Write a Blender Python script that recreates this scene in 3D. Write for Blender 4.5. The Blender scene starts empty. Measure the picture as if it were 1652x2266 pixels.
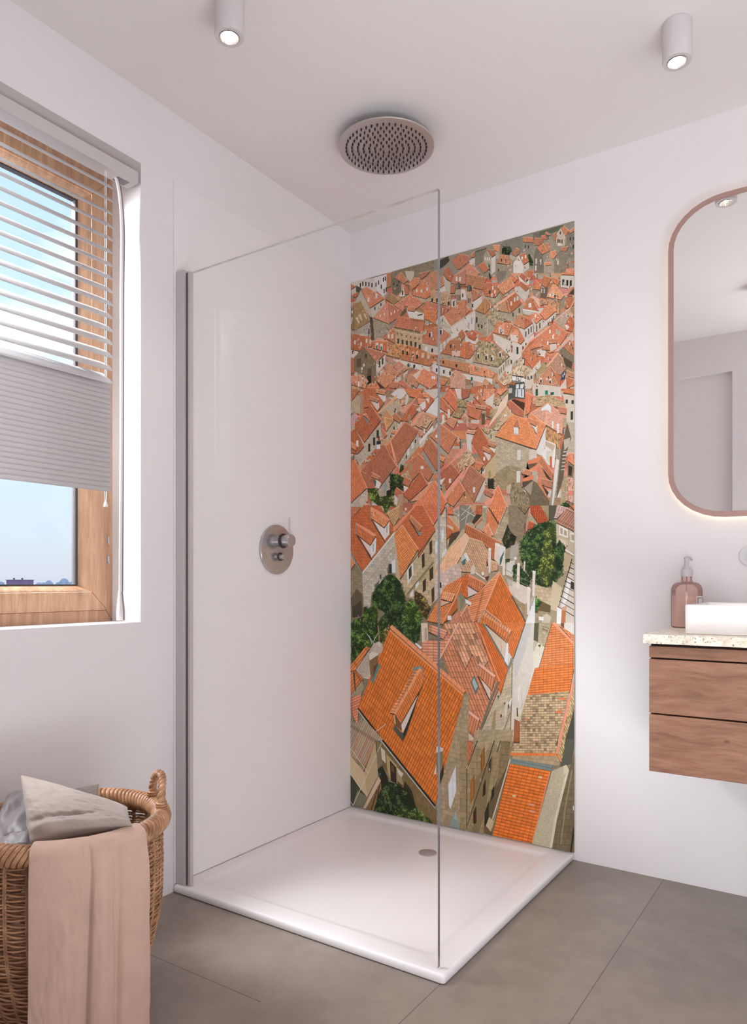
import bpy, math, random
from math import sin, cos, pi, sqrt, radians
from mathutils import Vector, Matrix, noise as mnoise

random.seed(7)
S = bpy.context.scene
COL = S.collection
H = 2.556            # ceiling height
TRAY = 0.027         # top of the shower tray


# ------------------------------------------------------------------ helpers
def lin(c):
    return c / 12.92 if c <= 0.04045 else ((c + 0.055) / 1.055) ** 2.4


def rgb(r, g, b):
    return (lin(r / 255), lin(g / 255), lin(b / 255))


class MB:
    """collects geometry for ONE mesh object"""
    def __init__(self):
        self.v, self.f, self.mi = [], [], []

    def add(self, vs, fs, m=0):
        o = len(self.v)
        self.v += [tuple(p) for p in vs]
        self.f += [tuple(i + o for i in f) for f in fs]
        self.mi += [m] * len(fs)

    def box(self, a, b, m=0):
        x0, y0, z0 = (min(a[i], b[i]) for i in range(3))
        x1, y1, z1 = (max(a[i], b[i]) for i in range(3))
        self.add([(x0, y0, z0), (x1, y0, z0), (x1, y1, z0), (x0, y1, z0),
                  (x0, y0, z1), (x1, y0, z1), (x1, y1, z1), (x0, y1, z1)],
                 [(3, 2, 1, 0), (4, 5, 6, 7), (0, 1, 5, 4), (1, 2, 6, 5), (2, 3, 7, 6), (3, 0, 4, 7)], m)

    def quad(self, a, b, c, d, m=0):
        self.add([a, b, c, d], [(0, 1, 2, 3)], m)

    def lathe(self, prof, n=48, axis='z', o=(0, 0, 0), caps=True, m=0):
        """prof: list of (r, h) revolved about the axis through o"""
        vs, fs = [], []
        for r, h in prof:
            for k in range(n):
                t = 2 * pi * k / n
                a, b = r * cos(t), r * sin(t)
                p = {'z': (a, b, h), 'x': (h, a, b), 'y': (b, h, a)}[axis]
                vs.append((p[0] + o[0], p[1] + o[1], p[2] + o[2]))
        for i in range(len(prof) - 1):
            for k in range(n):
                k2 = (k + 1) % n
                fs.append((i * n + k, i * n + k2, (i + 1) * n + k2, (i + 1) * n + k))
        if caps:
            if prof[0][0] > 1e-6:
                fs.append(tuple(range(n - 1, -1, -1)))
            if prof[-1][0] > 1e-6:
                fs.append(tuple(range((len(prof) - 1) * n, len(prof) * n)))
        self.add(vs, fs, m)

    def tube(self, pts, r, n=6, closed=False, m=0):
        pts = [Vector(p) for p in pts]
        N = len(pts)
        rr = r if isinstance(r, (list, tuple)) else [r] * N
        vs, fs = [], []
        up = None
        for i, p in enumerate(pts):
            if closed:
                t = pts[(i + 1) % N] - pts[i - 1]
            else:
                t = pts[min(i + 1, N - 1)] - pts[max(i - 1, 0)]
            t.normalize()
            if up is None:
                up = Vector((0, 0, 1)) if abs(t.z) < 0.9 else Vector((1, 0, 0))
            a = up - t * up.dot(t)
            if a.length < 1e-6:
                a = Vector((1, 0, 0)) - t * t.x
            a.normalize()
            b = t.cross(a)
            up = a
            for k in range(n):
                q = 2 * pi * k / n
                vs.append(tuple(p + (a * cos(q) + b * sin(q)) * rr[i]))
        M = N if closed else N - 1
        for i in range(M):
            j = (i + 1) % N
            for k in range(n):
                k2 = (k + 1) % n
                fs.append((i * n + k, i * n + k2, j * n + k2, j * n + k))
        if not closed:
            fs.append(tuple(range(n - 1, -1, -1)))
            fs.append(tuple(range((N - 1) * n, N * n)))
        self.add(vs, fs, m)

    def grid(self, fn, nu, nv, m=0):
        vs = [fn(i / nu, j / nv) for j in range(nv + 1) for i in range(nu + 1)]
        w = nu + 1
        fs = [(j * w + i, j * w + i + 1, (j + 1) * w + i + 1, (j + 1) * w + i) for j in range(nv) for i in range(nu)]
        self.add(vs, fs, m)

    def build(self, name, mat, parent=None, smooth=False, bevel=0, seg=3, subd=0, solid=0, angle=None):
        off = Vector(parent.matrix_world.translation) if parent else Vector((0, 0, 0))
        if parent:
            p = parent
            off = Vector((0, 0, 0))
            while p:
                off += p.location
                p = p.parent
        me = bpy.data.meshes.new(name)
        me.from_pydata([tuple(Vector(v) - off) for v in self.v], [], self.f)
        mats = mat if isinstance(mat, (list, tuple)) else [mat]
        for mm_ in mats:
            me.materials.append(mm_)
        if len(mats) > 1:
            for p, i in zip(me.polygons, self.mi):
                p.material_index = i
        me.update()
        if smooth:
            me.polygons.foreach_set('use_smooth', [True] * len(me.polygons))
            if angle:
                me.set_sharp_from_angle(angle=radians(angle))
        o = bpy.data.objects.new(name, me)
        COL.objects.link(o)
        if parent:
            o.parent = parent
        if solid:
            md = o.modifiers.new('solid', 'SOLIDIFY')
            md.thickness = solid
            md.offset = 0
        if bevel:
            md = o.modifiers.new('bevel', 'BEVEL')
            md.width = bevel
            md.segments = seg
            md.limit_method = 'ANGLE'
            md.angle_limit = radians(35)
            me.polygons.foreach_set('use_smooth', [True] * len(me.polygons))
            md.harden_normals = True
        if subd:
            md = o.modifiers.new('subd', 'SUBSURF')
            md.levels = md.render_levels = subd
        return o


def tag(o, label, cat, group=None):
    o['label'] = label
    o['category'] = cat
    if group:
        o['group'] = group
    return o


def thing(name, label, cat, loc, group=None):
    o = bpy.data.objects.new(name, None)
    o.empty_display_size = 0.05
    COL.objects.link(o)
    o.location = loc
    return tag(o, label, cat, group)


def struct(o):
    o['kind'] = 'structure'
    return o


# ---------------------------------------------------------------- materials
def new_mat(name):
    m = bpy.data.materials.new(name)
    m.use_nodes = True
    nt = m.node_tree
    b = nt.nodes['Principled BSDF']
    return m, nt, b


def nd(nt, typ, **kw):
    n = nt.nodes.new(typ)
    for k, v in kw.items():
        if k.startswith('i_'):
            key = k[2:]
            n.inputs[int(key) if key.isdigit() else key].default_value = v
        else:
            setattr(n, k, v)
    return n


def mth(nt, op, a, b=None, c=None, clamp=False):
    n = nt.nodes.new('ShaderNodeMath')
    n.operation = op
    n.use_clamp = clamp
    for i, v in enumerate((a, b, c)):
        if v is None:
            continue
        if isinstance(v, (int, float)):
            n.inputs[i].default_value = v
        else:
            nt.links.new(v, n.inputs[i])
    return n.outputs[0]


def ramp(nt, fac, stops):
    n = nt.nodes.new('ShaderNodeValToRGB')
    el = n.color_ramp.elements
    while len(el) < len(stops):
        el.new(0.5)
    for e, (p, c) in zip(el, stops):
        e.position = p
        e.color = (*c, 1)
    if fac is not None:
        nt.links.new(fac, n.inputs[0])
    return n.outputs[0]


def mixc(nt, fac, a, b, mode='MIX'):
    n = nt.nodes.new('ShaderNodeMix')
    n.data_type = 'RGBA'
    n.blend_type = mode
    for s, v in ((n.inputs['Factor'], fac), (n.inputs[6], a), (n.inputs[7], b)):
        if isinstance(v, (int, float)):
            s.default_value = v
        elif isinstance(v, tuple):
            s.default_value = (*v, 1)
        else:
            nt.links.new(v, s)
    return n.outputs[2]


def objco(nt, scale=(1, 1, 1), rot=(0, 0, 0)):
    tc = nt.nodes.new('ShaderNodeTexCoord')
    mp = nt.nodes.new('ShaderNodeMapping')
    mp.inputs['Scale'].default_value = scale
    mp.inputs['Rotation'].default_value = rot
    nt.links.new(tc.outputs['Object'], mp.inputs[0])
    return mp.outputs[0]


def noise(nt, vec, scale, detail=4, rough=0.55):
    n = nd(nt, 'ShaderNodeTexNoise')
    n.inputs['Scale'].default_value = scale
    n.inputs['Detail'].default_value = detail
    n.inputs['Roughness'].default_value = rough
    nt.links.new(vec, n.inputs['Vector'])
    return n.outputs['Fac']


def bump(nt, b, height, strength, dist=0.002):
    n = nd(nt, 'ShaderNodeBump')
    n.inputs['Strength'].default_value = strength
    n.inputs['Distance'].default_value = dist
    nt.links.new(height, n.inputs['Height'])
    nt.links.new(n.outputs[0], b.inputs['Normal'])


def simple(name, col, rough=0.5, metal=0.0, var=0.03, scale=6, bmp=0.0, bscale=60, spec=0.5, sheen=0):
    m, nt, b = new_mat(name)
    v = objco(nt)
    f = noise(nt, v, scale)
    dk = tuple(max(0, c * (1 - var)) for c in col)
    lt = tuple(min(1, c * (1 + var)) for c in col)
    nt.links.new(ramp(nt, f, [(0.3, dk), (0.7, lt)]), b.inputs['Base Color'])
    b.inputs['Roughness'].default_value = rough
    b.inputs['Metallic'].default_value = metal
    b.inputs['Specular IOR Level'].default_value = spec
    if sheen:
        b.inputs['Sheen Weight'].default_value = sheen
    if bmp:
        bump(nt, b, noise(nt, v, bscale, 3), bmp)
    return m


WALLC = rgb(231, 227, 228)
M_wall = simple('wall_paint', WALLC, 0.85, var=0.01, scale=2, bmp=0.03, bscale=180, spec=0.2)
M_ceil = simple('ceiling_paint', rgb(229, 224, 223), 0.9, var=0.01, scale=2, spec=0.2)
M_panel = simple('shower_panel_plain', rgb(234, 230, 231), 0.8, var=0.006, scale=2, spec=0.15)
M_ceramic = simple('white_ceramic', rgb(246, 243, 243), 0.12, var=0.004, scale=2)
M_tray = simple('acrylic_tray', rgb(240, 237, 238), 0.32, var=0.004, scale=2)
M_chrome = simple('chrome', rgb(188, 183, 184), 0.2, 0.62, var=0.02, scale=3)
M_alu = simple('satin_aluminium', rgb(196, 189, 189), 0.4, 0.15, var=0.02, scale=3)
M_rubber = simple('dark_rubber', rgb(62, 56, 60), 0.6)
M_nozzle = simple('nozzle_rubber', rgb(28, 24, 34), 0.6)
M_drain = simple('drain_cover', rgb(176, 168, 168), 0.4, 0.2)
M_white = simple('white_plastic', rgb(222, 218, 218), 0.4, var=0.01)
M_slat = simple('slat_white', rgb(212, 210, 212), 0.45, var=0.01)
M_rail = simple('headrail_grey', rgb(200, 195, 194), 0.5, var=0.01)
M_cord = simple('cord_white', rgb(236, 232, 232), 0.5)
M_cordgrey = simple('cord_grey', rgb(132, 124, 128), 0.3)
M_rose = simple('rose_frame', rgb(172, 138, 130), 0.4, 0.25, var=0.02)
M_granite = None
M_spot = simple('spot_white', rgb(205, 199, 199), 0.6, var=0.01)


def mat_floor():
    m, nt, b = new_mat('floor_tiles')
    v = objco(nt)
    sx = nd(nt, 'ShaderNodeSeparateXYZ')
    nt.links.new(v, sx.inputs[0])
    x, y = sx.outputs[0], sx.outputs[1]
    W = 0.0011

    def line(c, at):
        return mth(nt, 'LESS_THAN', mth(nt, 'ABSOLUTE', mth(nt, 'SUBTRACT', c, at)), W)
    gt = lambda c, a: mth(nt, 'GREATER_THAN', c, a)
    lt = lambda c, a: mth(nt, 'LESS_THAN', c, a)
    AND = lambda *a: a[0] if len(a) == 1 else mth(nt, 'MULTIPLY', a[0], AND(*a[1:]))
    OR = lambda a, b_: mth(nt, 'MAXIMUM', a, b_)
    g = line(x, 1.315)
    g = OR(g, line(x, 0.99))
    g = OR(g, AND(line(x, 1.965)))
    g = OR(g, AND(line(x, 0.665), lt(y, -1.62)))
    g = OR(g, AND(line(y, -1.3083), lt(x, 0.665)))
    g = OR(g, AND(line(y, -2.62), gt(x, 0.99)))
    # whole-tile tone: a darker tile right of the long joint by the wall
    tone = AND(gt(x, 1.315), gt(y, -0.36))
    n1 = noise(nt, v, 2.2, 6, 0.6)
    n2 = noise(nt, v, 14, 6, 0.65)
    n3 = noise(nt, v, 160, 3, 0.6)
    nn = mth(nt, 'ADD', mth(nt, 'MULTIPLY', n1, 0.55), mth(nt, 'ADD', mth(nt, 'MULTIPLY', n2, 0.33), mth(nt, 'MULTIPLY', n3, 0.12)))
    c = ramp(nt, nn, [(0.34, rgb(128, 117, 110)), (0.52, rgb(146, 135, 126)), (0.68, rgb(160, 149, 139))])
    c = mixc(nt, mth(nt, 'MULTIPLY', tone, 0.12), c, rgb(96, 86, 80))
    c = mixc(nt, mth(nt, 'MULTIPLY', g, 0.75), c, rgb(64, 56, 52))
    nt.links.new(c, b.inputs['Base Color'])
    b.inputs['Roughness'].default_value = 0.42
    b.inputs['Specular IOR Level'].default_value = 0.4
    bump(nt, b, nn, 0.08, 0.003)
    return m


def mat_wood(name, lightc, midc, darkc, stretch, scale=9, rough=0.55, bs=0.35):
    m, nt, b = new_mat(name)
    v = objco(nt, stretch)
    n1 = noise(nt, v, scale, 6, 0.62)
    dist = nd(nt, 'ShaderNodeVectorMath', operation='SCALE')
    n2 = noise(nt, v, scale * 5, 5, 0.6)
    v2 = objco(nt)
    n3 = noise(nt, v2, 7, 3)
    f = mth(nt, 'ADD', mth(nt, 'MULTIPLY', n1, 0.6), mth(nt, 'ADD', mth(nt, 'MULTIPLY', n2, 0.28), mth(nt, 'MULTIPLY', n3, 0.12)))
    c = ramp(nt, f, [(0.34, darkc), (0.5, midc), (0.64, lightc)])
    nt.links.new(c, b.inputs['Base Color'])
    b.inputs['Roughness'].default_value = rough
    bump(nt, b, f, bs, 0.004)
    return m


def mat_cabinet():
    m, nt, b = new_mat('vanity_wood')
    v = objco(nt, (0.14, 1, 1))
    # grain bends around knots
    kn = nd(nt, 'ShaderNodeTexVoronoi', feature='SMOOTH_F1')
    kn.inputs['Scale'].default_value = 11
    nt.links.new(objco(nt, (0.75, 1, 1)), kn.inputs['Vector'])
    wv = noise(nt, objco(nt, (0.5, 1, 1)), 9, 3)
    sep = nd(nt, 'ShaderNodeSeparateXYZ')
    nt.links.new(v, sep.inputs[0])
    z = mth(nt, 'ADD', sep.outputs[2], mth(nt, 'MULTIPLY', kn.outputs['Distance'], 0.028))
    z = mth(nt, 'ADD', z, mth(nt, 'MULTIPLY', wv, 0.03))
    cmb = nd(nt, 'ShaderNodeCombineXYZ')
    nt.links.new(sep.outputs[0], cmb.inputs[0])
    nt.links.new(z, cmb.inputs[2])
    n1 = noise(nt, cmb.outputs[0], 75, 6, 0.6)
    n2 = noise(nt, cmb.outputs[0], 22, 3, 0.5)
    knot = mth(nt, 'LESS_THAN', kn.outputs['Distance'], 0.07)
    f = mth(nt, 'ADD', mth(nt, 'MULTIPLY', n1, 0.55), mth(nt, 'MULTIPLY', n2, 0.45))
    f = mth(nt, 'SUBTRACT', f, mth(nt, 'MULTIPLY', knot, 0.12))
    c = ramp(nt, f, [(0.3, rgb(106, 72, 54)), (0.48, rgb(142, 100, 77)), (0.66, rgb(166, 124, 98))])
    nt.links.new(c, b.inputs['Base Color'])
    b.inputs['Roughness'].default_value = 0.5
    bump(nt, b, f, 0.9, 0.006)
    return m


def mat_granite():
    m, nt, b = new_mat('granite')
    v = objco(nt)
    vo = nd(nt, 'ShaderNodeTexVoronoi')
    vo.inputs['Scale'].default_value = 190
    nt.links.new(v, vo.inputs['Vector'])
    n1 = noise(nt, v, 150, 4, 0.7)
    n2 = noise(nt, v, 40, 4, 0.6)
    base = ramp(nt, n2, [(0.35, rgb(222, 208, 186)), (0.55, rgb(240, 232, 216)), (0.7, rgb(246, 242, 236))])
    sp = ramp(nt, n1, [(0.3, (0, 0, 0)), (0.42, (1, 1, 1))])
    sw = nd(nt, 'ShaderNodeSeparateColor')
    nt.links.new(sp, sw.inputs[0])
    c = mixc(nt, mth(nt, 'SUBTRACT', 1.0, sw.outputs[0], clamp=True), base, rgb(140, 118, 98))
    sc = nd(nt, 'ShaderNodeSeparateColor')
    nt.links.new(vo.outputs['Color'], sc.inputs[0])
    dk = mth(nt, 'GREATER_THAN', sc.outputs[0], 0.9)
    dk = mth(nt, 'MULTIPLY', dk, mth(nt, 'LESS_THAN', vo.outputs['Distance'], 0.42))
    c = mixc(nt, mth(nt, 'MULTIPLY', dk, 0.75), c, rgb(96, 84, 70))
    nt.links.new(c, b.inputs['Base Color'])
    b.inputs['Roughness'].default_value = 0.35
    return m


def mat_cloth(name, col, fine=900, amp=0.12, wrinkle=0.0, rough=0.85, sheen=0.2, wscale=9):
    m, nt, b = new_mat(name)
    v = objco(nt)
    n1 = noise(nt, v, fine, 2)
    n2 = noise(nt, v, 18, 4)
    n4 = noise(nt, objco(nt, (1, 1, .06)), fine * .8, 2)
    f = mth(nt, 'ADD', mth(nt, 'MULTIPLY', n1, 0.35), mth(nt, 'ADD', mth(nt, 'MULTIPLY', n2, 0.35), mth(nt, 'MULTIPLY', n4, 0.3)))
    dk = tuple(c * (1 - amp * 1.6) for c in col)
    lt = tuple(min(1, c * (1 + amp)) for c in col)
    nt.links.new(ramp(nt, f, [(0.3, dk), (0.7, lt)]), b.inputs['Base Color'])
    b.inputs['Roughness'].default_value = rough
    b.inputs['Sheen Weight'].default_value = sheen
    hgt = f
    if wrinkle:
        n3 = noise(nt, objco(nt, (1, 1, 2.2), (0.5, 0.6, 0.3)), wscale, 5, 0.55)
        rid = mth(nt, 'ABSOLUTE', mth(nt, 'SUBTRACT', n3, 0.5))
        hgt = mth(nt, 'ADD', mth(nt, 'MULTIPLY', f, 0.12), mth(nt, 'MULTIPLY', rid, -wrinkle))
        bump(nt, b, hgt, 0.14, 0.008)
    else:
        bump(nt, b, hgt, 0.4, 0.0015)
    return m


def mat_wicker():
    m, nt, b = new_mat('wicker')
    v = objco(nt)
    n1 = noise(nt, v, 26, 3, 0.55)
    c = ramp(nt, n1, [(0.3, rgb(138, 96, 68)), (0.5, rgb(172, 126, 92)), (0.72, rgb(200, 156, 120))])
    nt.links.new(c, b.inputs['Base Color'])
    b.inputs['Roughness'].default_value = 0.38
    return m


def mat_glass(name, tint, fres_mul=1.0, base=0.0):
    """thin clear pane: straight-through transparency plus a fresnel reflection"""
    m = bpy.data.materials.new(name)
    m.use_nodes = True
    nt = m.node_tree
    nt.nodes.clear()
    out = nd(nt, 'ShaderNodeOutputMaterial')
    tr = nd(nt, 'ShaderNodeBsdfTransparent')
    tr.inputs[0].default_value = (*tint, 1)
    gl = nd(nt, 'ShaderNodeBsdfGlossy')
    gl.inputs['Roughness'].default_value = 0.02
    fr = nd(nt, 'ShaderNodeFresnel')
    fr.inputs[0].default_value = 1.35
    v = objco(nt)
    n = noise(nt, v, 3, 1)
    fac = mth(nt, 'ADD', mth(nt, 'MULTIPLY', fr.outputs[0], fres_mul), mth(nt, 'MULTIPLY', n, base), clamp=True)
    mx = nd(nt, 'ShaderNodeMixShader')
    nt.links.new(fac, mx.inputs[0])
    nt.links.new(tr.outputs[0], mx.inputs[1])
    nt.links.new(gl.outputs[0], mx.inputs[2])
    nt.links.new(mx.outputs[0], out.inputs[0])
    return m


def mat_emit(name, col, strength):
    m, nt, b = new_mat(name)
    b.inputs['Base Color'].default_value = (0.8, 0.8, 0.8, 1)
    b.inputs['Emission Color'].default_value = (*col, 1)
    b.inputs['Emission Strength'].default_value = strength
    return m


def mat_mural():
    """printed panel: colour per face, tiles / stone courses / moss drawn by nodes in each face's own pattern space"""
    m, nt, b = new_mat('printed_town_panel')
    col = nd(nt, 'ShaderNodeAttribute', attribute_name='tint').outputs['Color']
    kind = nd(nt, 'ShaderNodeAttribute', attribute_name='kind').outputs['Fac']
    uv = nd(nt, 'ShaderNodeUVMap', uv_map='pattern')
    sp = nd(nt, 'ShaderNodeSeparateXYZ')
    nt.links.new(uv.outputs[0], sp.inputs[0])
    u, v = sp.outputs[0], sp.outputs[1]
    M = lambda *a, **k: mth(nt, *a, **k)
    is_k = lambda k: M('COMPARE', kind, float(k), 0.4)
    fu, fv = M('FRACT', u), M('FRACT', v)
    iu, iv = M('FLOOR', u), M('FLOOR', v)

    def wn(a, bb):
        c = nd(nt, 'ShaderNodeCombineXYZ')
        nt.links.new(a, c.inputs[0])
        nt.links.new(bb, c.inputs[1])
        w = nd(nt, 'ShaderNodeTexWhiteNoise', noise_dimensions='3D')
        nt.links.new(c.outputs[0], w.inputs['Vector'])
        return w.outputs['Value']
    # roof tiles: rounded columns, dark gutter between, dark course line
    d = M('ABSOLUTE', M('SUBTRACT', M('MULTIPLY', fu, 2.0), 0.9))
    round_ = M('SUBTRACT', 1.14, M('MULTIPLY', M('POWER', M('MINIMUM', d, 1.0), 2.6), 0.66))
    rowl = M('SUBTRACT', 1.0, M('MULTIPLY', M('LESS_THAN', fv, 0.13), 0.3))
    rnd = M('ADD', 0.86, M('MULTIPLY', wn(iu, iv), 0.28))
    roof = M('MULTIPLY', M('MULTIPLY', round_, rowl), rnd)
    # mossy tiles: the same, with strong tone changes per tile
    r2 = wn(M('ADD', iu, 17.0), iv)
    moss = M('MULTIPLY', M('MULTIPLY', round_, rowl), M('ADD', 0.42, M('MULTIPLY', M('POWER', r2, 0.6), 0.95)))
    # stone courses, every other one shifted
    su = M('ADD', u, M('MULTIPLY', M('FLOORED_MODULO', iv, 2.0), 0.5))
    sfu, siu = M('FRACT', su), M('FLOOR', su)
    mort = M('MAXIMUM', M('LESS_THAN', sfu, 0.13), M('LESS_THAN', fv, 0.17))
    stone = M('MULTIPLY', M('SUBTRACT', 1.0, M('MULTIPLY', mort, 0.22)), M('ADD', 0.84, M('MULTIPLY', wn(siu, iv), 0.3)))
    # grime over everything
    oc = objco(nt)
    n1 = noise(nt, oc, 60, 5, 0.65)
    n2 = noise(nt, oc, 420, 3, 0.7)
    grime = M('ADD', 0.72, M('ADD', M('MULTIPLY', n1, 0.34), M('MULTIPLY', n2, 0.22)))
    speck = M('ADD', 0.25, M('MULTIPLY', n2, 1.45))
    f = M('ADD', M('ADD', M('MULTIPLY', is_k(0), 1.0), M('MULTIPLY', is_k(1), roof)),
          M('ADD', M('ADD', M('MULTIPLY', is_k(2), moss), M('MULTIPLY', is_k(3), stone)), M('MULTIPLY', is_k(4), speck)))
    f = M('MULTIPLY', f, grime)
    sc = nd(nt, 'ShaderNodeVectorMath', operation='SCALE')
    nt.links.new(col, sc.inputs[0])
    nt.links.new(M('MULTIPLY', f, .97), sc.inputs['Scale'])
    nt.links.new(sc.outputs[0], b.inputs['Base Color'])
    b.inputs['Roughness'].default_value = 0.6
    b.inputs['Specular IOR Level'].default_value = 0.25
    return m


# ------------------------------------------------------------- room shell
mb = MB(); mb.box((-0.3, -3.7, -0.1), (3.3, 0.2, 0))
struct(mb.build('floor', mat_floor()))
mb = MB(); mb.box((-0.3, -3.7, H), (3.3, 0.2, H + 0.12))
struct(mb.build('ceiling', M_ceil))
mb = MB(); mb.box((-0.3, 0, 0), (3.3, 0.2, H))
struct(mb.build('wall_back', M_wall))
WY0, WY1, WZ0, WZ1 = -2.06, -1.1287, 0.8905, 2.3268
mb = MB()
mb.box((-0.26, WY1, 0), (0, 0, H))
mb.box((-0.26, -3.5, 0), (0, WY0, H))
mb.box((-0.26, WY0, 0), (0, WY1, WZ0))
mb.box((-0.26, WY0, WZ1), (0, WY1, H))
struct(mb.build('wall_left', M_wall))
mb = MB(); mb.box((3.0, -3.5, 0), (3.2, 0, H))
struct(mb.build('wall_right', M_wall))
mb = MB(); mb.box((-0.3, -3.7, 0), (3.3, -3.5, H))
struct(mb.build('wall_hall', M_wall))
# wall opposite the mural, with a closed flush door set back in its reveal
mb = MB()
mb.box((0, -2.60, 0), (0.30, -2.42, H))
mb.box((1.22, -2.60, 0), (1.46, -2.42, H))
mb.box((0.30, -2.60, 2.32), (1.22, -2.42, H))
struct(mb.build('wall_front', M_wall))
mb = MB(); mb.box((0.30, -2.50, 0.004), (1.22, -2.455, 2.32))
door = struct(mb.build('door_1', M_wall))
mb = MB()
mb.lathe([(0.024, -2.455), (0.024, -2.449)], 24, 'y', (1.14, 0, 1.0))
mb.tube([(1.14, -2.45, 1.0), (1.14, -2.405, 1.0), (1.12, -2.40, 1.0), (1.03, -2.40, 1.0)], 0.009, 8)
mb.build('door_handle', M_alu, door, smooth=True, angle=40)

# ------------------------------------------------------------- window
M_oak_v = mat_wood('oak_frame', rgb(208, 170, 138), rgb(186, 146, 114), rgb(156, 118, 92), (6, 6, 0.5), 7, 0.5, 0.25)
FX = -0.142
M_gapw = simple('joint_dark', rgb(74, 50, 36), .8)
win = struct(bpy.data.objects.new('window_1', None)); COL.objects.link(win)
win.location = (FX, -1.6, WZ0)


def ring(mb, y0, y1, z0, z1, Y0, Y1, Z0, Z1, xa, xb):
    """rectangular ring between outer (y0..z1) and inner (Y0..Z1), four mitred bars, front at xa (room side), back at xb"""
    o = [(y0, z0), (y1, z0), (y1, z1), (y0, z1)]
    i = [(Y0, Z0), (Y1, Z0), (Y1, Z1), (Y0, Z1)]
    for k in range(4):
        j = (k + 1) % 4
        q = [o[k], o[j], i[j], i[k]]
        mb.add([(xa, *p) for p in q] + [(xb, *p) for p in q],
               [(0, 1, 2, 3), (7, 6, 5, 4), (0, 4, 5, 1), (1, 5, 6, 2), (2, 6, 7, 3), (3, 7, 4, 0)])


mb = MB()
ring(mb, WY0, WY1, WZ0, WZ1, WY0 + .0235, -1.1520, .9262, WZ1 - .0355, FX, FX - .07)
mb.build('outer_frame', M_oak_v, win, bevel=.0012, seg=1)
mb = MB()
ring(mb, WY0 + .0238, -1.1525, .9267, WZ1 - .036, WY0 + .083, -1.2075, .984, WZ1 - .092, FX + .006, FX - .06)
sash = mb.build('sash', M_oak_v, win, bevel=.0008, seg=1)
mb = MB()
for (ya, za, yb_, zb_, xx) in ((-1.1527, .9269, -1.2078, .9840, FX + .0064), (-1.1527, WZ1 - .0362, -1.2078, WZ1 - .0918, FX + .0064), (-1.1290, .8908, -1.1522, .9264, FX + .0003)):
    s_ = .0006 if zb_ > za else -.0006
    mb.quad((xx, ya - .0006, za), (xx, yb_ - .0006, zb_), (xx, yb_ + .0006, zb_), (xx, ya + .0006, za))
mb.build('mitre_joint', M_gapw, win)
# sloping glazing bead
mb = MB()
o4 = [(WY0 + .0842, .9856), (-1.2089, .9856), (-1.2089, WZ1 - .0936), (WY0 + .0842, WZ1 - .0936)]
i4 = [(WY0 + .1165, 1.0045), (-1.2405, 1.0045), (-1.2405, WZ1 - .1155), (WY0 + .1165, WZ1 - .1155)]
prof = []
for s in range(7):
    t = s / 6
    prof.append((t, FX + .004 - .026 * (t ** 1.6)))
for k in range(4):
    j = (k + 1) % 4
    for s in range(6):
        (ta, xa), (tb, xb) = prof[s], prof[s + 1]
        L = lambda p, q, t: (p[0] + (q[0] - p[0]) * t, p[1] + (q[1] - p[1]) * t)
        mb.quad((xa, *L(o4[k], i4[k], ta)), (xa, *L(o4[j], i4[j], ta)), (xb, *L(o4[j], i4[j], tb)), (xb, *L(o4[k], i4[k], tb)))
mb.build('glazing_bead', M_oak_v, win)
mb = MB()
ring(mb, WY0 + .115, -1.2395, 1.0040, WZ1 - .1150, WY0 + .124, -1.2480, 1.0085, WZ1 - .1195, FX - .021, FX - .04)
mb.build('window_seal', M_rubber, win)
mb = MB(); mb.box((FX - .031, WY0 + .118, 1.006), (FX - .027, -1.2440, WZ1 - .117))
mb.build('pane', mat_glass('window_pane', (0.97, 0.985, 0.99), 0.5), win)
for zz in (1.087, 1.150, 1.905):
    mb = MB()
    mb.box((FX + .001, -1.1490, zz - .012), (FX + .004, -1.1420, zz + .012))
    mb.lathe([(0.0001, FX + .0075), (.0028, FX + .0065), (.0032, FX + .001)], 12, 'x', (0, -1.1455, zz - .008))
    mb.build('latch', M_alu, win, bevel=.0006, seg=1)

# ------------------------------------------------------------- venetian blind
blind = thing('venetian_blind', 'off-white venetian blind half lowered in the window, lower slats shut', 'blind', (-0.024, -1.6, 2.257))
mb = MB()
hp = [(0.0005, 2.257), (0.0005, 2.2935), (-0.010, 2.3), (-0.052, 2.3), (-0.052, 2.257)]
vs = [(x, y, z) for y in (-2.05, -1.139) for x, z in hp]
mb.add(vs, [(0, 1, 2, 3, 4), (9, 8, 7, 6, 5)] + [(i, i + 5, (i + 1) % 5 + 5, (i + 1) % 5) for i in range(5)])
mb.build('head_rail', M_rail, blind, bevel=.0012, seg=2)


def slat(mb, zc, tilt, w, xc=-0.0225, y1=-1.2275, y0=-1.99, crown=.0035):
    n = 6
    for layer in (0, 1):
        pass
    rows = []
    for i in range(n + 1):
        s = i / n - 0.5                       # -0.5 room side, +0.5 window side
        c = crown * (1 - 4 * s * s)
        dx = -s * w * cos(tilt) + c * sin(tilt)
        dz = s * w * sin(tilt) + c * cos(tilt)
        # clipped round corner at the free ends
        e = .020 * (max(0, s) * 2) ** 2.2
        rows.append((xc + dx, zc + dz, y0 + e, y1 - e))
    vs = []
    for (x, z, a, b_) in rows:
        vs += [(x, a, z), (x, b_, z)]
    mb.add(vs, [(2 * i, 2 * i + 1, 2 * i + 3, 2 * i + 2) for i in range(n)])


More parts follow.
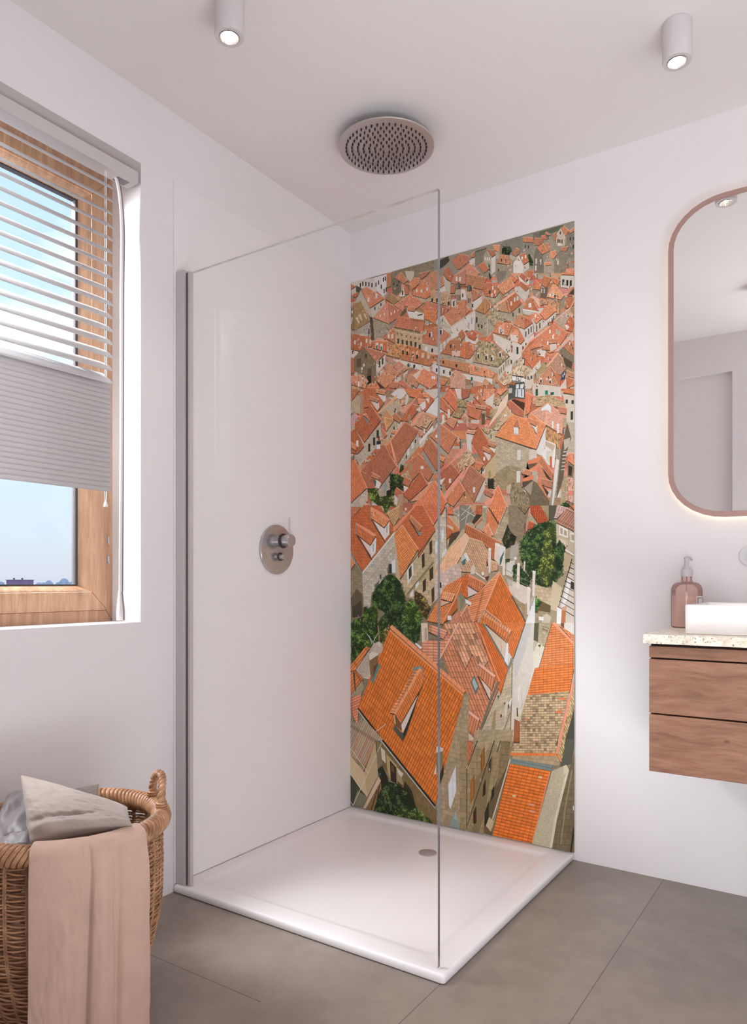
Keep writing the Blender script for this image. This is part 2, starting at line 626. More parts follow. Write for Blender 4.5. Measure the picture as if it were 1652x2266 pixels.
W = .050
T = radians(40)
mb = MB()
for k in range(16):
    zf = 2.2000 - k * (2.2000 - 1.6118) / 15
    slat(mb, zf + .5 * W * sin(T), T, W)
mb.build('open_slats', M_slat, blind, smooth=True, solid=.0009)
mb = MB()
T2 = radians(76)
for k in range(22):
    zf = 1.6118 - .0147 * (k + 1)
    slat(mb, zf + .5 * W * sin(T2), T2, W, crown=.0025)
mb.build('shut_slats', M_slat, blind, smooth=True, solid=.0009)
mb = MB()
for yy in (-1.2390, -1.2440):
    mb.tube([(-.0215, yy, 2.258), (-.0215, yy, 1.262)], .0011, 6)
mb.build('lift_cord', M_cord, blind)
mb = MB()
mb.lathe([(.0015, 1.266), (.0025, 1.262), (.0065, 1.247), (.0068, 1.2435), (.0001, 1.2435)], 12, 'z', (-.0215, -1.2415, 0))
mb.build('cord_knob', M_cord, blind, smooth=True, angle=50)


def arc_cord(dy, r, dx=0):
    pts = []
    for i in range(15):
        t = i / 14
        pts.append((-.03 + dx, -1.2000 + dy + .027 * sin(t * pi / 2), 2.262 - .17 * (1 - cos(t * pi / 2)) - .02 * t))
    pts += [(-.03 + dx, -1.1735 + dy - .002, 1.90), (-.03 + dx, -1.1765 + dy, 1.4), (-.03 + dx, -1.1795 + dy, .985)]
    return pts


mb = MB(); mb.tube(arc_cord(-.0035, 0), .0048, 10)
mb.build('pull_cord', M_cord, blind, smooth=True)
mb = MB(); mb.tube(arc_cord(.0055, 0, -.002), .0030, 10)
mb.build('pull_cord', M_cordgrey, blind, smooth=True)
mb = MB()
mb.box((-.046, -1.2010, 2.2562), (-.016, -1.1600, 2.2575))
mb.build('cord_guide', M_cordgrey, blind)
for yy, xx, mt in ((-1.1850, -.03, M_white), (-1.1735, -.036, M_cordgrey)):
    mb = MB()
    mb.lathe([(.003, .992), (.0042, .985), (.0088, .940), (.0098, .922), (.0098, .8985), (.0075, .8975), (.0001, .8975)], 16, 'z', (xx, yy, 0))
    mb.build('tassel', mt, blind, smooth=True, angle=40)

# ------------------------------------------------------------- outside view
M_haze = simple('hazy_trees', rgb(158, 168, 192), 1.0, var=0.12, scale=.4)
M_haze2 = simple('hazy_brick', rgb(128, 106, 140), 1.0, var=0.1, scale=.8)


def far_tree(loc, w, h, label, seed):
    t = thing('outside_tree', label, 'tree', loc, 'hazy trees on the horizon')
    rnd = random.Random(seed)
    mb = MB()
    for k in range(9):
        a = rnd.random() * 2 * pi
        rr = w * .32 * rnd.random() ** .5
        cx, cy = loc[0] + rr * cos(a), loc[1] + rr * sin(a)
        cz = loc[2] + h * (.5 + .36 * rnd.random())
        R = w * (.2 + .12 * rnd.random())
        top = min(R, loc[2] + h - cz + .3)
        prof = [(max(1e-3, R * cos(q)), cz + top * sin(q)) for q in [(-.5 + i / 6) * pi for i in range(7)]]
        mb.lathe(prof, 10, 'z', (cx, cy, 0), caps=False)
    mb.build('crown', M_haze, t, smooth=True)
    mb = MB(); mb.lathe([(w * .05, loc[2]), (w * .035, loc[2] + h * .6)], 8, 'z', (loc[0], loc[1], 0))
    mb.build('trunk', M_haze, t, smooth=True)


zb = -5.0
for i, (px_, y_, w_, top_) in enumerate([(-149.4, 82.4, 3.4, 1.45), (-159.2, 92.4, 3.0, 1.7), (-128.5, 78.5, 2.6, 1.65), (-151.1, 94.0, 3.0, 1.75), (-134.2, 86.9, 3.4, 2.25), (-154.3, 102.8, 3.4, 1.6)]):
    far_tree((px_, y_, zb), w_, top_ - zb,
             ['hazy tree at the left end of the horizon beyond the window', 'hazy broad tree right of the brick block on the horizon',
              'tallest hazy tree on the horizon outside the window', 'hazy tree just right of the tallest on the horizon',
              'low hazy tree close behind the brick block outside', 'low hazy tree last before the window frame'][i], 11 + i)
bl = thing('outside_building', 'small hazy mauve brick block on the horizon outside the window', 'building', (-142.6, 81.5, zb))
ang = math.atan2(84.6 - 79.7, -137.8 + 145.2)


def bpt(s, dpt, z):
    # along the block's front / into its depth
    return (-142.6 + s * .82 - dpt * .57, 81.5 + s * .57 + dpt * .82, z)


def bbox_(mb, s0, s1, d0, d1, z0, z1):
    vs = [bpt(s, d, z) for z in (z0, z1) for s, d in ((s0, d0), (s1, d0), (s1, d1), (s0, d1))]
    mb.add(vs, [(3, 2, 1, 0), (4, 5, 6, 7), (0, 1, 5, 4), (1, 2, 6, 5), (2, 3, 7, 6), (3, 0, 4, 7)])


mb = MB(); bbox_(mb, -1.9, 1.9, 0, 4, zb, 1.50)
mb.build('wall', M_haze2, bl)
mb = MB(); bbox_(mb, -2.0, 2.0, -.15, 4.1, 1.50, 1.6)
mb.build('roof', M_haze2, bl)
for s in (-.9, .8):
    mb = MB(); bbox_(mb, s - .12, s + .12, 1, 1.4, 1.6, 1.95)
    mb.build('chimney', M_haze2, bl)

# ------------------------------------------------------------- shower tray
tray = thing('shower_tray', 'square white low-profile shower tray on the tiled floor in the corner', 'shower tray', (.5, -.5, 0))


def rrect(x0, x1, y0, y1, r, z, n=6):
    pts = []
    for cx, cy, a0 in ((x1 - r, y1 - r, 0), (x0 + r, y1 - r, pi / 2), (x0 + r, y0 + r, pi), (x1 - r, y0 + r, 3 * pi / 2)):
        for k in range(n + 1):
            a = a0 + pi / 2 * k / n
            pts.append((cx + r * cos(a), cy + r * sin(a), z))
    return pts


def loops(mb, ls, cap0=False, cap1=True, m=0):
    n = len(ls[0])
    o = len(mb.v)
    vs = [p for l in ls for p in l]
    fs = []
    for i in range(len(ls) - 1):
        for k in range(n):
            k2 = (k + 1) % n
            fs.append((i * n + k, i * n + k2, (i + 1) * n + k2, (i + 1) * n + k))
    if cap0:
        fs.append(tuple(range(n - 1, -1, -1)))
    if cap1:
        fs.append(tuple(range((len(ls) - 1) * n, len(ls) * n)))
    mb.add(vs, fs, m)


mb = MB()
loops(mb, [rrect(.003, 1.0, -1.0, -.006, .008, .002), rrect(.0005, 1.003, -1.003, -.0045, .010, .005), rrect(.0005, 1.003, -1.003, -.0045, .010, .019),
           rrect(.002, 1.0015, -1.0015, -.006, .010, .0235), rrect(.005, .9985, -.9985, -.009, .010, .0260), rrect(.009, .994, -.994, -.013, .010, .0270),
           rrect(.052, .935, -.935, -.056, .020, .0268), rrect(.056, .930, -.930, -.060, .020, .0255), rrect(.072, .912, -.912, -.076, .020, .0185),
           rrect(.080, .902, -.902, -.084, .020, .0172), rrect(.3, .7, -.7, -.3, .03, .0150)], cap0=True)
mb.build('tray_body', M_tray, tray, smooth=True)
mb = MB()
mb.lathe([(.0335, .0150), (.0335, .0185), (.0315, .0192), (.0001, .0195)], 32, 'z', (.545, -.2740, 0))
mb.build('drain_cover', M_drain, tray, smooth=True, angle=40)

# ------------------------------------------------------------- wall panels
mb = MB(); mb.box((.0003, -1.0005, TRAY + .0006), (.0045, -.0003, 2.3345))
pn = tag(mb.build('shower_wall_panel', M_panel, bevel=.0008, seg=2), 'tall plain off-white panel behind the mixer on the left wall', 'wall panel')

MURAL = """7
0 155 147 132|423 2350 581 2335 716 2331 806 2331 906 2328 1008 2332 1008 2189 423 2215
3 143 136 124 3.7 -1.4 0.0 -3.5|767 2335 806 2331 806 2271 716 2284 716 2328
3 127 122 110 3.5 -1.3 0.0 -5.1|847 2330 966 2331 972 2275 847 2307
0 95 106 82|872 2330 966 2331 966 2315 872 2314
0 74 62 48|812 2324 848 2311 852 2292 806 2307
1 217 140 103 3.6 -1.3 -1.9 -6.1|811 2327 847 2314 851 2295 806 2310
0 234 176 142|811 2326 847 2313 848 2315 811 2327
3 155 147 132 3.6 -1.3 0.0 -5.2|806 2308 849 2293 847 2244 830 2249 806 2271
6 58 52 42 2.1 5.6|817 2289 829 2284
5 47 74 34|720 2306 738 2310 756 2302 763 2289 752 2271 720 2283
0 74 62 48|855 2309 889 2298 886 2285 872 2278 852 2284
1 192 130 97 3.6 -1.1 -0.9 -6.5|854 2312 889 2301 885 2287 872 2281 851 2286
0 221 171 138|854 2311 889 2300 889 2302 854 2313
0 74 62 48|900 2322 916 2304 906 2304 893 2316
1 206 143 108 2.7 -2.8 -4.4 -4.1|899 2325 916 2307 906 2307 892 2318
0 228 178 144|898 2324 915 2307 916 2308 899 2325
0 74 62 48|881 2311 896 2310 903 2290 881 2301
1 220 132 96 3.4 -0.2 0.0 -6.8|880 2313 895 2313 902 2293 880 2303
0 235 172 138|880 2312 896 2312 895 2313 880 2314
3 211 196 172 5.1 -2.0 0.0 -5.0|956 2324 972 2287 969 2253 939 2260 936 2303
0 74 62 48|966 2325 988 2300 973 2286 956 2320
1 219 146 107 2.5 -2.9 -5.2 -2.8|966 2328 987 2303 972 2289 956 2322
0 234 179 144|965 2327 986 2302 988 2303 966 2328
6 90 64 48 2.3 7.1|944 2277 951 2274 959 2271
6 58 52 42 2.0 5.5|953 2304
0 230 221 208|944 2270 956 2266 956 2256 944 2260
0 74 62 48|923 2304 940 2310 936 2275 926 2290
1 194 133 98 3.0 0.9 1.7 -7.0|922 2307 939 2312 936 2278 926 2293
0 222 172 139|923 2306 940 2311 939 2313 922 2308
3 168 156 136 3.5 -1.3 0.0 -5.0|909 2304 924 2303 936 2274 936 2239 912 2248
3 141 133 119 3.4 -1.3 0.0 -5.0|976 2293 1005 2301 1005 2196 979 2209
0 74 62 48|988 2300 1006 2308 1006 2295 989 2292
1 224 148 108 2.7 1.2 1.3 -6.8|987 2303 1005 2311 1005 2298 989 2294
0 237 180 144|988 2302 1005 2310 1004 2312 986 2304
6 42 42 36 2.0 6.4|990 2273 1003 2270 1002 2241 972 2246
3 131 122 107 3.5 -1.3 0.0 -5.1|861 2274 885 2242 892 2171 851 2181 851 2253
0 74 62 48|886 2281 906 2247 886 2239 862 2271
1 221 144 107 2.0 -3.3 -5.7 -2.5|885 2284 906 2249 885 2242 861 2274
0 236 178 144|884 2284 905 2249 906 2250 886 2284
0 74 62 48|896 2279 910 2275 913 2248 906 2244
1 219 138 101 3.5 -0.9 2.0 -7.0|895 2281 909 2278 912 2251 906 2246
0 234 175 140|895 2281 909 2277 909 2279 895 2282
3 147 136 116 3.4 -1.3 0.0 -5.0|952 2241 982 2211 972 2152 929 2162 932 2217
0 74 62 48|956 2247 986 2244 973 2227 953 2238
1 200 135 100 3.4 -0.3 -2.2 -5.8|956 2250 985 2247 972 2229 952 2241
0 225 174 140|956 2249 986 2246 985 2248 956 2251
0 74 62 48|916 2241 936 2242 940 2225 926 2212 910 2226
1 234 160 120 3.3 0.2 -2.6 -5.6|916 2244 936 2245 939 2228 926 2215 909 2229
0 242 186 150|916 2243 936 2244 936 2246 915 2245
3 181 166 143 3.5 -1.3 0.0 -5.0|909 2229 926 2214 929 2162 889 2172 889 2211
6 216 212 204 2.7 9.8|877 2217 860 2223 944 2199 858 2197
0 74 62 48|893 2208 916 2204 921 2193 888 2197
1 237 162 120 3.5 -0.6 -2.8 -5.5|892 2210 916 2206 921 2195 887 2200
0 244 187 150|892 2209 916 2205 916 2207 892 2211
0 74 62 48|684 2327 715 2319 713 2292 691 2304
1 231 163 122 3.8 -1.0 2.4 -7.3|683 2329 714 2321 712 2295 690 2307
0 240 188 151|683 2328 714 2320 714 2322 683 2330
3 184 171 152 3.8 -1.4 0.0 -5.3|690 2304 712 2295 709 2269 694 2272
3 143 135 120 3.9 -1.4 0.0 -5.4|608 2324 657 2326 657 2309 640 2285 642 2251 608 2266
3 111 104 88 3.9 -1.4 0.0 -5.4|608 2324 657 2326 653 2320 608 2318
3 185 173 153 3.8 -1.4 0.0 -5.3|644 2298 661 2316 677 2281 676 2215 646 2236
0 220 210 198|677 2281 694 2286 694 2225 677 2215
0 74 62 48|661 2315 691 2304 695 2286 680 2280
1 191 125 92 3.8 -1.4 3.7 -7.1|661 2318 690 2307 694 2289 679 2283
0 220 168 136|661 2317 690 2306 690 2308 661 2319
6 230 221 212 2.6 5.8|651 2284 660 2281 669 2278
6 42 42 36 2.2 5.8|668 2251 669 2237 661 2239
3 168 154 130 3.8 -1.3 0.0 -5.3|700 2254 763 2238 765 2201 752 2184 709 2174 700 2210
0 74 62 48|717 2281 746 2270 765 2239 746 2235 700 2253
1 209 147 110 5.6 -2.0 -4.0 -6.9|716 2284 745 2273 765 2241 745 2238 700 2256
0 230 180 145|716 2283 745 2272 745 2274 716 2285
6 42 42 36 2.2 5.8|707 2225 720 2261 736 2253
3 200 184 160 3.7 -1.3 0.0 -5.2|752 2271 777 2272 793 2264 770 2247 756 2257
0 74 62 48|782 2293 794 2278 792 2265 778 2259 760 2273
1 195 135 102 2.6 -3.1 -4.6 -4.2|781 2296 793 2281 791 2268 777 2262 759 2276
0 222 174 141|780 2295 792 2281 794 2282 782 2296
5 47 90 34|823 2254 832 2258 847 2228 847 2208 834 2211
0 226 217 208|768 2237 790 2262 809 2221 806 2191 768 2200
0 208 197 186|809 2221 832 2228 832 2202 806 2191
0 74 62 48|796 2261 820 2262 833 2227 810 2219
1 211 133 95 3.5 0.1 2.4 -7.1|795 2264 820 2265 832 2230 809 2222
0 230 172 138|795 2263 820 2264 819 2265 795 2265
6 240 232 224 2.5 5.7|804 2248 818 2250
0 74 62 48|539 2329 574 2292 543 2268 528 2268 502 2310
1 206 135 106 3.0 -3.2 -6.2 -3.1|539 2331 574 2295 543 2271 527 2271 501 2313
0 228 174 143|538 2331 573 2294 574 2295 539 2332
0 74 62 48|551 2326 580 2308 586 2289 557 2275 539 2311
1 206 135 105 3.7 -2.3 -4.1 -5.2|550 2329 579 2311 585 2292 556 2278 539 2314
0 228 174 142|550 2328 579 2310 580 2312 551 2329
0 74 62 48|590 2309 607 2322 607 2298 590 2302
1 211 141 105 2.6 2.0 0.0 -7.2|589 2312 606 2325 606 2301 589 2305
0 230 176 142|590 2311 607 2324 605 2326 588 2313
0 224 212 200|581 2293 606 2299 606 2266 585 2278
3 159 147 126 3.9 -1.4 0.0 -5.3|619 2259 646 2229 666 2238 664 2204 627 2216
0 74 62 48|620 2260 647 2269 667 2237 647 2226
1 211 132 96 3.3 1.1 5.1 -6.6|619 2263 646 2272 666 2240 646 2229
0 230 172 138|620 2262 646 2271 645 2273 619 2264
3 168 154 133 4.1 -1.4 0.0 -5.5|463 2279 495 2227 503 2197 467 2214
0 74 62 48|468 2282 488 2288 516 2246 496 2224
1 199 126 92 3.5 1.0 3.6 -7.5|467 2285 487 2291 515 2249 495 2227
0 224 169 136|468 2284 488 2290 487 2292 467 2286
0 74 62 48|582 2280 628 2231 609 2214 567 2238 504 2221 528 2251
1 229 157 127 2.9 -3.1 -6.0 -3.2|581 2283 627 2234 608 2217 566 2241 503 2224 527 2254
0 240 184 154|581 2282 626 2233 628 2234 582 2283
0 74 70 58|447 2326 487 2334 495 2314 471 2299 447 2290
0 74 62 48|424 2286 448 2284 476 2220 424 2212
1 206 140 106 4.2 -0.4 0.0 -7.4|423 2289 447 2287 475 2223 423 2215
0 228 176 143|423 2288 447 2285 447 2288 423 2290
0 74 68 56|667 2231 679 2203 670 2194 665 2215
3 141 131 115 3.8 -1.3 0.0 -5.3|700 2223 741 2214 735 2190 706 2175 700 2190
0 74 62 48|571 2240 659 2205 640 2162 553 2198
1 198 138 100 5.9 -2.3 -3.9 -9.3|570 2243 658 2208 640 2165 553 2201
0 224 175 140|570 2242 658 2207 658 2209 570 2244
0 74 62 48|547 2256 571 2240 553 2198 531 2200
1 220 158 129 5.3 -3.8 -2.8 -9.9|546 2260 570 2243 553 2201 530 2204
0 235 185 154|546 2259 569 2242 570 2244 547 2260
0 224 214 203|546 2189 565 2179 570 2141 546 2146
0 221 211 198|595 2128 635 2145 636 2104 603 2092 593 2102
0 74 62 48|594 2178 636 2143 631 2139 596 2125
1 206 138 104 4.1 -3.4 0.3 -9.0|593 2181 635 2146 630 2142 595 2128
0 228 175 142|593 2180 634 2146 636 2147 594 2182
6 42 42 36 2.8 7.1|553 2161 596 2111
0 185 165 140|573 2174 593 2170 593 2102 573 2112
0 85 82 74|573 2173 572 2186 576 2195 582 2199 590 2190 594 2181 593 2168
0 138 135 124|576 2176 578 2191 582 2196 582 2175
6 58 42 32 1.6 9.9|578 2135 585 2133
3 185 170 146 3.8 -1.3 0.0 -5.3|640 2159 652 2136 691 2122 712 2138 715 2101 682 2097 670 2119 646 2119
0 74 62 48|656 2186 674 2181 713 2137 692 2120 653 2134 640 2159
1 205 125 88 5.8 -1.8 -4.0 -7.2|655 2189 673 2184 712 2141 691 2123 652 2137 640 2162
0 228 168 134|655 2188 673 2183 673 2185 655 2190
6 47 58 48 3.6 6.1|670 2148
6 232 224 214 3.0 6.9|679 2134 692 2145 683 2162
0 74 62 48|757 2186 774 2143 727 2123 701 2159
1 228 158 115 2.1 -5.3 -7.4 -3.6|756 2190 773 2146 727 2126 700 2163
0 239 185 148|755 2189 772 2146 774 2146 757 2190
0 74 62 48|760 2201 786 2170 774 2159 757 2188
1 225 140 99 3.3 -3.8 -1.8 -8.1|759 2204 785 2173 773 2162 756 2191
0 238 176 140|758 2203 784 2173 786 2174 760 2204
0 226 216 206|788 2186 816 2153 833 2162 831 2141 811 2146 792 2169
0 74 62 48|806 2189 834 2162 817 2149 797 2181
1 197 123 91 3.6 -3.4 -5.9 -5.1|805 2192 833 2165 816 2153 796 2184
0 224 168 136|804 2191 833 2164 834 2165 806 2192
0 74 62 48|806 2153 834 2127 820 2114 797 2138
1 190 121 85 3.6 -3.4 -3.8 -6.9|805 2157 833 2130 819 2117 796 2141
0 220 166 132|804 2156 833 2129 834 2130 806 2157
0 207 196 182|773 2143 794 2144 819 2116 833 2127 831 2104 814 2078 796 2103 776 2124
0 74 62 48|823 2191 848 2183 840 2155
1 206 122 88 4.5 -1.5 4.0 -8.6|822 2194 848 2186 839 2158
0 74 62 48|862 2147 879 2122 876 2109 848 2118
1 227 143 101 3.2 -4.8 -3.4 -7.1|862 2150 878 2125 876 2112 848 2121
0 238 178 140|861 2150 878 2125 879 2126 862 2151
0 74 62 48|890 2159 920 2142 901 2112 876 2128
1 205 129 91 4.1 -2.4 -3.2 -7.2|889 2163 920 2145 900 2115 876 2131
0 228 170 136|889 2162 919 2144 920 2146 890 2163
0 74 62 48|923 2147 953 2126 942 2111 923 2131
1 226 140 98 3.9 -2.7 0.0 -8.4|922 2150 952 2129 941 2114 922 2134
0 238 176 139|922 2149 952 2129 953 2130 923 2150
3 159 146 126 4.4 -1.5 0.0 -5.1|850 2118 873 2110 873 2081 848 2095
0 107 98 82|876 2119 907 2112 899 2073 876 2083
6 216 206 194 2.2 8.0|881 2107 891 2104
3 159 146 126 4.3 -1.4 0.0 -5.1|899 2078 955 2057 971 2070 968 2032 952 2017 949 2051
0 74 62 48|923 2117 937 2114 969 2068 956 2055 901 2077
1 236 171 130 4.3 -1.0 -3.7 -6.8|922 2120 936 2117 968 2071 955 2058 900 2080
0 243 192 155|922 2120 936 2116 936 2118 922 2121
6 232 224 214 3.3 5.3|914 2084 925 2083
6 42 58 56 3.0 4.5|933 2075
0 214 203 189|955 2149 1005 2133 1005 2094 982 2093 955 2101
0 74 62 48|958 2154 1006 2151 1006 2134 957 2147
1 235 151 109 4.2 -0.3 -1.4 -7.9|958 2157 1005 2154 1005 2137 956 2150
6 42 42 38 3.8 10.5|964 2120 979 2114 992 2110
0 58 52 42|956 2101 981 2092 982 2094 956 2103
0 74 62 48|998 2090 1006 2091 1006 2057 978 2065
1 210 135 101 4.0 0.4 -4.6 -5.9|998 2093 1005 2094 1005 2060 978 2068
0 74 68 56|1005 2089 1005 2065 982 2071
0 74 62 48|1006 2052 1006 2023 974 2017 969 2026
1 195 121 85 0.0 -4.9 -6.1 -4.3|1005 2055 1005 2026 974 2020 968 2029
0 222 166 132|1005 2055 1005 2027 1006 2026 1006 2055
3 184 168 144 4.7 -1.5 0.0 -5.3|697 2069 753 2050 804 2077 808 2063 805 2025 768 2011 741 2025 724 2042
0 74 62 48|771 2122 804 2074 757 2047 718 2095
1 196 118 81 2.9 -4.2 -7.3 -3.7|770 2125 804 2077 756 2050 718 2098
0 223 165 130|770 2125 803 2077 804 2077 771 2125
0 74 62 48|742 2104 757 2047 698 2069
1 208 154 117 1.9 -7.1 -51.5 -40.2|741 2107 756 2050 697 2072
0 229 183 148|740 2107 755 2050 757 2050 742 2107
0 240 180 154|682 2089 770 2128 776 2122 691 2080
6 216 206 194 3.5 8.2|760 2085 774 2097 785 2099
6 58 52 42 2.3 8.2|767 2041 792 2050
3 181 166 143 4.9 -1.5 0.0 -5.4|606 2088 649 2067 664 2043 694 2004 664 1976 603 2013
0 74 62 48|656 2126 649 2065 607 2088
1 199 143 99 -0.4 -4.5 -5.2 -4.1|655 2130 649 2068 606 2091
0 224 178 140|654 2130 648 2068 650 2068 656 2129
0 74 62 48|656 2126 680 2089 649 2065
1 192 135 91 2.9 -4.4 -0.7 -6.9|655 2130 679 2092 649 2068
0 221 174 136|654 2129 678 2092 680 2093 656 2130
0 74 62 48|686 2076 742 2021 695 2003 653 2053
2 183 165 133 4.4 -4.3 -4.1 -2.8|685 2079 741 2025 694 2006 652 2056
6 47 64 52 3.4 11.2|614 2051
6 58 52 42 2.8 7.0|622 2026 636 2020
0 201 182 164|658 2050 662 2049 663 1984 658 1985
0 221 213 203|546 2066 606 2091 609 2073 603 2010 546 2024
6 141 131 115 1.6 12.8|565 2031 579 2034 593 2051
0 74 62 48|547 2143 588 2092 547 2069 538 2099
1 221 146 109 3.3 -4.1 -1.9 -8.5|546 2146 587 2095 546 2072 537 2102
0 236 179 144|545 2145 586 2094 588 2095 547 2146
0 207 198 186|806 2055 867 2033 869 2013 833 2025 808 2036
0 74 62 48|841 2090 845 2037 809 2050
1 208 132 94 0.4 -4.5 -4.9 -6.1|841 2093 845 2040 808 2053
0 229 172 137|840 2094 844 2040 846 2040 841 2093
0 74 62 48|841 2090 871 2031 845 2037
1 203 122 89 2.2 -4.4 0.7 -8.7|841 2093 870 2034 845 2040
0 226 167 134|840 2093 869 2033 871 2034 841 2094
0 236 184 164|825 2089 848 2096 873 2078 874 2043 853 2077 841 2093
0 232 224 216|806 2055 867 2033 867 2029 806 2050
6 232 226 218 5.6 8.1|835 2062
0 74 62 48|876 2077 953 2048 950 2004 937 2004 908 2049 876 2051
2 205 156 119 5.2 -2.0 0.0 -5.1|876 2080 952 2051 949 2007 936 2007 907 2052 876 2054
0 216 206 194|884 1996 895 1994 937 2016 933 1994 884 1967
0 74 62 48|909 2050 938 2017 896 1991 873 2022
1 233 153 114 3.2 -3.8 -6.1 -4.8|909 2053 937 2020 895 1994 873 2025
0 242 182 147|908 2053 937 2019 938 2020 909 2054
6 58 52 42 1.9 9.2|928 1994 922 1987 907 1980
0 207 196 181|836 2027 859 1986 884 2001 884 1969 859 1950 845 1996
0 74 62 48|862 2027 885 2001 859 1985 836 2024
1 238 150 110 3.3 -3.8 -8.5 -0.8|862 2030 884 2004 859 1988 835 2027
0 244 181 145|861 2029 883 2004 885 2005 862 2030
6 58 52 42 1.9 10.7|874 1978 862 1967
6 242 236 230 2.8 5.4|857 2018
3 192 171 148 5.1 -1.6 0.0 -5.0|928 1987 992 2023 992 1988 968 1953 933 1978
0 240 180 154|1004 2048 991 2022 994 2020 1007 2046
0 240 180 154|991 2023 927 1986 929 1983 993 2020
0 74 62 48|990 1990 1006 1966 998 1929 974 1939 969 1955
1 211 117 80 2.6 -4.0 -4.0 -6.5|990 1993 1005 1969 998 1932 974 1942 968 1958
0 230 164 130|989 1993 1005 1969 1006 1970 990 1994
0 224 214 204|970 1961 979 1961 987 1950 976 1941
0 213 202 189|788 1987 812 1977 846 1993 848 1955 814 1929 808 1941
0 74 62 48|791 2035 814 2021 813 1974 767 2002
1 210 146 109 4.3 -2.7 -3.8 -5.1|791 2038 814 2024 812 1977 766 2005
0 230 179 144|790 2037 813 2023 814 2024 791 2039
0 74 62 48|814 2022 848 1992 813 1974
1 202 121 87 3.8 -3.4 -0.2 -6.8|814 2025 848 1995 812 1977
0 226 166 134|813 2024 847 1995 848 1996 814 2026
6 63 58 48 2.0 10.8|819 1956 830 1964 840 1970
0 219 207 195|682 1986 747 1947 799 1922 850 1952 852 1936 805 1904 802 1874 765 1854 747 1892 694 1946
0 74 62 48|701 2027 765 2000 748 1960 683 1986
1 220 143 104 4.8 -2.0 -3.3 -7.6|700 2030 765 2004 747 1963 682 1989
0 235 178 142|700 2029 764 2003 765 2004 700 2031
0 219 207 197|707 2001 715 2011 731 1996 730 1972 709 1981
0 232 161 132|712 2006 735 2019 732 1996 727 1989
6 47 58 48 3.3 8.3|718 1986
0 74 62 48|768 1996 789 1985 814 1934 799 1919 786 1929 789 1961 749 1943
1 216 137 98 4.5 -2.4 -2.8 -7.7|768 1999 788 1988 814 1937 798 1923 785 1932 788 1964 749 1947
0 233 174 139|767 1998 787 1987 788 1989 768 2000
0 226 214 204|757 1967 788 1972 786 1931 757 1944
0 232 161 132|756 1968 782 1984 791 1966 788 1958 768 1962
6 185 138 112 4.1 13.6|762 1910
6 47 64 52 4.0 13.6|785 1900
6 58 52 42 2.3 6.8|807 1906 819 1916 761 1861
3 201 188 168 5.9 -1.6 0.0 -5.4|600 1887 703 1850 703 1825 649 1851 596 1876
0 207 196 176|703 1850 754 1885 756 1855 730 1824 706 1792
6 138 124 102 2.2 10.5|711 1830 719 1836 729 1844 738 1858 747 1861
0 74 62 48|622 1970 689 1943 704 1848 599 1885
2 181 161 125 6.7 -2.6 -1.6 -5.8|621 1973 688 1947 703 1851 598 1888
0 74 62 48|689 1943 755 1882 704 1848
2 175 154 119 5.2 -4.8 1.0 -6.3|688 1947 754 1885 703 1851
6 224 214 200 5.2 9.8|621 1911 658 1899 682 1890 715 1898
6 42 42 32 3.4 7.6|621 1907 655 1894 678 1885 714 1895
0 74 62 48|547 1891 665 1848 692 1824 683 1806 547 1853
1 234 163 120 5.9 -2.1 -1.2 -10.6|546 1894 664 1851 691 1827 682 1809 546 1856
0 242 188 150|546 1893 664 1850 664 1852 547 1895
0 226 217 205|546 1853 682 1808 679 1787 649 1817 640 1799 546 1833
6 29 106 80 4.0 7.0|593 1822
6 176 162 140 4.1 8.5|576 1871 620 1855
0 224 214 204|562 2015 575 1987 600 1970 621 1981 620 1967 609 1955 565 1975
0 74 62 48|594 2014 619 1993 607 1968 577 1988
1 205 120 86 4.1 -3.6 -4.6 -7.1|593 2017 618 1996 606 1971 576 1991
0 228 166 133|593 2017 617 1995 619 1996 594 2018
0 74 62 48|575 1967 585 1968 597 1952 588 1948
1 200 115 79 4.9 0.6 5.5 -8.5|575 1970 584 1971 596 1955 587 1951
0 214 202 187|546 1913 581 1903 604 1917 593 1885 546 1893
0 74 62 48|560 1970 572 1965 603 1917 582 1900 547 1909 547 1944
1 207 131 93 5.4 -2.2 -3.7 -7.7|559 1973 572 1968 603 1920 581 1903 546 1913 546 1947
0 228 172 136|559 1972 571 1967 572 1969 559 1974
0 74 62 48|582 1960 607 1947 608 1930 600 1923
1 240 159 128 4.8 -2.5 4.4 -8.8|581 1963 606 1950 607 1933 600 1926
0 245 186 154|581 1962 605 1949 606 1951 581 1964
0 74 62 48|547 2023 563 2006 547 1989 538 2002
1 220 134 97 3.7 -4.0 -3.5 -7.8|546 2026 562 2009 546 1992 537 2005
0 235 173 138|546 2026 561 2009 563 2010 547 2027
0 74 62 48|656 1963 680 1987 681 1948 665 1951
1 220 135 98 3.1 3.0 5.8 -8.1|655 1967 679 1990 680 1951 664 1954
0 235 174 139|656 1966 680 1989 678 1991 654 1967
0 74 62 48|928 1976 982 1927 937 1867 912 1866 876 1896 817 1888 873 1934
1 225 142 107 3.9 -3.6 -6.1 -4.7|928 1979 982 1930 936 1870 911 1869 876 1899 816 1891 873 1937
0 238 177 144|927 1979 981 1929 982 1930 928 1980
0 240 180 154|800 1884 836 1924 831 1927 796 1888
0 240 180 154|835 1923 913 1965 910 1969 832 1928
0 74 62 48|831 1893 879 1848 845 1818 807 1876
1 221 133 93 3.9 -3.7 -6.6 -4.7|831 1896 878 1851 845 1821 806 1879
0 236 172 136|830 1896 878 1850 879 1851 831 1897
0 216 205 189|845 1821 877 1850 877 1824 850 1796
0 217 202 191|914 1908 936 1915 939 1880 914 1874
0 74 62 48|901 1918 937 1916 941 1898 909 1901
1 212 145 111 4.5 -0.3 3.9 -8.3|900 1921 936 1919 940 1901 909 1904
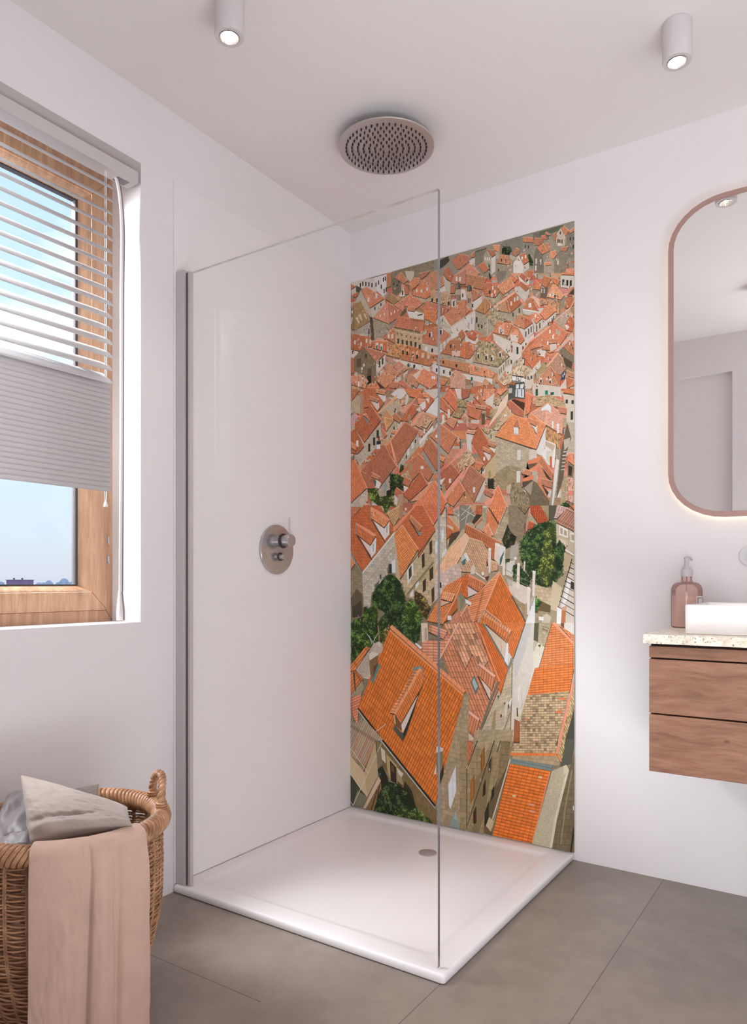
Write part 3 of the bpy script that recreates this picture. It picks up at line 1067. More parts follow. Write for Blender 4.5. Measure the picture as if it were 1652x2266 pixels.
0 231 178 146|901 1920 936 1918 936 1920 900 1922
0 224 210 198|862 1888 898 1890 895 1858 870 1865
0 74 62 48|879 1901 904 1891 915 1876 882 1884
1 209 142 108 4.5 -1.8 1.4 -8.6|878 1904 903 1894 914 1879 881 1887
0 230 177 144|878 1903 903 1893 903 1895 878 1905
6 240 235 228 2.7 6.6|905 1907 925 1926 913 1948
6 192 176 154 4.1 9.2|939 1943 949 1936
0 217 185 168|998 1929 928 1866 948 1873 1005 1899
3 138 124 100 5.1 -1.5 0.0 -5.0|963 1883 1003 1840 1000 1807 976 1795 963 1823 949 1870
0 74 62 48|990 1902 1006 1875 1006 1837 964 1880
1 198 134 100 2.6 -4.3 -6.0 -4.8|990 1905 1005 1878 1005 1839 963 1883
0 224 173 140|989 1904 1005 1878 1006 1879 990 1905
0 90 76 52|966 1846 998 1820 995 1794 966 1820
0 74 62 48|804 1871 814 1834 811 1794 765 1807 760 1819
2 219 194 166 1.4 -5.2 -4.2 -4.9|804 1874 814 1837 811 1797 765 1810 759 1822
0 74 62 48|814 1837 847 1813 834 1793 817 1793
2 211 187 157 4.6 -3.4 0.5 -6.9|814 1840 846 1816 833 1796 816 1796
0 106 92 72|802 1872 814 1864 816 1840 808 1838
0 232 226 216|805 1864 811 1862 811 1846 806 1849
0 226 216 204|734 1839 765 1854 760 1816 741 1814
6 58 52 42 2.0 3.6|746 1822
0 74 62 48|765 1823 760 1778 730 1771 716 1786
2 217 193 160 -0.6 -5.1 -5.3 -4.0|765 1826 759 1781 730 1774 715 1789
0 216 203 184|816 1791 848 1816 850 1767 839 1747 814 1750
6 58 54 44 3.1 6.1|826 1789 841 1789
0 80 80 74|753 1784 814 1773 814 1750 750 1760
0 236 234 228|765 1807 819 1791 814 1774 763 1788
0 58 58 54|762 1807 819 1789 819 1792 762 1809
0 58 58 54|763 1787 813 1772 814 1774 763 1790
0 58 58 54|781 1802 778 1783 780 1782 783 1802
0 58 58 54|800 1796 796 1778 797 1778 802 1796
6 176 112 56 5.8 4.1|759 1779 770 1776
6 223 227 228 5.8 8.1|785 1763 802 1761
0 74 62 48|913 1818 953 1735 848 1764
1 210 149 117 3.1 -6.5 -6.1 -5.0|913 1821 952 1738 848 1767
0 230 180 148|912 1821 951 1738 953 1739 914 1821
0 74 62 48|945 1860 964 1836 974 1800 956 1777 937 1785 918 1823
1 193 148 122 3.2 -4.1 -4.6 -6.3|944 1863 963 1839 974 1803 955 1780 936 1788 917 1826
0 222 180 151|943 1863 962 1838 964 1839 945 1864
0 74 62 48|913 1818 937 1785 956 1774 953 1735
1 205 126 90 3.0 -4.2 3.9 -8.2|913 1821 936 1788 955 1777 952 1738
0 228 169 135|912 1821 935 1788 937 1789 914 1821
0 240 180 154|942 1865 898 1821 903 1817 946 1861
6 228 212 196 4.7 9.3|878 1773 915 1764
6 47 58 52 3.1 5.3|878 1769 914 1760
0 217 200 184|848 1766 952 1737 976 1766 976 1726 845 1746
0 58 74 90|959 1787 974 1793 971 1762 955 1758
6 223 227 230 1.3 5.2|963 1776 968 1782
0 74 62 48|977 1792 1006 1774 1006 1759 982 1768
1 201 145 108 4.3 -2.6 1.8 -8.4|976 1795 1005 1777 1005 1762 982 1771
0 226 178 144|976 1794 1005 1776 1006 1778 977 1796
0 74 62 48|974 1769 1006 1751 998 1734 977 1727
1 199 120 87 4.4 -2.5 0.5 -8.4|974 1772 1005 1754 998 1737 976 1730
0 224 166 134|973 1771 1005 1753 1006 1755 974 1773
0 74 62 48|1006 1751 1006 1733 977 1724 982 1731
1 225 147 96 0.0 -4.9 -5.9 -4.9|1005 1754 1005 1736 976 1726 982 1734
0 238 180 138|1005 1754 1005 1736 1006 1735 1006 1754
0 217 205 195|6 2340 134 2330 141 2264 63 2299 29 2298 6 2325
6 31 42 34 3.0 9.3|56 2315 69 2318 85 2313 101 2308 117 2301
0 227 219 216|130 2331 192 2331 192 2249 174 2238 138 2274
6 42 42 38 2.6 9.2|138 2298 151 2304 165 2283 176 2311 186 2313 180 2261 190 2265
0 85 80 63|31 2319 61 2301 48 2284 33 2291
0 213 200 186|6 2309 33 2311 33 2288 10 2277
0 74 62 48|7 2327 32 2311 7 2304
1 207 129 98 5.4 -3.6 0.0 -10.0|6 2331 31 2314 6 2308
0 228 170 139|6 2330 30 2314 32 2315 7 2332
0 74 62 48|9 2280 42 2282 49 2271 26 2264
1 199 123 93 5.8 0.4 9.1 -8.6|8 2284 41 2286 48 2275 25 2267
0 224 168 136|9 2282 41 2285 40 2287 8 2285
3 127 117 96 5.6 -1.9 0.0 -5.8|217 2310 263 2294 265 2245 246 2226 221 2243
6 42 42 32 2.5 4.5|228 2281 246 2271 254 2285
0 74 62 48|264 2320 299 2276 278 2268 233 2304
1 211 144 108 3.6 -4.5 -8.4 -4.4|263 2324 298 2280 277 2271 232 2307
0 230 178 144|263 2323 297 2279 299 2280 264 2324
0 74 62 48|193 2331 218 2328 215 2271 197 2269
1 197 134 99 5.7 -0.6 0.6 -9.8|192 2334 217 2331 214 2275 196 2273
0 224 173 140|192 2333 218 2330 217 2333 192 2335
0 210 196 178|284 2322 329 2311 326 2285 309 2271 291 2293
0 74 62 48|330 2281 358 2272 354 2252 320 2233 303 2264
1 225 148 109 5.4 -1.8 -7.7 -4.9|329 2284 357 2275 353 2255 319 2236 302 2267
0 238 180 144|329 2283 357 2274 357 2276 330 2285
0 74 62 48|354 2293 405 2293 388 2276 364 2267
1 199 129 102 5.2 -0.0 3.8 -9.7|353 2297 404 2296 387 2280 364 2271
0 224 170 141|354 2295 404 2295 404 2297 353 2298
0 224 216 208|444 2214 476 2223 476 2196 453 2195
3 192 177 152 6.5 -2.1 0.0 -5.7|316 2215 384 2185 414 2195 437 2201 404 2171 374 2171
0 74 62 48|418 2287 441 2281 477 2221 421 2202 415 2191 375 2265
1 209 150 116 5.5 -1.3 -8.1 -4.1|417 2290 440 2285 476 2224 420 2205 414 2195 374 2268
0 74 62 48|375 2265 415 2191 385 2182 315 2212
1 224 144 105 3.1 -5.6 -6.6 -5.9|374 2268 414 2195 384 2185 314 2215
0 237 178 142|373 2268 413 2195 415 2195 375 2268
6 232 224 216 3.8 6.5|341 2227 364 2221 390 2222
0 74 62 48|285 2267 306 2257 303 2219 280 2219
1 198 128 91 6.3 -3.2 -8.0 -73.9|284 2271 305 2260 302 2222 279 2223
0 224 170 136|284 2270 305 2259 306 2261 285 2272
0 228 220 210|258 2229 277 2249 283 2218 256 2220
6 47 58 52 3.1 9.0|272 2233
0 196 184 168|25 2245 61 2292 106 2204 116 2159 101 2174 67 2233
0 207 195 180|106 2204 183 2227 187 2205 119 2158
6 58 52 42 2.9 6.1|132 2197 163 2207
0 74 62 48|91 2296 182 2225 107 2200 60 2289
1 225 150 114 5.5 -4.3 -10.4 -2.5|90 2300 181 2229 106 2204 60 2293
0 238 181 147|89 2299 181 2228 182 2230 90 2301
6 226 220 212 4.8 9.9|99 2242 140 2249
0 74 62 48|24 2233 30 2118 5 2132 5 2209
1 151 124 87 0.3 -5.6 -4.7 -6.0|23 2236 29 2121 4 2135 4 2212
0 200 168 134|22 2237 28 2121 30 2121 25 2236
0 74 62 48|60 2242 107 2145 30 2118 24 2233
1 180 143 101 2.7 -5.6 -8.3 -2.2|60 2246 106 2148 29 2121 23 2236
0 215 178 140|58 2246 105 2148 108 2148 61 2246
0 216 200 176|44 2179 52 2150 48 2147 29 2176
0 216 200 176|58 2189 67 2159 63 2157 44 2185
0 216 200 176|82 2187 91 2160 86 2160 71 2186
0 208 191 164|6 2181 18 2184 10 2152 5 2156
6 232 228 220 3.8 6.9|12 2206
3 185 173 160 7.3 -2.1 0.0 -6.0|6 2123 33 2121 106 2145 112 2079 86 2081 60 2101 6 2108
6 74 68 58 3.7 12.3|101 2103
0 90 82 64|104 2167 121 2160 129 2064 114 2060
0 74 62 48|215 2241 257 2202 229 2191 186 2223
1 184 148 104 4.9 -4.5 -6.4 -4.0|214 2245 256 2205 228 2195 185 2227
0 217 180 142|213 2244 256 2205 257 2206 215 2245
3 176 162 140 7.0 -2.1 0.0 -5.9|123 2159 205 2116 210 2082 178 2070 174 2055 130 2057
3 168 153 138 6.8 -2.0 0.0 -5.8|207 2115 249 2129 256 2112 214 2090
0 74 62 48|196 2206 205 2113 124 2155
1 227 157 126 0.5 -5.5 -7.8 -5.4|195 2209 204 2116 123 2159
0 238 184 153|194 2209 203 2116 205 2116 196 2209
0 74 62 48|195 2208 271 2154 264 2136 205 2113
1 207 134 106 5.5 -3.9 1.0 -9.8|194 2211 270 2157 263 2139 204 2116
0 228 173 143|193 2210 270 2157 271 2158 195 2212
0 237 162 124|194 2209 203 2116 205 2116 196 2209
6 240 232 224 2.5 5.5|181 2162 216 2157 232 2162 160 2159
0 74 62 48|229 2187 306 2215 285 2175 275 2152
1 224 154 121 5.2 1.9 9.4 -7.2|228 2190 305 2219 284 2178 274 2155
0 237 183 150|229 2189 306 2218 305 2220 227 2191
0 74 62 48|306 2217 375 2168 341 2149 285 2172 285 2199
1 229 149 118 5.3 -3.8 -6.9 -5.9|305 2220 374 2171 340 2152 284 2175 284 2202
0 240 180 149|305 2219 373 2171 374 2172 306 2221
0 106 96 72|260 2142 288 2169 295 2152 270 2133
0 74 62 48|398 2166 438 2149 441 2119 375 2130 356 2151
1 217 138 106 5.8 -2.5 -9.0 -3.1|397 2169 437 2152 440 2122 374 2133 355 2155
0 234 175 143|397 2168 437 2151 437 2153 397 2170
0 74 62 48|451 2146 493 2118 477 2103 451 2097
1 194 125 97 5.2 -3.4 0.0 -9.2|450 2149 492 2122 476 2106 450 2100
0 222 168 138|450 2148 492 2121 493 2122 451 2150
0 74 62 48|415 2209 506 2174 497 2125 401 2168
1 205 169 135 8.3 -3.1 -2.7 -8.4|414 2212 505 2178 496 2128 401 2171
0 228 190 158|414 2211 505 2177 506 2179 414 2213
6 58 48 32 3.7 7.9|414 2174 436 2166 466 2154 490 2142
0 201 160 112|404 2180 421 2179 420 2184 403 2185
0 201 189 169|463 2262 499 2225 496 2186 476 2193
0 74 62 48|464 2270 490 2270 516 2247 500 2225 480 2240
1 193 123 91 5.2 -0.1 5.0 -9.2|463 2274 489 2273 515 2250 499 2228 480 2244
0 74 62 48|516 2247 567 2260 567 2201 519 2212 500 2222
1 207 146 122 4.6 1.2 -4.6 -7.1|515 2250 566 2263 566 2204 518 2215 499 2225
0 228 179 151|516 2249 567 2262 566 2264 514 2251
6 232 224 216 3.8 8.9|526 2234 541 2229
0 74 62 48|500 2207 522 2211 519 2174 497 2179
1 196 127 94 7.5 1.2 -4.1 -35.4|499 2211 521 2214 518 2178 496 2183
0 223 170 137|499 2210 522 2213 521 2215 498 2212
0 185 165 140|523 2194 544 2189 544 2135 526 2139
0 85 82 74|524 2192 524 2206 529 2215 534 2220 542 2209 544 2199 544 2188
0 138 135 124|526 2196 528 2210 533 2215 533 2194
6 74 58 40 1.4 11.4|529 2158 536 2155 541 2154
0 216 206 194|502 2155 523 2154 523 2122 502 2124
6 47 58 52 3.2 10.0|513 2136
0 221 213 202|501 2045 566 2074 566 2017 537 2003 499 1993
3 208 196 176 8.2 -2.5 0.0 -7.3|463 2100 501 2045 499 2013 450 2054 427 2076 444 2098
0 74 62 48|559 2139 567 2133 567 2070 503 2043 464 2097
1 211 144 110 4.9 -3.5 -8.1 -3.6|558 2142 566 2136 566 2074 502 2046 463 2100
0 221 208 188|461 2099 499 2044 502 2046 465 2101
0 221 208 188|502 2043 568 2072 565 2075 499 2047
0 181 168 143|428 2072 498 2040 499 2043 429 2075
6 106 90 68 2.3 5.8|462 2080
0 229 221 214|291 2159 336 2144 375 2124 375 2095 305 2123
0 74 62 48|299 2166 339 2154 330 2140 296 2152
1 221 148 106 6.1 -1.8 -2.2 -8.8|298 2169 338 2158 329 2144 295 2155
0 236 180 143|298 2168 338 2157 338 2159 299 2170
6 90 106 74 11.9 2.9|357 2123
0 74 62 48|292 2144 308 2115 263 2130
1 195 128 88 2.9 -5.3 -8.8 -4.0|291 2147 307 2119 262 2134
0 222 170 134|290 2147 306 2118 308 2119 293 2147
0 74 62 48|378 2132 438 2120 428 2068 405 2086 375 2102
1 225 142 94 7.3 -1.5 -1.2 -10.9|377 2135 437 2123 427 2071 404 2089 374 2105
0 238 177 137|377 2134 437 2122 437 2124 377 2136
3 210 180 142 11.2 -3.3 0.0 -7.7|231 2098 370 2047 364 1970 350 1982 233 2029
6 74 64 50 4.9 10.5|251 2034 272 2026 293 2018 314 2011 335 2004 355 1990
6 138 116 84 4.2 4.5|248 2066 269 2056 291 2047 312 2040 333 2031 353 2024
0 122 108 80|233 2091 365 2042 366 2045 234 2094
0 230 216 188|233 2083 365 2035 365 2037 234 2084
6 192 164 124 1.4 30.0|262 2057 323 2031
0 74 62 48|250 2134 381 2093 371 2045 229 2096
1 215 134 102 6.7 -2.1 -4.4 -7.9|249 2138 380 2097 370 2048 228 2099
0 232 173 141|249 2137 380 2096 381 2097 250 2139
0 74 62 48|313 2116 381 2093 371 2045 306 2069
1 202 132 98 7.4 -2.4 -10.9 -72.9|312 2119 380 2097 370 2048 305 2073
0 226 172 139|312 2118 380 2096 381 2097 312 2120
0 74 62 48|229 2089 238 2073 234 2026 200 2047 177 2056
1 215 138 100 3.1 -5.3 -8.1 -5.1|228 2092 237 2077 233 2029 200 2051 176 2060
0 232 175 140|227 2092 236 2077 238 2077 229 2092
6 228 218 204 5.4 9.1|203 2064 221 2059
0 207 195 176|367 2007 439 1979 439 1943 404 1953 367 1974
0 216 206 192|439 1979 499 2011 497 1987 457 1951 439 1943
0 74 62 48|425 2055 440 1976 368 2003 398 2059
1 206 131 99 1.0 -5.3 -10.5 1.5|424 2059 439 1979 367 2007 397 2062
0 228 172 140|423 2059 438 1979 440 1979 425 2059
0 74 62 48|425 2055 451 2053 500 2008 440 1976
1 208 134 101 5.8 -0.5 1.8 -9.5|424 2059 450 2057 499 2011 439 1979
0 229 173 140|424 2058 450 2055 450 2058 424 2060
6 216 204 190 5.7 10.2|409 2032 458 2035
6 47 52 48 3.7 8.8|403 2031 454 2033
6 42 42 36 4.3 10.8|414 1963
6 230 223 216 5.7 8.8|386 1977
6 181 164 138 3.3 11.6|463 1973 480 1985
0 168 153 124|367 2004 438 1976 439 1978 367 2006
0 168 153 124|440 1976 500 2008 498 2011 438 1978
0 74 62 48|551 2024 567 1997 551 1980 533 2009
1 201 129 92 2.9 -4.9 -6.5 -5.7|550 2027 566 2000 550 1983 533 2012
0 226 170 136|549 2027 565 2000 567 2000 551 2027
0 221 211 198|6 2044 50 2029 27 2001 6 2008
6 42 42 36 4.6 7.2|16 2028
0 74 62 48|22 2105 83 2084 83 2036 53 2023 5 2041 7 2095
1 196 120 86 6.7 -2.3 -8.6 -5.4|22 2109 82 2088 82 2040 52 2027 4 2044 6 2099
0 223 166 133|21 2108 82 2087 82 2089 22 2110
0 74 62 48|83 2084 109 2073 125 2044 118 2030 83 2036
1 221 130 90 6.4 -2.7 0.0 -9.8|82 2088 108 2077 124 2048 117 2034 82 2040
0 236 171 135|82 2087 108 2076 109 2078 82 2089
6 224 224 216 4.2 8.7|27 2070 60 2056 89 2065 109 2058
0 208 196 180|52 2103 97 2091 93 2084 52 2095
0 74 62 48|193 2049 202 1992 118 2025 139 2059
1 225 131 90 0.9 -5.5 -11.5 2.1|192 2052 201 1996 117 2029 138 2062
0 238 172 135|191 2052 200 1996 203 1996 194 2052
0 236 174 146|127 2055 149 2068 181 2053 178 2043 156 2051
6 223 214 204 7.3 12.9|143 2034 166 2026
6 90 122 104 4.4 7.7|142 2028 166 2019
3 141 124 96 7.1 -2.0 0.0 -5.9|76 2038 138 1961 141 1875 93 1870 82 1905 23 1949 23 2005
6 106 90 64 11.1 18.5|104 1923 48 1976
6 42 36 24 11.1 17.0|103 1893
6 216 212 204 4.5 6.2|75 1962 65 1948
6 90 76 56 5.6 9.3|86 1999
0 224 211 194|138 1962 186 1989 186 1947 141 1908
6 58 58 48 4.0 13.7|156 1952 172 1963
0 74 62 48|79 2036 188 1990 139 1958
1 207 138 109 6.4 -2.7 7.0 -9.2|78 2039 187 1994 138 1962
0 228 175 144|78 2038 187 1993 187 1995 79 2040
0 226 216 202|221 1962 263 1952 401 1905 406 1881 360 1894 298 1919 242 1947
0 74 62 48|211 2021 266 2019 273 1980 257 1957 190 1982
2 212 156 108 6.7 -0.3 -2.7 -4.8|210 2025 265 2022 272 1983 256 1961 189 1986
0 74 62 48|268 2014 313 2000 385 1963 428 1915 401 1901 263 1952
1 204 133 90 6.2 -1.9 -0.8 -9.3|267 2017 312 2003 384 1967 427 1918 401 1904 262 1955
0 227 172 135|267 2016 312 2002 312 2004 267 2018
6 229 168 128 7.3 10.5|274 1992 297 1984 324 1968 345 1962 370 1954 397 1947
6 31 63 52 4.5 8.1|274 1983 295 1975 322 1960 343 1952
6 200 208 204 4.1 5.9|370 1949 397 1941 200 2005
6 34 68 58 4.8 7.4|302 1925 329 1914
0 224 214 202|419 1907 499 1878 499 1840 437 1865 414 1883
0 74 62 48|428 1928 582 1884 582 1846 435 1902
1 208 147 108 6.2 -2.1 -1.3 -10.8|427 1932 581 1887 581 1849 434 1906
0 229 180 144|427 1931 581 1886 582 1888 427 1933
6 34 58 48 3.6 7.3|435 1882 468 1870 496 1859
6 58 52 42 4.2 5.8|466 1909 525 1885
3 184 168 144 6.2 -1.7 0.0 -5.5|453 1947 544 1919 566 1911 566 1888 457 1929
0 74 62 48|497 1990 544 1984 544 1914 453 1946
1 196 128 93 5.7 -0.7 -6.2 -6.2|496 1993 544 1987 544 1917 452 1949
0 223 170 136|496 1992 544 1986 544 1988 496 1994
0 228 196 176|505 1948 544 1942 540 1919 505 1928
0 74 62 48|554 1974 567 1968 567 1905 544 1914
1 230 137 92 5.5 -2.2 -1.4 -8.7|553 1977 566 1972 566 1908 544 1917
0 240 174 136|553 1976 566 1971 567 1973 553 1978
6 47 52 48 3.5 7.2|499 1968
0 90 58 42|136 1886 185 1843 160 1847 149 1864
0 74 62 48|211 1941 263 1895 186 1842 139 1882
1 222 157 120 4.8 -4.3 -7.4 -6.1|210 1944 262 1898 185 1845 138 1886
0 236 184 150|209 1944 261 1898 263 1899 211 1945
0 74 62 48|257 1945 303 1906 264 1892 224 1931
1 219 157 131 4.9 -4.2 -9.2 -3.8|256 1949 302 1910 263 1895 223 1935
0 234 184 156|256 1948 301 1909 303 1910 257 1949
0 216 202 188|228 1864 302 1907 295 1890 249 1861
0 230 211 192|312 1875 364 1897 357 1882 336 1852
0 74 62 48|313 1884 358 1842 341 1820 303 1844 284 1877
1 214 155 122 4.5 -4.3 -9.9 -2.4|312 1887 357 1845 340 1824 302 1847 283 1880
0 232 184 151|311 1887 356 1844 358 1845 313 1888
0 74 62 48|375 1896 440 1849 436 1821 401 1808 337 1849 361 1881
1 236 156 118 5.0 -3.6 -6.0 -6.8|374 1900 439 1853 435 1824 401 1811 336 1852 360 1884
0 243 184 149|373 1899 438 1852 439 1853 374 1900
6 240 235 230 4.0 5.8|416 1854 425 1852
0 74 62 48|519 1867 567 1832 567 1784 497 1797 500 1837
1 224 173 148 4.8 -3.5 -4.7 -7.3|518 1870 566 1836 566 1787 496 1801 499 1840
0 237 192 164|518 1870 566 1835 567 1836 519 1871
6 201 168 144 3.8 7.1|525 1833
0 74 62 48|451 1845 487 1831 474 1812 451 1816
1 223 146 107 5.6 -2.2 0.0 -9.2|450 1848 486 1834 473 1816 450 1819
0 236 179 144|450 1847 486 1833 486 1835 450 1849
0 74 62 48|5 2005 26 1995 26 1932 5 1933
1 195 123 90 6.4 -3.0 0.0 -10.0|4 2008 25 1998 25 1936 4 1936
0 222 168 135|4 2007 25 1998 26 1999 5 2009
0 74 62 48|7 1920 76 1915 94 1882 83 1855 7 1885
1 233 160 122 6.8 -0.4 0.0 -10.0|6 1923 75 1919 93 1885 82 1859 6 1889
0 242 186 151|6 1922 75 1918 74 1920 6 1924
6 232 226 220 4.9 11.5|48 1883 69 1898
6 74 74 64 2.3 6.8|70 1895
0 74 62 48|105 1871 139 1879 161 1843 94 1853
1 239 153 112 5.9 1.6 -5.1 -8.0|104 1874 138 1883 160 1847 93 1857
0 244 182 146|105 1873 138 1882 137 1884 104 1875
6 176 138 106 5.6 22.5|270 1886
6 160 112 74 5.5 16.9|129 1892
0 74 62 48|211 1865 259 1853 250 1830 202 1841
1 210 138 103 6.3 -1.6 -3.2 -8.7|210 1869 258 1857 249 1834 201 1844
0 230 175 142|210 1868 258 1856 258 1858 210 1870
0 74 62 48|275 1863 310 1825 299 1821 261 1844
1 220 140 105 4.2 -4.6 -5.5 -7.4|274 1866 309 1828 298 1824 260 1848
0 235 176 142|273 1866 308 1828 310 1829 275 1867
8
0 74 62 48|7 1865 53 1852 7 1807
1 198 130 98 7.2 -2.0 0.0 -10.0|6 1869 52 1856 6 1811
3 201 181 148 9.7 -2.3 0.0 -6.0|5 1810 52 1838 56 1750 5 1772
0 74 62 48|72 1855 139 1846 182 1781 148 1748 117 1775 76 1770
1 207 124 85 7.2 -1.1 0.4 -9.9|71 1860 138 1850 181 1786 147 1752 116 1779 75 1774
6 176 154 128 7.5 43.5|63 1796
0 230 221 214|147 1824 187 1825 189 1794 178 1786
0 74 62 48|139 1844 190 1829 184 1813 139 1827
1 223 156 117 6.9 -2.0 0.0 -9.7|138 1848 189 1833 183 1817 138 1832
0 236 184 148|137 1847 188 1832 189 1835 138 1850
0 224 212 202|112 1800 152 1793 156 1769 145 1754
0 74 62 48|105 1820 155 1797 148 1785 105 1803
1 207 141 105 6.6 -3.0 0.0 -9.8|104 1824 154 1802 147 1789 104 1807
0 228 176 142|104 1823 154 1800 155 1803 105 1825
0 226 218 212|214 1815 246 1834 277 1829 298 1808 267 1786 242 1795
3 201 183 158 6.9 -1.6 0.0 -5.8|147 1743 214 1778 256 1791 265 1741 228 1725 214 1724
0 229 184 136|147 1746 246 1810 242 1792 154 1742
6 58 52 40 2.8 4.5|237 1747 233 1739
0 74 62 48|296 1808 299 1762 268 1755 263 1779
2 212 180 143 0.4 -5.7 -4.3 -3.7|295 1812 298 1767 267 1759 262 1784
0 224 210 194|291 1804 302 1796 295 1761 284 1760
0 74 62 48|282 1825 375 1811 361 1792 341 1778 306 1788
1 230 141 98 6.6 -1.0 5.9 -8.9|281 1829 374 1815 360 1797 340 1782 305 1793
0 216 204 190|374 1809 440 1805 440 1776 420 1765 401 1785
0 230 224 218|420 1762 442 1770 439 1692 380 1719
0 74 62 48|354 1796 401 1778 426 1760 381 1715 347 1753 337 1782
1 216 125 88 6.2 -2.4 -7.3 -5.9|353 1801 401 1782 425 1764 380 1719 347 1757 336 1787
0 233 168 134|353 1799 400 1781 401 1783 354 1802
0 74 62 48|347 1774 383 1764 378 1744 351 1751
1 237 165 124 6.4 -1.7 1.4 -9.5|347 1778 382 1769 377 1749 350 1755
0 244 188 152|346 1776 382 1767 382 1770 347 1779
0 229 221 214|353 1750 382 1764 385 1737 370 1726
0 74 62 48|371 1795 401 1785 401 1769 375 1776
1 236 162 121 6.3 -2.1 1.6 -9.5|370 1800 401 1789 401 1773 374 1780
0 243 187 150|370 1798 400 1788 401 1791 371 1801
0 229 221 214|382 1773 401 1773 399 1750
0 237 160 136|274 1731 353 1798 360 1803 312 1753 274 1719
0 74 62 48|323 1755 363 1736 341 1716 306 1683 263 1694
1 204 119 81 6.1 -2.9 -6.6 -6.6|323 1759 362 1740 340 1720 305 1687 262 1698
0 227 166 130|322 1758 361 1739 362 1742 323 1760
0 74 62 48|327 1753 361 1739 354 1723 334 1731
1 202 136 106 6.3 -2.5 3.0 -9.5|326 1757 360 1744 353 1727 333 1735
0 226 174 143|325 1756 360 1742 361 1745 327 1758
0 224 212 202|336 1732 360 1744 360 1720
6 168 152 120 5.9 19.3|306 1697
0 235 166 138|314 1679 353 1718 374 1718 329 1668
0 74 62 48|371 1713 438 1686 391 1631 330 1666
1 216 165 129 6.1 -2.5 -6.1 -6.9|370 1717 437 1690 390 1636 329 1671
0 233 188 154|370 1716 437 1688 438 1691 371 1719
0 74 62 48|381 1687 415 1677 388 1645 358 1660
2 218 180 144 8.4 -2.5 -4.9 -5.5|380 1691 414 1681 387 1649 357 1665
0 216 202 187|353 1585 439 1666 440 1640 394 1622 375 1580 357 1570
0 232 228 222|350 1597 417 1659 419 1645 355 1587
6 236 232 226 3.4 8.8|377 1639
6 176 154 128 5.6 17.5|424 1662
0 196 180 152|14 1712 29 1704 75 1624 78 1595 41 1568 6 1619
3 200 187 168 9.5 -1.9 0.0 -5.9|76 1625 163 1698 167 1608 130 1587 52 1523 29 1572
0 74 62 48|111 1782 165 1708 79 1621 26 1695
1 197 114 79 4.4 -6.1 -8.2 -8.5|110 1786 164 1712 78 1625 25 1699
0 224 163 130|108 1786 163 1711 166 1713 112 1787
6 47 54 44 5.6 17.0|103 1599 129 1623 147 1653
6 160 40 48 4.4 9.2|153 1634
6 224 224 232 9.1 9.2|151 1597
6 48 48 58 10.9 7.6|152 1616
0 74 62 48|70 1742 91 1744 111 1705 87 1729
1 219 153 120 6.9 0.7 11.3 -8.7|69 1747 90 1749 110 1709 86 1734
0 234 182 150|69 1745 90 1747 89 1751 68 1749
0 141 139 136|69 1744 101 1717 106 1693 97 1700
0 208 168 168|5 1744 25 1762 48 1743 5 1703
0 74 62 48|7 1677 30 1687 77 1602 42 1575 7 1583
1 194 114 77 6.1 2.6 0.0 -10.0|6 1681 29 1691 76 1607 41 1579 6 1587
0 222 163 128|7 1680 30 1690 28 1693 5 1683
6 232 228 224 6.5 14.0|40 1623
0 74 62 48|7 1630 42 1607 34 1589 7 1605
1 229 151 109 6.1 -4.0 0.0 -10.0|6 1634 41 1612 33 1594 6 1609
0 240 182 144|5 1633 40 1611 42 1613 7 1635
3 201 184 156 6.8 -1.5 0.0 -5.8|192 1660 232 1701 249 1683 249 1653 214 1642 192 1608
6 74 60 44 3.6 6.0|230 1669
0 74 62 48|193 1750 234 1701 193 1657 168 1719
1 219 161 112 4.3 -5.1 -6.2 -7.3|192 1754 233 1705 192 1661 167 1724
0 234 186 146|191 1753 232 1704 235 1706 194 1755
0 242 200 160|167 1724 233 1704 234 1706 167 1726
0 242 200 160|182 1722 191 1663 194 1663 185 1722
0 74 62 48|236 1730 266 1698 257 1683 224 1706
1 204 133 98 4.5 -4.9 -4.3 -8.3|235 1735 265 1702 256 1687 223 1711
0 227 172 139|234 1734 264 1702 267 1703 237 1736
0 74 62 48|218 1659 247 1649 240 1638 215 1647
1 234 157 117 6.6 -2.2 -2.8 -9.0|217 1663 246 1654 239 1642 214 1651
0 242 184 148|217 1662 245 1652 246 1655 218 1664
0 74 62 48|168 1671 197 1640 179 1627
1 217 139 99 4.6 -4.9 2.4 -9.8|167 1675 196 1644 178 1631
0 234 176 140|166 1674 195 1643 197 1645 168 1676
3 196 184 166 8.6 -1.9 0.0 -5.6|348 1642 355 1582 298 1529 256 1490 246 1518
6 224 216 208 5.2 13.4|300 1561 321 1586
6 58 52 42 2.7 7.4|335 1602 291 1541
0 74 62 48|282 1686 351 1640 247 1510 193 1587
1 192 121 89 6.0 -4.0 -7.6 -8.4|281 1690 351 1644 246 1514 192 1592
0 221 166 134|280 1689 350 1643 352 1645 282 1691
0 74 62 48|215 1609 247 1510 191 1587
1 220 125 87 2.0 -6.1 -8.6 -8.0|214 1614 246 1514 191 1592
0 235 168 134|212 1613 244 1514 248 1514 216 1614
0 235 160 136|191 1595 277 1692 286 1688 214 1614
0 242 200 160|212 1613 234 1522 237 1522 215 1614
3 184 171 154 9.2 -1.6 0.0 -5.8|143 1404 244 1507 228 1478 207 1386 171 1373
6 138 160 160 4.3 18.2|185 1424
0 74 62 48|182 1600 241 1506 142 1404 60 1497
1 188 118 88 3.6 -5.8 -9.1 -7.8|181 1605 241 1510 141 1408 60 1501
0 219 165 134|180 1604 239 1509 242 1510 183 1605
0 74 62 48|60 1497 91 1482 147 1410 137 1401 92 1418
1 185 118 86 6.9 -3.4 4.7 -11.6|60 1501 90 1486 146 1414 136 1406 91 1423
0 218 165 133|59 1500 89 1485 90 1488 60 1502
0 226 220 214|140 1462 165 1439 154 1418 132 1426
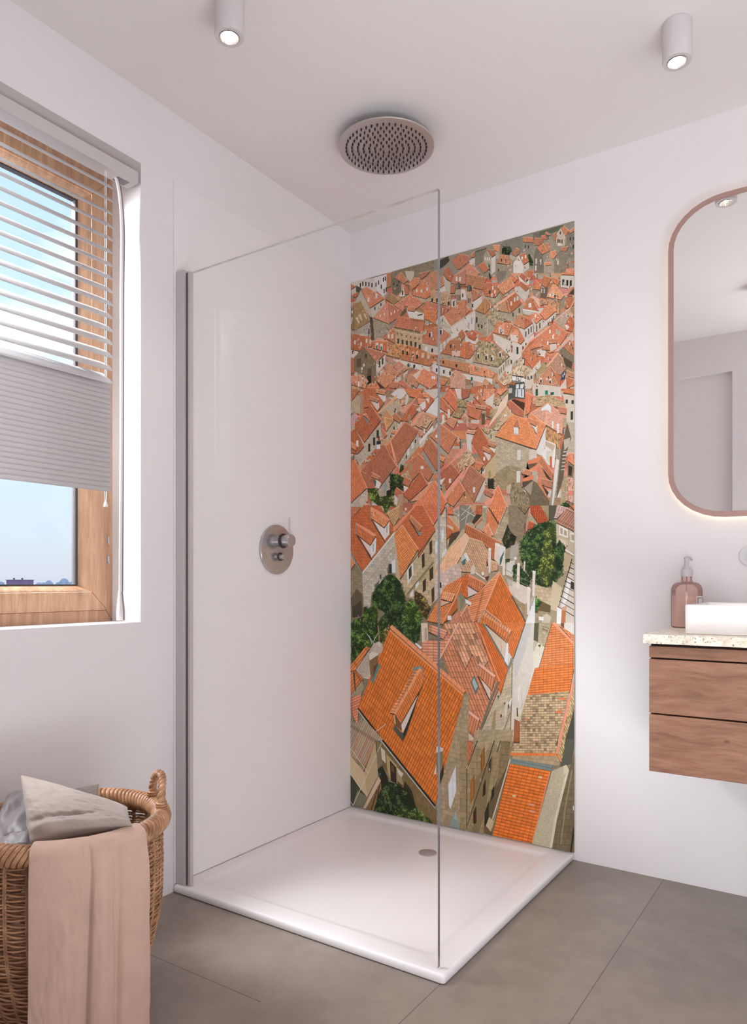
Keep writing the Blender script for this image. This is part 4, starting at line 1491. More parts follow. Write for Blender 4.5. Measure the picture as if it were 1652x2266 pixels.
0 74 62 48|120 1487 161 1464 153 1451 115 1469
1 212 144 110 8.1 -4.6 -3.4 -11.1|119 1491 160 1468 152 1455 114 1473
0 231 178 145|118 1490 159 1467 161 1469 120 1493
0 90 100 104|121 1462 140 1451 136 1424
3 208 194 176 9.7 -1.5 0.0 -8.0|5 1361 93 1429 95 1371 67 1345 5 1349
0 74 62 48|26 1554 92 1421 6 1362 6 1536
1 226 136 91 3.8 -7.7 -10.8 -9.8|25 1559 91 1426 5 1366 5 1540
0 238 174 136|24 1558 90 1425 93 1426 27 1559
5 58 90 38|207 1480 228 1475 279 1465 279 1399 235 1411 232 1381 200 1365 210 1416
0 42 42 28|192 1405 221 1412 214 1379 192 1365
5 90 122 48|91 1424 134 1423 160 1380 214 1388 237 1335 156 1343 104 1374
5 90 122 48|263 1514 279 1506 276 1480 255 1476
0 74 62 48|347 1548 375 1520 423 1460 398 1429 354 1466 320 1436 257 1467 320 1519
1 204 130 96 4.4 -4.5 -6.6 -6.8|347 1552 374 1524 422 1465 397 1433 353 1470 319 1441 256 1471 319 1524
0 227 171 138|345 1551 372 1524 375 1525 348 1553
0 229 138 92|283 1514 348 1549 319 1525
0 74 62 48|263 1460 299 1480 317 1440 285 1448
2 199 171 141 5.4 2.9 7.9 -4.2|262 1464 298 1484 316 1444 284 1452
6 168 152 120 5.2 16.3|312 1495
6 232 228 224 6.8 5.9|367 1490
0 160 150 138|367 1563 397 1534 435 1469 420 1460 374 1527
0 74 62 48|401 1607 438 1561 469 1490 435 1467 369 1566
1 198 125 90 4.1 -5.2 -6.8 -8.7|401 1611 437 1565 468 1494 434 1471 369 1570
0 224 168 135|399 1610 436 1564 438 1566 402 1612
0 74 62 48|451 1525 474 1514 467 1500 444 1514
1 240 166 125 5.7 -2.7 -4.7 -7.8|450 1529 473 1518 467 1504 444 1518
0 245 189 152|450 1528 472 1517 474 1519 451 1530
0 181 168 144|407 1609 488 1534 476 1522 450 1546
0 74 62 48|451 1658 529 1597 488 1532 406 1611
1 218 142 105 5.3 -4.2 -7.5 -7.9|450 1662 528 1601 488 1536 406 1615
0 234 177 142|449 1661 527 1600 529 1602 451 1663
6 240 236 232 4.3 5.8|434 1612
0 74 62 48|497 1792 530 1745 530 1690 466 1763
1 230 138 102 3.6 -5.0 -6.5 -6.1|496 1796 529 1749 529 1694 465 1767
0 240 175 141|494 1795 528 1749 531 1750 497 1796
0 74 62 48|451 1769 513 1702 500 1685 449 1722
1 215 135 96 4.2 -4.6 -0.3 -9.2|450 1774 512 1706 499 1689 449 1726
0 232 174 138|449 1773 511 1705 513 1707 451 1774
0 232 216 208|518 1794 566 1787 566 1744 531 1752
0 74 62 48|532 1745 570 1737 570 1709 529 1717
2 187 165 123 6.0 -1.3 -0.6 -5.3|531 1749 569 1741 569 1713 528 1721
0 74 62 48|516 1696 551 1686 544 1668 505 1680
2 187 165 123 6.0 -1.8 -3.1 -4.3|515 1700 550 1690 544 1672 504 1684
0 74 62 48|503 1679 530 1660 513 1629 475 1661
1 224 157 125 5.1 -3.6 -7.7 -5.1|502 1683 529 1664 512 1633 475 1665
0 237 184 152|501 1682 528 1663 530 1665 503 1684
6 232 226 218 4.9 17.3|465 1678 491 1697
0 234 160 136|569 1571 453 1456 499 1495 569 1534
0 74 62 48|530 1486 570 1528 570 1471 541 1451
2 215 180 141 5.0 5.3 2.8 -9.0|529 1490 569 1532 569 1475 540 1455
0 74 62 48|503 1490 540 1448 480 1388 451 1458
1 192 116 85 4.2 -4.8 -9.7 -5.9|502 1494 539 1452 480 1392 450 1462
0 221 164 132|501 1493 538 1451 540 1453 503 1495
6 236 232 228 4.5 8.6|496 1425
6 168 152 120 5.9 21.7|467 1394
0 236 162 136|465 1369 569 1478 550 1437 475 1348
0 74 62 48|538 1418 565 1375 513 1316 482 1335
1 224 141 103 3.3 -5.2 -6.0 -9.0|537 1422 564 1379 512 1320 481 1339
0 237 176 142|536 1422 563 1378 566 1380 539 1423
0 74 62 48|347 1403 423 1427 358 1352 304 1348
1 233 166 139 6.3 2.0 -7.0 -9.0|347 1407 422 1431 357 1357 304 1352
0 242 189 160|347 1406 423 1430 421 1432 346 1409
0 74 62 48|361 1467 395 1416 308 1353 273 1380
1 198 113 77 3.8 -5.8 -8.1 -8.1|360 1471 394 1420 307 1357 272 1384
0 224 162 128|359 1471 392 1419 395 1421 362 1472
0 74 62 48|282 1456 318 1436 303 1409 273 1428
1 205 125 93 5.9 -3.1 -2.8 -9.0|281 1460 317 1441 302 1414 272 1432
0 228 168 136|280 1459 317 1439 318 1442 282 1461
0 230 210 200|276 1423 302 1412 281 1393
0 74 62 48|430 1428 482 1335 469 1318 322 1326
1 235 142 102 3.5 -6.2 -9.6 -9.1|429 1432 481 1339 468 1322 321 1331
0 242 177 141|427 1431 480 1338 483 1339 430 1433
0 237 162 124|428 1433 320 1333 322 1331 430 1431
0 232 224 216|476 1440 450 1430 453 1410
0 74 62 48|243 1414 280 1386 250 1368 231 1386
1 198 120 89 5.2 -4.0 -3.9 -8.7|242 1418 279 1390 249 1372 230 1390
0 224 166 134|241 1417 278 1389 280 1391 243 1419
0 224 204 192|232 1387 249 1371 246 1337 232 1348
6 184 156 128 12.3 25.5|262 1361
0 74 62 48|547 1786 588 1777 582 1750 553 1742 547 1757
1 191 122 94 6.0 -1.3 0.0 -9.0|546 1790 587 1781 581 1754 553 1746 546 1761
0 74 62 48|622 1769 654 1714 672 1691 656 1686 600 1747
1 219 144 107 3.0 -5.0 -6.0 -6.2|621 1773 653 1718 671 1695 655 1690 600 1751
0 234 178 144|620 1773 652 1718 655 1719 623 1774
6 240 232 224 2.4 5.6|633 1769 618 1743
0 74 62 48|572 1718 640 1691 625 1650 571 1677
1 220 137 100 5.7 -2.3 -0.3 -8.9|572 1722 640 1695 624 1654 570 1682
0 235 174 140|571 1721 639 1694 640 1696 572 1724
0 74 62 48|550 1672 571 1697 582 1659 579 1623 557 1657
2 218 171 148 3.3 4.1 3.0 -7.1|549 1676 570 1701 581 1663 578 1627 556 1661
0 74 62 48|646 1771 693 1764 684 1717 643 1728
1 238 160 122 5.8 -0.9 -0.6 -8.8|646 1775 692 1768 683 1721 643 1732
0 220 208 194|652 1727 691 1752 682 1698 655 1713
0 74 62 48|704 1763 746 1756 717 1735 701 1747
1 243 158 116 5.7 -0.8 -1.6 -8.4|703 1767 746 1760 716 1739 700 1751
0 74 62 48|692 1731 723 1721 707 1698 686 1709
2 199 171 135 5.6 -1.8 -1.3 -4.9|691 1735 722 1725 706 1701 685 1713
0 74 62 48|671 1682 698 1667 683 1649 669 1659
2 187 165 129 5.2 -2.8 -0.4 -5.2|670 1685 697 1671 682 1653 668 1663
0 74 62 48|656 1700 672 1690 668 1657 654 1664
1 191 109 74 5.1 -3.2 -0.4 -8.8|655 1704 671 1694 667 1661 653 1668
0 220 160 127|654 1703 671 1692 672 1695 656 1705
0 74 62 48|610 1713 656 1700 653 1687 610 1701
1 210 156 127 7.7 -2.2 0.0 -8.9|609 1717 655 1704 652 1691 609 1705
0 230 184 154|609 1716 655 1703 655 1706 609 1719
0 236 208 184|658 1615 741 1695 749 1744 713 1710 700 1676 685 1659
0 74 62 48|718 1648 724 1628 707 1600 683 1608
2 212 184 148 1.5 -5.2 -4.5 -5.0|718 1652 724 1632 706 1604 682 1612
0 74 62 48|742 1687 760 1658 765 1651 718 1618 718 1648
1 220 183 145 2.9 -4.9 -4.3 -7.2|741 1691 759 1662 765 1655 718 1621 718 1652
0 235 198 162|740 1691 758 1661 760 1662 743 1692
6 230 226 220 5.9 4.1|735 1659
6 106 96 72 7.6 22.3|643 1656
0 217 204 190|590 1659 627 1655 624 1638 593 1645
0 74 62 48|574 1646 622 1636 622 1626 607 1614 582 1622
1 211 139 111 5.9 -1.2 2.4 -7.1|573 1650 621 1640 621 1630 606 1618 581 1626
0 230 176 146|573 1649 621 1639 621 1641 573 1651
0 74 62 48|634 1621 675 1609 665 1591 649 1601
2 215 180 141 5.7 -1.6 3.6 -4.6|633 1625 674 1613 664 1595 649 1605
3 208 191 160 7.6 -1.7 0.0 -5.3|664 1595 700 1607 694 1558 670 1566
6 138 124 96 3.3 8.3|676 1584
0 90 90 80|747 1760 816 1750 814 1710 770 1719 747 1714
0 74 47 32|773 1716 815 1696 811 1664 759 1715
0 216 220 220|778 1753 812 1748 811 1716 776 1725
6 58 58 56 1.4 13.6|785 1736 802 1736
6 200 192 180 7.3 9.6|756 1751
0 74 62 48|757 1711 809 1664 809 1639 771 1658 741 1700
1 203 121 95 4.3 -3.9 -6.9 -4.9|756 1715 808 1667 808 1643 770 1661 740 1704
0 226 166 138|755 1714 807 1667 809 1668 757 1716
0 74 62 48|820 1734 847 1715 834 1654 817 1645
1 238 144 108 4.7 -3.3 -0.3 -8.5|819 1737 846 1719 833 1657 816 1649
0 244 178 144|819 1736 845 1718 847 1720 820 1739
6 176 120 80 2.3 17.7|770 1678
0 216 204 188|845 1746 956 1729 953 1700 911 1712 862 1713 848 1720
6 42 74 56 4.7 12.8|862 1729
6 26 128 112 5.5 8.0|900 1723
6 42 90 80 6.8 5.3|922 1716
0 74 62 48|912 1711 980 1669 976 1646 926 1666 858 1675 862 1705
2 196 168 129 4.7 -2.9 -5.0 -0.6|911 1715 979 1673 975 1650 925 1669 857 1678 862 1709
0 184 152 104|911 1715 919 1677 920 1677 912 1715
6 58 58 48 5.6 1.3|873 1700
0 213 200 180|960 1713 1007 1700 1007 1597 976 1604 976 1648
0 74 62 48|974 1723 1007 1718 1007 1696 962 1710
1 217 135 89 5.1 -0.7 -5.4 -5.6|974 1727 1007 1722 1007 1700 962 1714
6 58 60 52 4.5 7.1|977 1679 999 1674
6 58 60 52 4.5 15.6|996 1625
3 200 186 162 6.7 -1.6 0.0 -5.0|976 1604 1007 1597 1007 1488 982 1496
0 74 62 48|907 1683 926 1667 966 1620 961 1556 898 1599 898 1651 868 1632 838 1653
1 234 173 147 4.3 -3.5 -9.0 -3.9|906 1686 925 1671 966 1623 960 1560 898 1603 898 1654 867 1636 838 1657
0 242 192 164|905 1685 924 1670 926 1672 907 1687
0 232 232 236|880 1666 905 1681 917 1669 917 1644 902 1658 882 1652
0 74 62 48|902 1655 898 1599 840 1649
1 226 169 142 -0.4 -5.0 -10.2 -1.1|902 1659 898 1603 839 1653
0 238 190 161|900 1659 896 1603 899 1602 903 1659
0 200 138 96|879 1671 905 1686 904 1688 878 1673
0 200 138 96|904 1686 922 1669 923 1670 905 1687
0 74 62 48|942 1662 978 1652 976 1630 953 1637
1 211 137 109 5.1 -1.4 3.5 -8.1|941 1666 978 1656 975 1634 952 1641
0 230 174 144|941 1665 977 1654 978 1657 942 1667
6 232 224 216 3.3 13.2|924 1600
6 232 224 216 4.1 17.1|944 1584
0 74 62 48|898 1591 957 1550 951 1497 934 1521 898 1543
2 199 152 104 6.0 -4.2 0.0 -6.7|898 1595 956 1554 951 1500 933 1525 898 1547
0 233 154 120|693 1586 763 1659 772 1655 721 1599
0 74 62 48|765 1655 824 1629 861 1512 694 1579
1 238 152 100 6.0 -2.6 -6.9 -7.3|765 1659 824 1633 860 1516 693 1583
0 244 182 140|764 1658 823 1632 824 1634 765 1660
0 74 62 48|840 1651 899 1599 862 1512 823 1629
1 238 155 110 4.8 -4.2 -6.0 -7.8|839 1655 898 1603 861 1516 822 1633
0 244 184 145|838 1654 897 1602 899 1604 840 1656
0 240 166 124|821 1633 860 1516 862 1516 823 1633
0 74 62 48|789 1638 796 1599 770 1609
1 196 128 95 1.0 -5.2 -5.4 -8.3|788 1642 795 1603 769 1613
0 223 170 138|786 1642 794 1603 796 1603 789 1642
0 232 228 226|770 1610 789 1605 788 1578 770 1584
0 200 196 192|770 1588 788 1583 786 1577 769 1583
0 230 223 216|841 1608 864 1609 862 1575
0 74 68 64|833 1629 845 1606 863 1572 859 1573
0 74 62 48|831 1632 866 1616 859 1599 837 1613
1 226 145 107 5.1 -2.4 2.5 -8.5|831 1636 866 1620 859 1603 836 1617
0 238 178 144|830 1635 865 1619 866 1621 831 1637
3 194 176 150 14.5 -5.6 0.0 -8.8|693 1580 835 1521 828 1474 811 1446 796 1428 802 1373 735 1370 689 1387
0 192 172 144|691 1437 730 1461 794 1442 796 1428 802 1373 735 1370 689 1387
3 168 148 114 10.9 -3.9 0.0 -7.0|691 1434 741 1465 799 1452 802 1373 735 1370 689 1387
6 220 214 206 6.9 19.0|791 1501
6 220 214 206 7.5 21.7|789 1418
0 226 220 214|861 1513 898 1600 895 1553 891 1510 878 1490 862 1500
0 216 203 186|833 1519 862 1513 862 1483 831 1479
0 74 64 52|693 1581 833 1521 834 1525 694 1584
0 74 64 52|833 1521 861 1512 862 1516 834 1525
0 74 64 52|863 1514 899 1599 897 1600 861 1515
0 229 226 221|891 1545 935 1524 926 1440 907 1453 878 1496 894 1513
0 216 208 188|898 1507 925 1502 920 1449 900 1470
0 201 179 156|896 1543 935 1523 925 1502 895 1526
0 240 236 230|896 1543 934 1523 935 1526 897 1546
0 240 236 230|933 1525 926 1441 930 1440 936 1524
6 208 106 64 4.1 19.8|917 1463
3 168 156 136 6.9 -1.3 0.0 -6.7|925 1386 941 1469 936 1506 960 1503 949 1381 925 1296 909 1297
0 224 218 208|936 1472 949 1468 939 1382 925 1298 920 1298 930 1417
0 106 96 76|955 1501 979 1601 994 1542 976 1491 963 1388 936 1319 947 1415
0 196 184 164|966 1540 990 1545 987 1516 968 1500
6 216 208 196 6.7 1.8|970 1495 968 1482 967 1469 966 1456 964 1443 963 1430
3 143 124 96 6.7 -1.4 0.0 -5.0|980 1454 1007 1439 1000 1398 980 1402
0 58 47 32|984 1444 998 1437 995 1404 983 1407
0 74 62 48|982 1486 1007 1482 1007 1437 982 1456
1 233 152 116 5.1 -0.8 0.0 -8.3|982 1490 1007 1486 1007 1440 982 1460
0 242 182 148|982 1488 1007 1484 1007 1487 982 1491
0 74 62 48|980 1399 1007 1391 1001 1301 974 1313
2 218 171 148 5.0 -1.3 -0.4 -6.6|979 1402 1007 1395 1000 1304 974 1317
0 224 138 120|982 1353 1005 1346 1000 1333 982 1337
3 184 166 132 6.8 -1.3 0.0 -5.0|960 1388 979 1405 974 1309 952 1300
0 106 90 68|825 1466 864 1465 839 1440 808 1424 805 1373 845 1397
0 74 62 48|879 1488 926 1416 923 1385 873 1452
1 205 127 93 3.3 -5.1 -1.6 -9.9|878 1492 925 1420 922 1388 873 1456
0 228 170 136|877 1491 924 1419 926 1421 879 1492
0 229 138 98|825 1474 880 1488 869 1465 828 1462
0 232 144 106|831 1440 874 1465 864 1433 845 1433
0 74 62 48|814 1443 847 1429 841 1411 809 1424
1 208 143 107 6.8 -2.8 -3.0 -9.6|814 1447 846 1433 841 1415 808 1428
0 229 178 144|813 1445 846 1432 847 1434 814 1448
0 230 138 100|806 1409 852 1422 849 1403 801 1396
0 90 76 56|804 1396 846 1400 811 1373
0 74 62 48|873 1455 926 1384 887 1387 913 1310 862 1384
1 216 143 107 3.8 -5.2 -1.6 -9.9|873 1459 925 1388 887 1391 913 1314 862 1388
0 233 178 144|872 1458 924 1387 926 1389 874 1460
0 74 60 44|881 1448 922 1394 917 1389 898 1409
0 74 62 48|878 1403 923 1387 921 1361 883 1377
1 193 130 101 6.8 -2.3 2.2 -10.1|877 1407 922 1391 920 1365 882 1381
0 222 171 140|877 1405 922 1390 923 1392 877 1408
0 74 60 44|881 1381 909 1350 903 1337
3 122 108 84 5.3 -1.0 0.0 -5.1|845 1400 864 1388 911 1312 911 1297 836 1301 828 1345 808 1373
0 184 172 152|850 1437 864 1433 862 1390 848 1400
0 168 156 136|811 1373 848 1397 839 1344
0 74 62 48|767 1406 833 1335 836 1297 765 1301 752 1354
2 155 137 109 4.3 -4.6 -1.8 -6.6|766 1410 832 1339 835 1301 765 1305 752 1358
0 196 180 152|741 1383 759 1395 756 1355 741 1358
0 74 62 48|623 1630 672 1554 695 1515 654 1466 592 1569
1 201 118 81 3.5 -5.5 -4.8 -9.2|623 1634 671 1558 695 1519 653 1470 591 1573
0 226 165 130|621 1634 670 1557 673 1558 624 1635
0 230 221 214|668 1541 695 1543 691 1518
0 74 62 48|665 1561 698 1545 692 1534 663 1548
1 200 135 98 6.0 -2.9 -1.1 -10.4|664 1565 697 1549 692 1537 662 1552
0 225 174 139|663 1564 696 1548 697 1551 664 1567
0 226 214 204|643 1526 673 1520 674 1499 665 1490
0 74 62 48|640 1544 674 1527 672 1513 642 1530
1 216 146 107 6.0 -3.1 1.2 -10.7|640 1548 674 1531 671 1517 641 1534
0 233 179 144|639 1547 673 1530 674 1532 640 1550
6 240 236 232 3.6 7.0|647 1500
0 201 176 136|650 1466 694 1515 692 1373 661 1381 653 1423
6 168 144 104 4.5 12.5|670 1438
5 74 74 48|661 1417 688 1423 689 1376 661 1383
0 226 214 208|567 1614 604 1607 590 1569 595 1526 572 1545
0 74 62 48|575 1617 613 1610 603 1597 569 1607
1 237 175 144 5.9 -1.1 -4.5 -7.5|575 1622 612 1614 603 1601 568 1611
0 244 194 162|575 1620 612 1613 612 1616 575 1623
0 74 62 48|575 1544 611 1490 588 1469 563 1477 547 1521
2 218 184 148 4.3 -6.5 -7.0 -5.6|575 1548 610 1494 587 1473 562 1481 546 1525
0 74 62 48|610 1490 646 1475 625 1449 607 1462
1 223 144 103 6.3 -2.5 -1.2 -10.6|609 1494 646 1479 624 1453 606 1466
0 236 178 142|608 1493 645 1478 646 1481 609 1495
0 58 58 44|633 1466 640 1466 638 1441 632 1441
0 213 202 189|604 1331 649 1425 650 1381 624 1338
0 74 62 48|585 1477 651 1422 604 1329 547 1416
1 193 132 101 5.2 -4.3 -5.6 -9.0|584 1481 650 1426 603 1333 546 1420
0 222 172 140|583 1480 649 1425 651 1427 585 1482
0 236 168 140|546 1431 580 1480 586 1479 548 1420
6 229 229 224 4.3 10.7|603 1381
0 74 62 48|707 1389 744 1302 669 1307
1 235 143 98 2.9 -6.7 -5.0 -11.0|706 1393 743 1306 668 1311
0 242 178 139|704 1392 741 1306 744 1307 707 1393
0 237 160 136|647 1329 705 1393 677 1324 652 1314
0 74 62 48|649 1379 687 1358 677 1342 648 1358
1 188 126 97 6.8 -3.8 -0.8 -10.6|649 1383 686 1362 676 1346 647 1362
0 219 169 138|648 1382 686 1361 687 1363 649 1384
5 63 106 42|952 1300 976 1310 992 1292 955 1286
0 141 127 100|5 1069 566 1064 566 837 5 818
0 200 180 148|228 1224 566 1319 566 1064 228 946
0 74 62 48|6 1343 62 1337 15 1296 6 1290
1 205 130 103 9.7 -1.1 0.0 -14.0|5 1348 61 1342 14 1301 5 1295
0 74 62 48|193 1304 259 1335 263 1292 229 1246 200 1296
1 210 167 119 7.8 3.7 8.6 -9.5|192 1309 258 1340 262 1297 228 1251 200 1301
0 230 190 150|193 1307 259 1338 257 1341 191 1310
6 184 138 104 8.8 27.0|265 1312
5 79 122 42|167 1348 217 1348 189 1310
0 240 224 212|284 1329 295 1323 284 1314
3 201 192 176 23.7 -2.5 0.0 -11.8|67 1051 228 1222 241 1106 192 1076 200 1037 149 991 116 970 104 874 75 910 65 994
0 74 62 48|79 1345 161 1340 233 1228 222 1218 69 1056 6 1145 6 1287
1 207 116 70 10.0 -0.6 8.5 -14.6|78 1350 160 1345 232 1233 221 1223 68 1061 5 1151 5 1292
0 229 221 214|123 1285 182 1250 183 1197 152 1240
0 228 222 216|181 1250 194 1283 208 1279 206 1219 183 1197
0 74 62 48|113 1332 209 1277 181 1245 117 1286
1 241 155 106 8.0 -4.6 1.3 -15.7|112 1337 208 1282 180 1250 116 1291
0 246 184 143|111 1336 208 1281 209 1283 113 1339
0 237 160 124|110 1344 167 1315 210 1283 194 1281 117 1329
0 63 74 72|113 1285 183 1185 187 1187 118 1287
0 143 160 156|109 1339 109 1290 113 1290 113 1339
6 170 180 176 3.2 16.7|194 1243
0 229 213 208|54 1212 111 1177 114 1128 82 1172
0 228 228 226|110 1177 123 1214 140 1206 137 1144 113 1122
0 74 62 48|34 1268 139 1211 110 1172 38 1221
1 217 125 81 8.3 -4.5 1.3 -15.9|33 1273 138 1216 109 1177 37 1226
0 234 168 130|32 1272 137 1215 139 1218 34 1275
0 237 160 124|31 1278 101 1244 143 1218 123 1215 41 1265
0 63 74 72|34 1224 115 1111 120 1114 39 1226
0 143 160 156|30 1276 30 1227 34 1226 34 1276
6 170 180 176 3.3 16.9|124 1165
0 111 106 96|208 1229 219 1217 223 1219 213 1232
0 226 221 208|68 1051 238 1226 231 1230 62 1055
0 184 166 132|73 990 230 1162 226 1165 69 992
0 207 198 180|68 1012 233 1187 231 1188 66 1013
0 138 128 112|201 1085 210 1100 214 1052 203 1055
0 221 228 230|219 1106 237 1111 237 1058 221 1055
6 58 64 56 7.2 19.7|210 1073
6 74 80 72 4.4 9.2|162 1039
0 106 106 96|130 1003 156 1025 152 1003 134 988
3 154 138 108 14.5 -1.6 0.0 -12.0|5 1069 35 1084 65 1047 76 910 48 879 5 893
0 106 94 72|5 944 37 988 67 963 71 882 14 862
0 74 68 52|14 906 60 935 67 867 14 859
0 74 62 48|6 1127 28 1092 6 1065
1 226 155 114 4.6 -7.1 0.0 -15.9|5 1132 27 1097 5 1071
0 238 184 147|3 1131 26 1096 29 1098 7 1132
0 143 160 156|2 1150 30 1099 36 1101 8 1152
0 143 160 156|30 1099 64 1053 70 1056 36 1101
3 205 184 148 26.5 -2.8 0.0 -17.1|262 1031 347 1112 429 1225 435 946 407 916 353 945 305 950 277 968
0 168 148 110|284 959 420 1106 424 1094 295 947
0 74 62 48|337 1327 375 1325 431 1227 348 1113 346 1150 270 1258
1 210 116 74 8.7 -0.5 -9.5 -9.8|336 1332 374 1330 430 1232 348 1117 345 1154 269 1263
0 74 62 48|271 1252 350 1149 262 1024 233 1217
1 234 149 90 5.0 -6.5 -10.6 -9.4|270 1257 349 1154 261 1029 232 1222
0 242 180 135|269 1256 348 1153 351 1155 272 1257
0 74 62 48|375 1328 479 1322 421 1245
1 228 130 90 8.6 -0.5 6.8 -12.0|374 1333 478 1327 420 1250
0 240 184 150|369 1333 419 1250 422 1251 371 1334
0 240 184 150|273 1255 347 1154 349 1155 275 1255
0 235 154 116|225 1248 329 1333 341 1335 233 1227
0 192 106 68|338 1333 230 1229 233 1227 341 1331
0 176 144 112|328 1256 355 1231 348 1215
0 74 62 48|310 1292 369 1242 354 1222 306 1272
1 208 139 97 6.5 -5.4 -2.8 -12.9|309 1297 369 1246 353 1226 305 1277
0 229 176 138|308 1296 367 1245 370 1247 310 1298
0 58 63 60|303 1276 351 1205 355 1207 307 1278
6 138 152 148 7.5 5.9|357 1217
0 74 58 38|401 1179 414 1189 415 1138 402 1127
0 74 58 38|365 1127 378 1139 380 1083 367 1072
0 74 58 38|401 1068 419 1083 419 1033 402 1019
0 74 58 38|370 1019 385 1033 385 983 370 972
0 74 58 38|411 986 424 998 424 943 413 928
0 232 228 222|293 1072 324 1099 326 1048 297 1004
0 74 70 58|302 1069 316 1087 317 1042 304 1025
0 226 228 228|335 1007 350 1023 353 1007 336 986
0 226 228 228|308 965 324 987 324 959 309 953
0 90 82 68|296 964 421 1096 420 1098 294 966
0 74 68 54|351 1116 351 1142 349 1143 349 1116
0 90 74 54|263 1031 430 1224 427 1226 260 1033
3 214 202 182 16.6 -2.4 0.0 -12.9|429 1234 477 1315 482 1148 429 1077
0 223 232 238|458 1224 468 1232 467 1195 458 1183
0 223 232 238|428 1178 439 1187 437 1140 429 1135
0 230 226 218|460 1134 481 1157 481 1137 460 1111
0 47 47 42|478 1318 481 1148 484 1148 481 1318
0 74 62 48|482 1286 546 1219 519 1184 482 1204
1 225 142 104 5.5 -5.7 0.0 -12.8|481 1291 545 1223 518 1189 481 1209
0 238 177 142|480 1290 544 1222 546 1224 482 1292
0 74 62 48|487 1319 509 1312 516 1283 484 1287
1 231 136 93 7.9 -2.5 -1.3 -12.7|486 1323 509 1316 515 1287 483 1292
6 201 138 58 4.2 15.7|515 1230 493 1197
0 217 200 180|483 1249 512 1236 509 1222 483 1234
0 74 62 48|482 1238 509 1220 503 1203 482 1186
1 206 113 72 6.7 -4.5 0.0 -12.8|481 1243 509 1225 502 1208 481 1191
0 228 162 126|480 1242 508 1224 510 1226 482 1244
0 90 74 56|499 1211 547 1223 518 1187 486 1151
0 154 148 132|509 1296 566 1324 566 1225 544 1226 537 1263
0 228 224 214|511 1295 566 1267 567 1268 512 1297
0 228 224 214|509 1304 538 1317 537 1318 508 1306
0 228 224 214|522 1272 567 1312 566 1314 521 1273
0 228 224 214|532 1321 536 1252 538 1252 533 1321
0 228 224 214|541 1246 567 1270 566 1271 540 1247
0 74 62 48|567 1209 567 1144 529 1087 423 1033 487 1137
1 255 200 158 0.0 -7.9 -8.3 -7.5|566 1214 566 1149 528 1091 422 1037 486 1142
0 252 206 169|565 1214 565 1149 568 1149 568 1214
3 220 196 184 18.0 -2.2 0.0 -16.3|528 1093 558 1043 478 1003 457 971 429 937 424 1036
0 232 200 168|423 1036 529 1090 527 1093 421 1039
0 47 52 40|449 1019 457 1013 457 991 449 995
5 54 96 42|116 957 134 991 171 1028 200 1052 232 1049 263 1022 284 965 295 917 270 869 200 852 171 888 134 905 114 936
5 106 106 58|329 985 380 957 409 905 390 860 353 886 329 942
5 79 128 48|270 857 284 917 309 944 336 924 370 872 364 830 270 827
5 74 122 44|6 818 14 847 67 864 78 913 101 902 134 921 151 884 145 823
0 141 130 112|167 894 183 885 185 839 163 839
5 47 85 38|185 885 270 893 277 827 149 823 156 854
6 192 96 176 2.7 2.2|46 869 50 863 73 848 56 854
0 74 62 48|477 996 560 1039 538 971 506 902 464 840 391 853 448 950
1 230 142 87 9.0 -0.8 -7.4 -11.0|476 1001 559 1044 537 976 505 907 463 845 390 857 447 955
0 240 177 134|477 1000 560 1043 559 1045 475 1002
0 74 62 48|467 972 521 962 506 932 454 944
1 245 173 125 8.9 -1.6 -5.6 -11.9|467 977 520 967 505 937 453 949
0 248 192 152|466 975 519 966 520 968 467 978
0 216 184 160|457 940 501 935 457 917
0 58 47 36|454 914 503 934 502 937 453 917
0 74 62 48|559 1031 567 1042 567 946 519 894 487 858 464 846 513 931
1 202 113 61 5.6 7.4 -6.9 -15.0|558 1035 566 1047 566 950 518 898 486 863 463 851 512 935
0 226 162 120|559 1035 568 1046 565 1048 557 1036
0 237 162 124|557 1045 526 962 530 961 562 1043
0 237 162 124|526 962 461 849 465 847 530 960
0 168 146 122|529 956 550 984 561 950 548 902 531 899
0 138 138 120|534 959 550 981 558 953 544 947
0 74 62 48|567 920 567 827 484 824 506 873
1 213 144 115 8.9 4.2 -4.6 -13.9|566 925 566 831 483 828 505 878
0 232 178 148|565 925 565 831 568 831 568 925
6 230 230 228 8.7 8.6|494 872
0 168 152 124|546 1200 609 1232 700 1195 759 1226 816 1196 1022 1228 1022 865 546 850
0 141 135 122|540 1323 581 1321 612 1266 565 1248 540 1209
0 224 220 208|547 1282 591 1320 590 1321 546 1284
0 224 220 208|547 1262 603 1299 602 1300 546 1264
0 224 220 208|546 1311 605 1276 606 1278 547 1312
0 224 220 208|566 1251 585 1317 583 1318 564 1251
0 74 62 48|613 1314 642 1313 637 1275 611 1281
1 193 112 73 7.8 -0.5 -0.6 -12.4|612 1319 641 1317 636 1280 610 1285
0 74 64 48|612 1282 636 1278 606 1243 593 1252
3 181 166 140 7.7 -1.3 0.0 -7.1|640 1317 662 1316 655 1247 635 1248
6 224 216 204 9.1 2.8|650 1311
0 74 62 48|607 1240 640 1269 637 1251 607 1230
1 203 134 102 5.6 4.8 0.0 -12.5|606 1245 640 1274 636 1256 606 1235
0 226 173 141|607 1244 641 1273 638 1275 605 1246
0 192 174 148|610 1236 636 1257 656 1247 633 1220
3 188 169 138 13.1 -2.0 0.0 -12.3|706 1238 749 1308 743 1215 721 1164 691 1190
0 74 62 48|666 1301 708 1233 690 1194 683 1213 659 1255
1 227 138 94 3.9 -6.3 -2.0 -12.1|665 1306 707 1238 689 1198 682 1218 658 1259
0 238 175 137|664 1305 706 1237 709 1238 667 1307
0 74 62 48|668 1311 744 1307 713 1238 669 1303
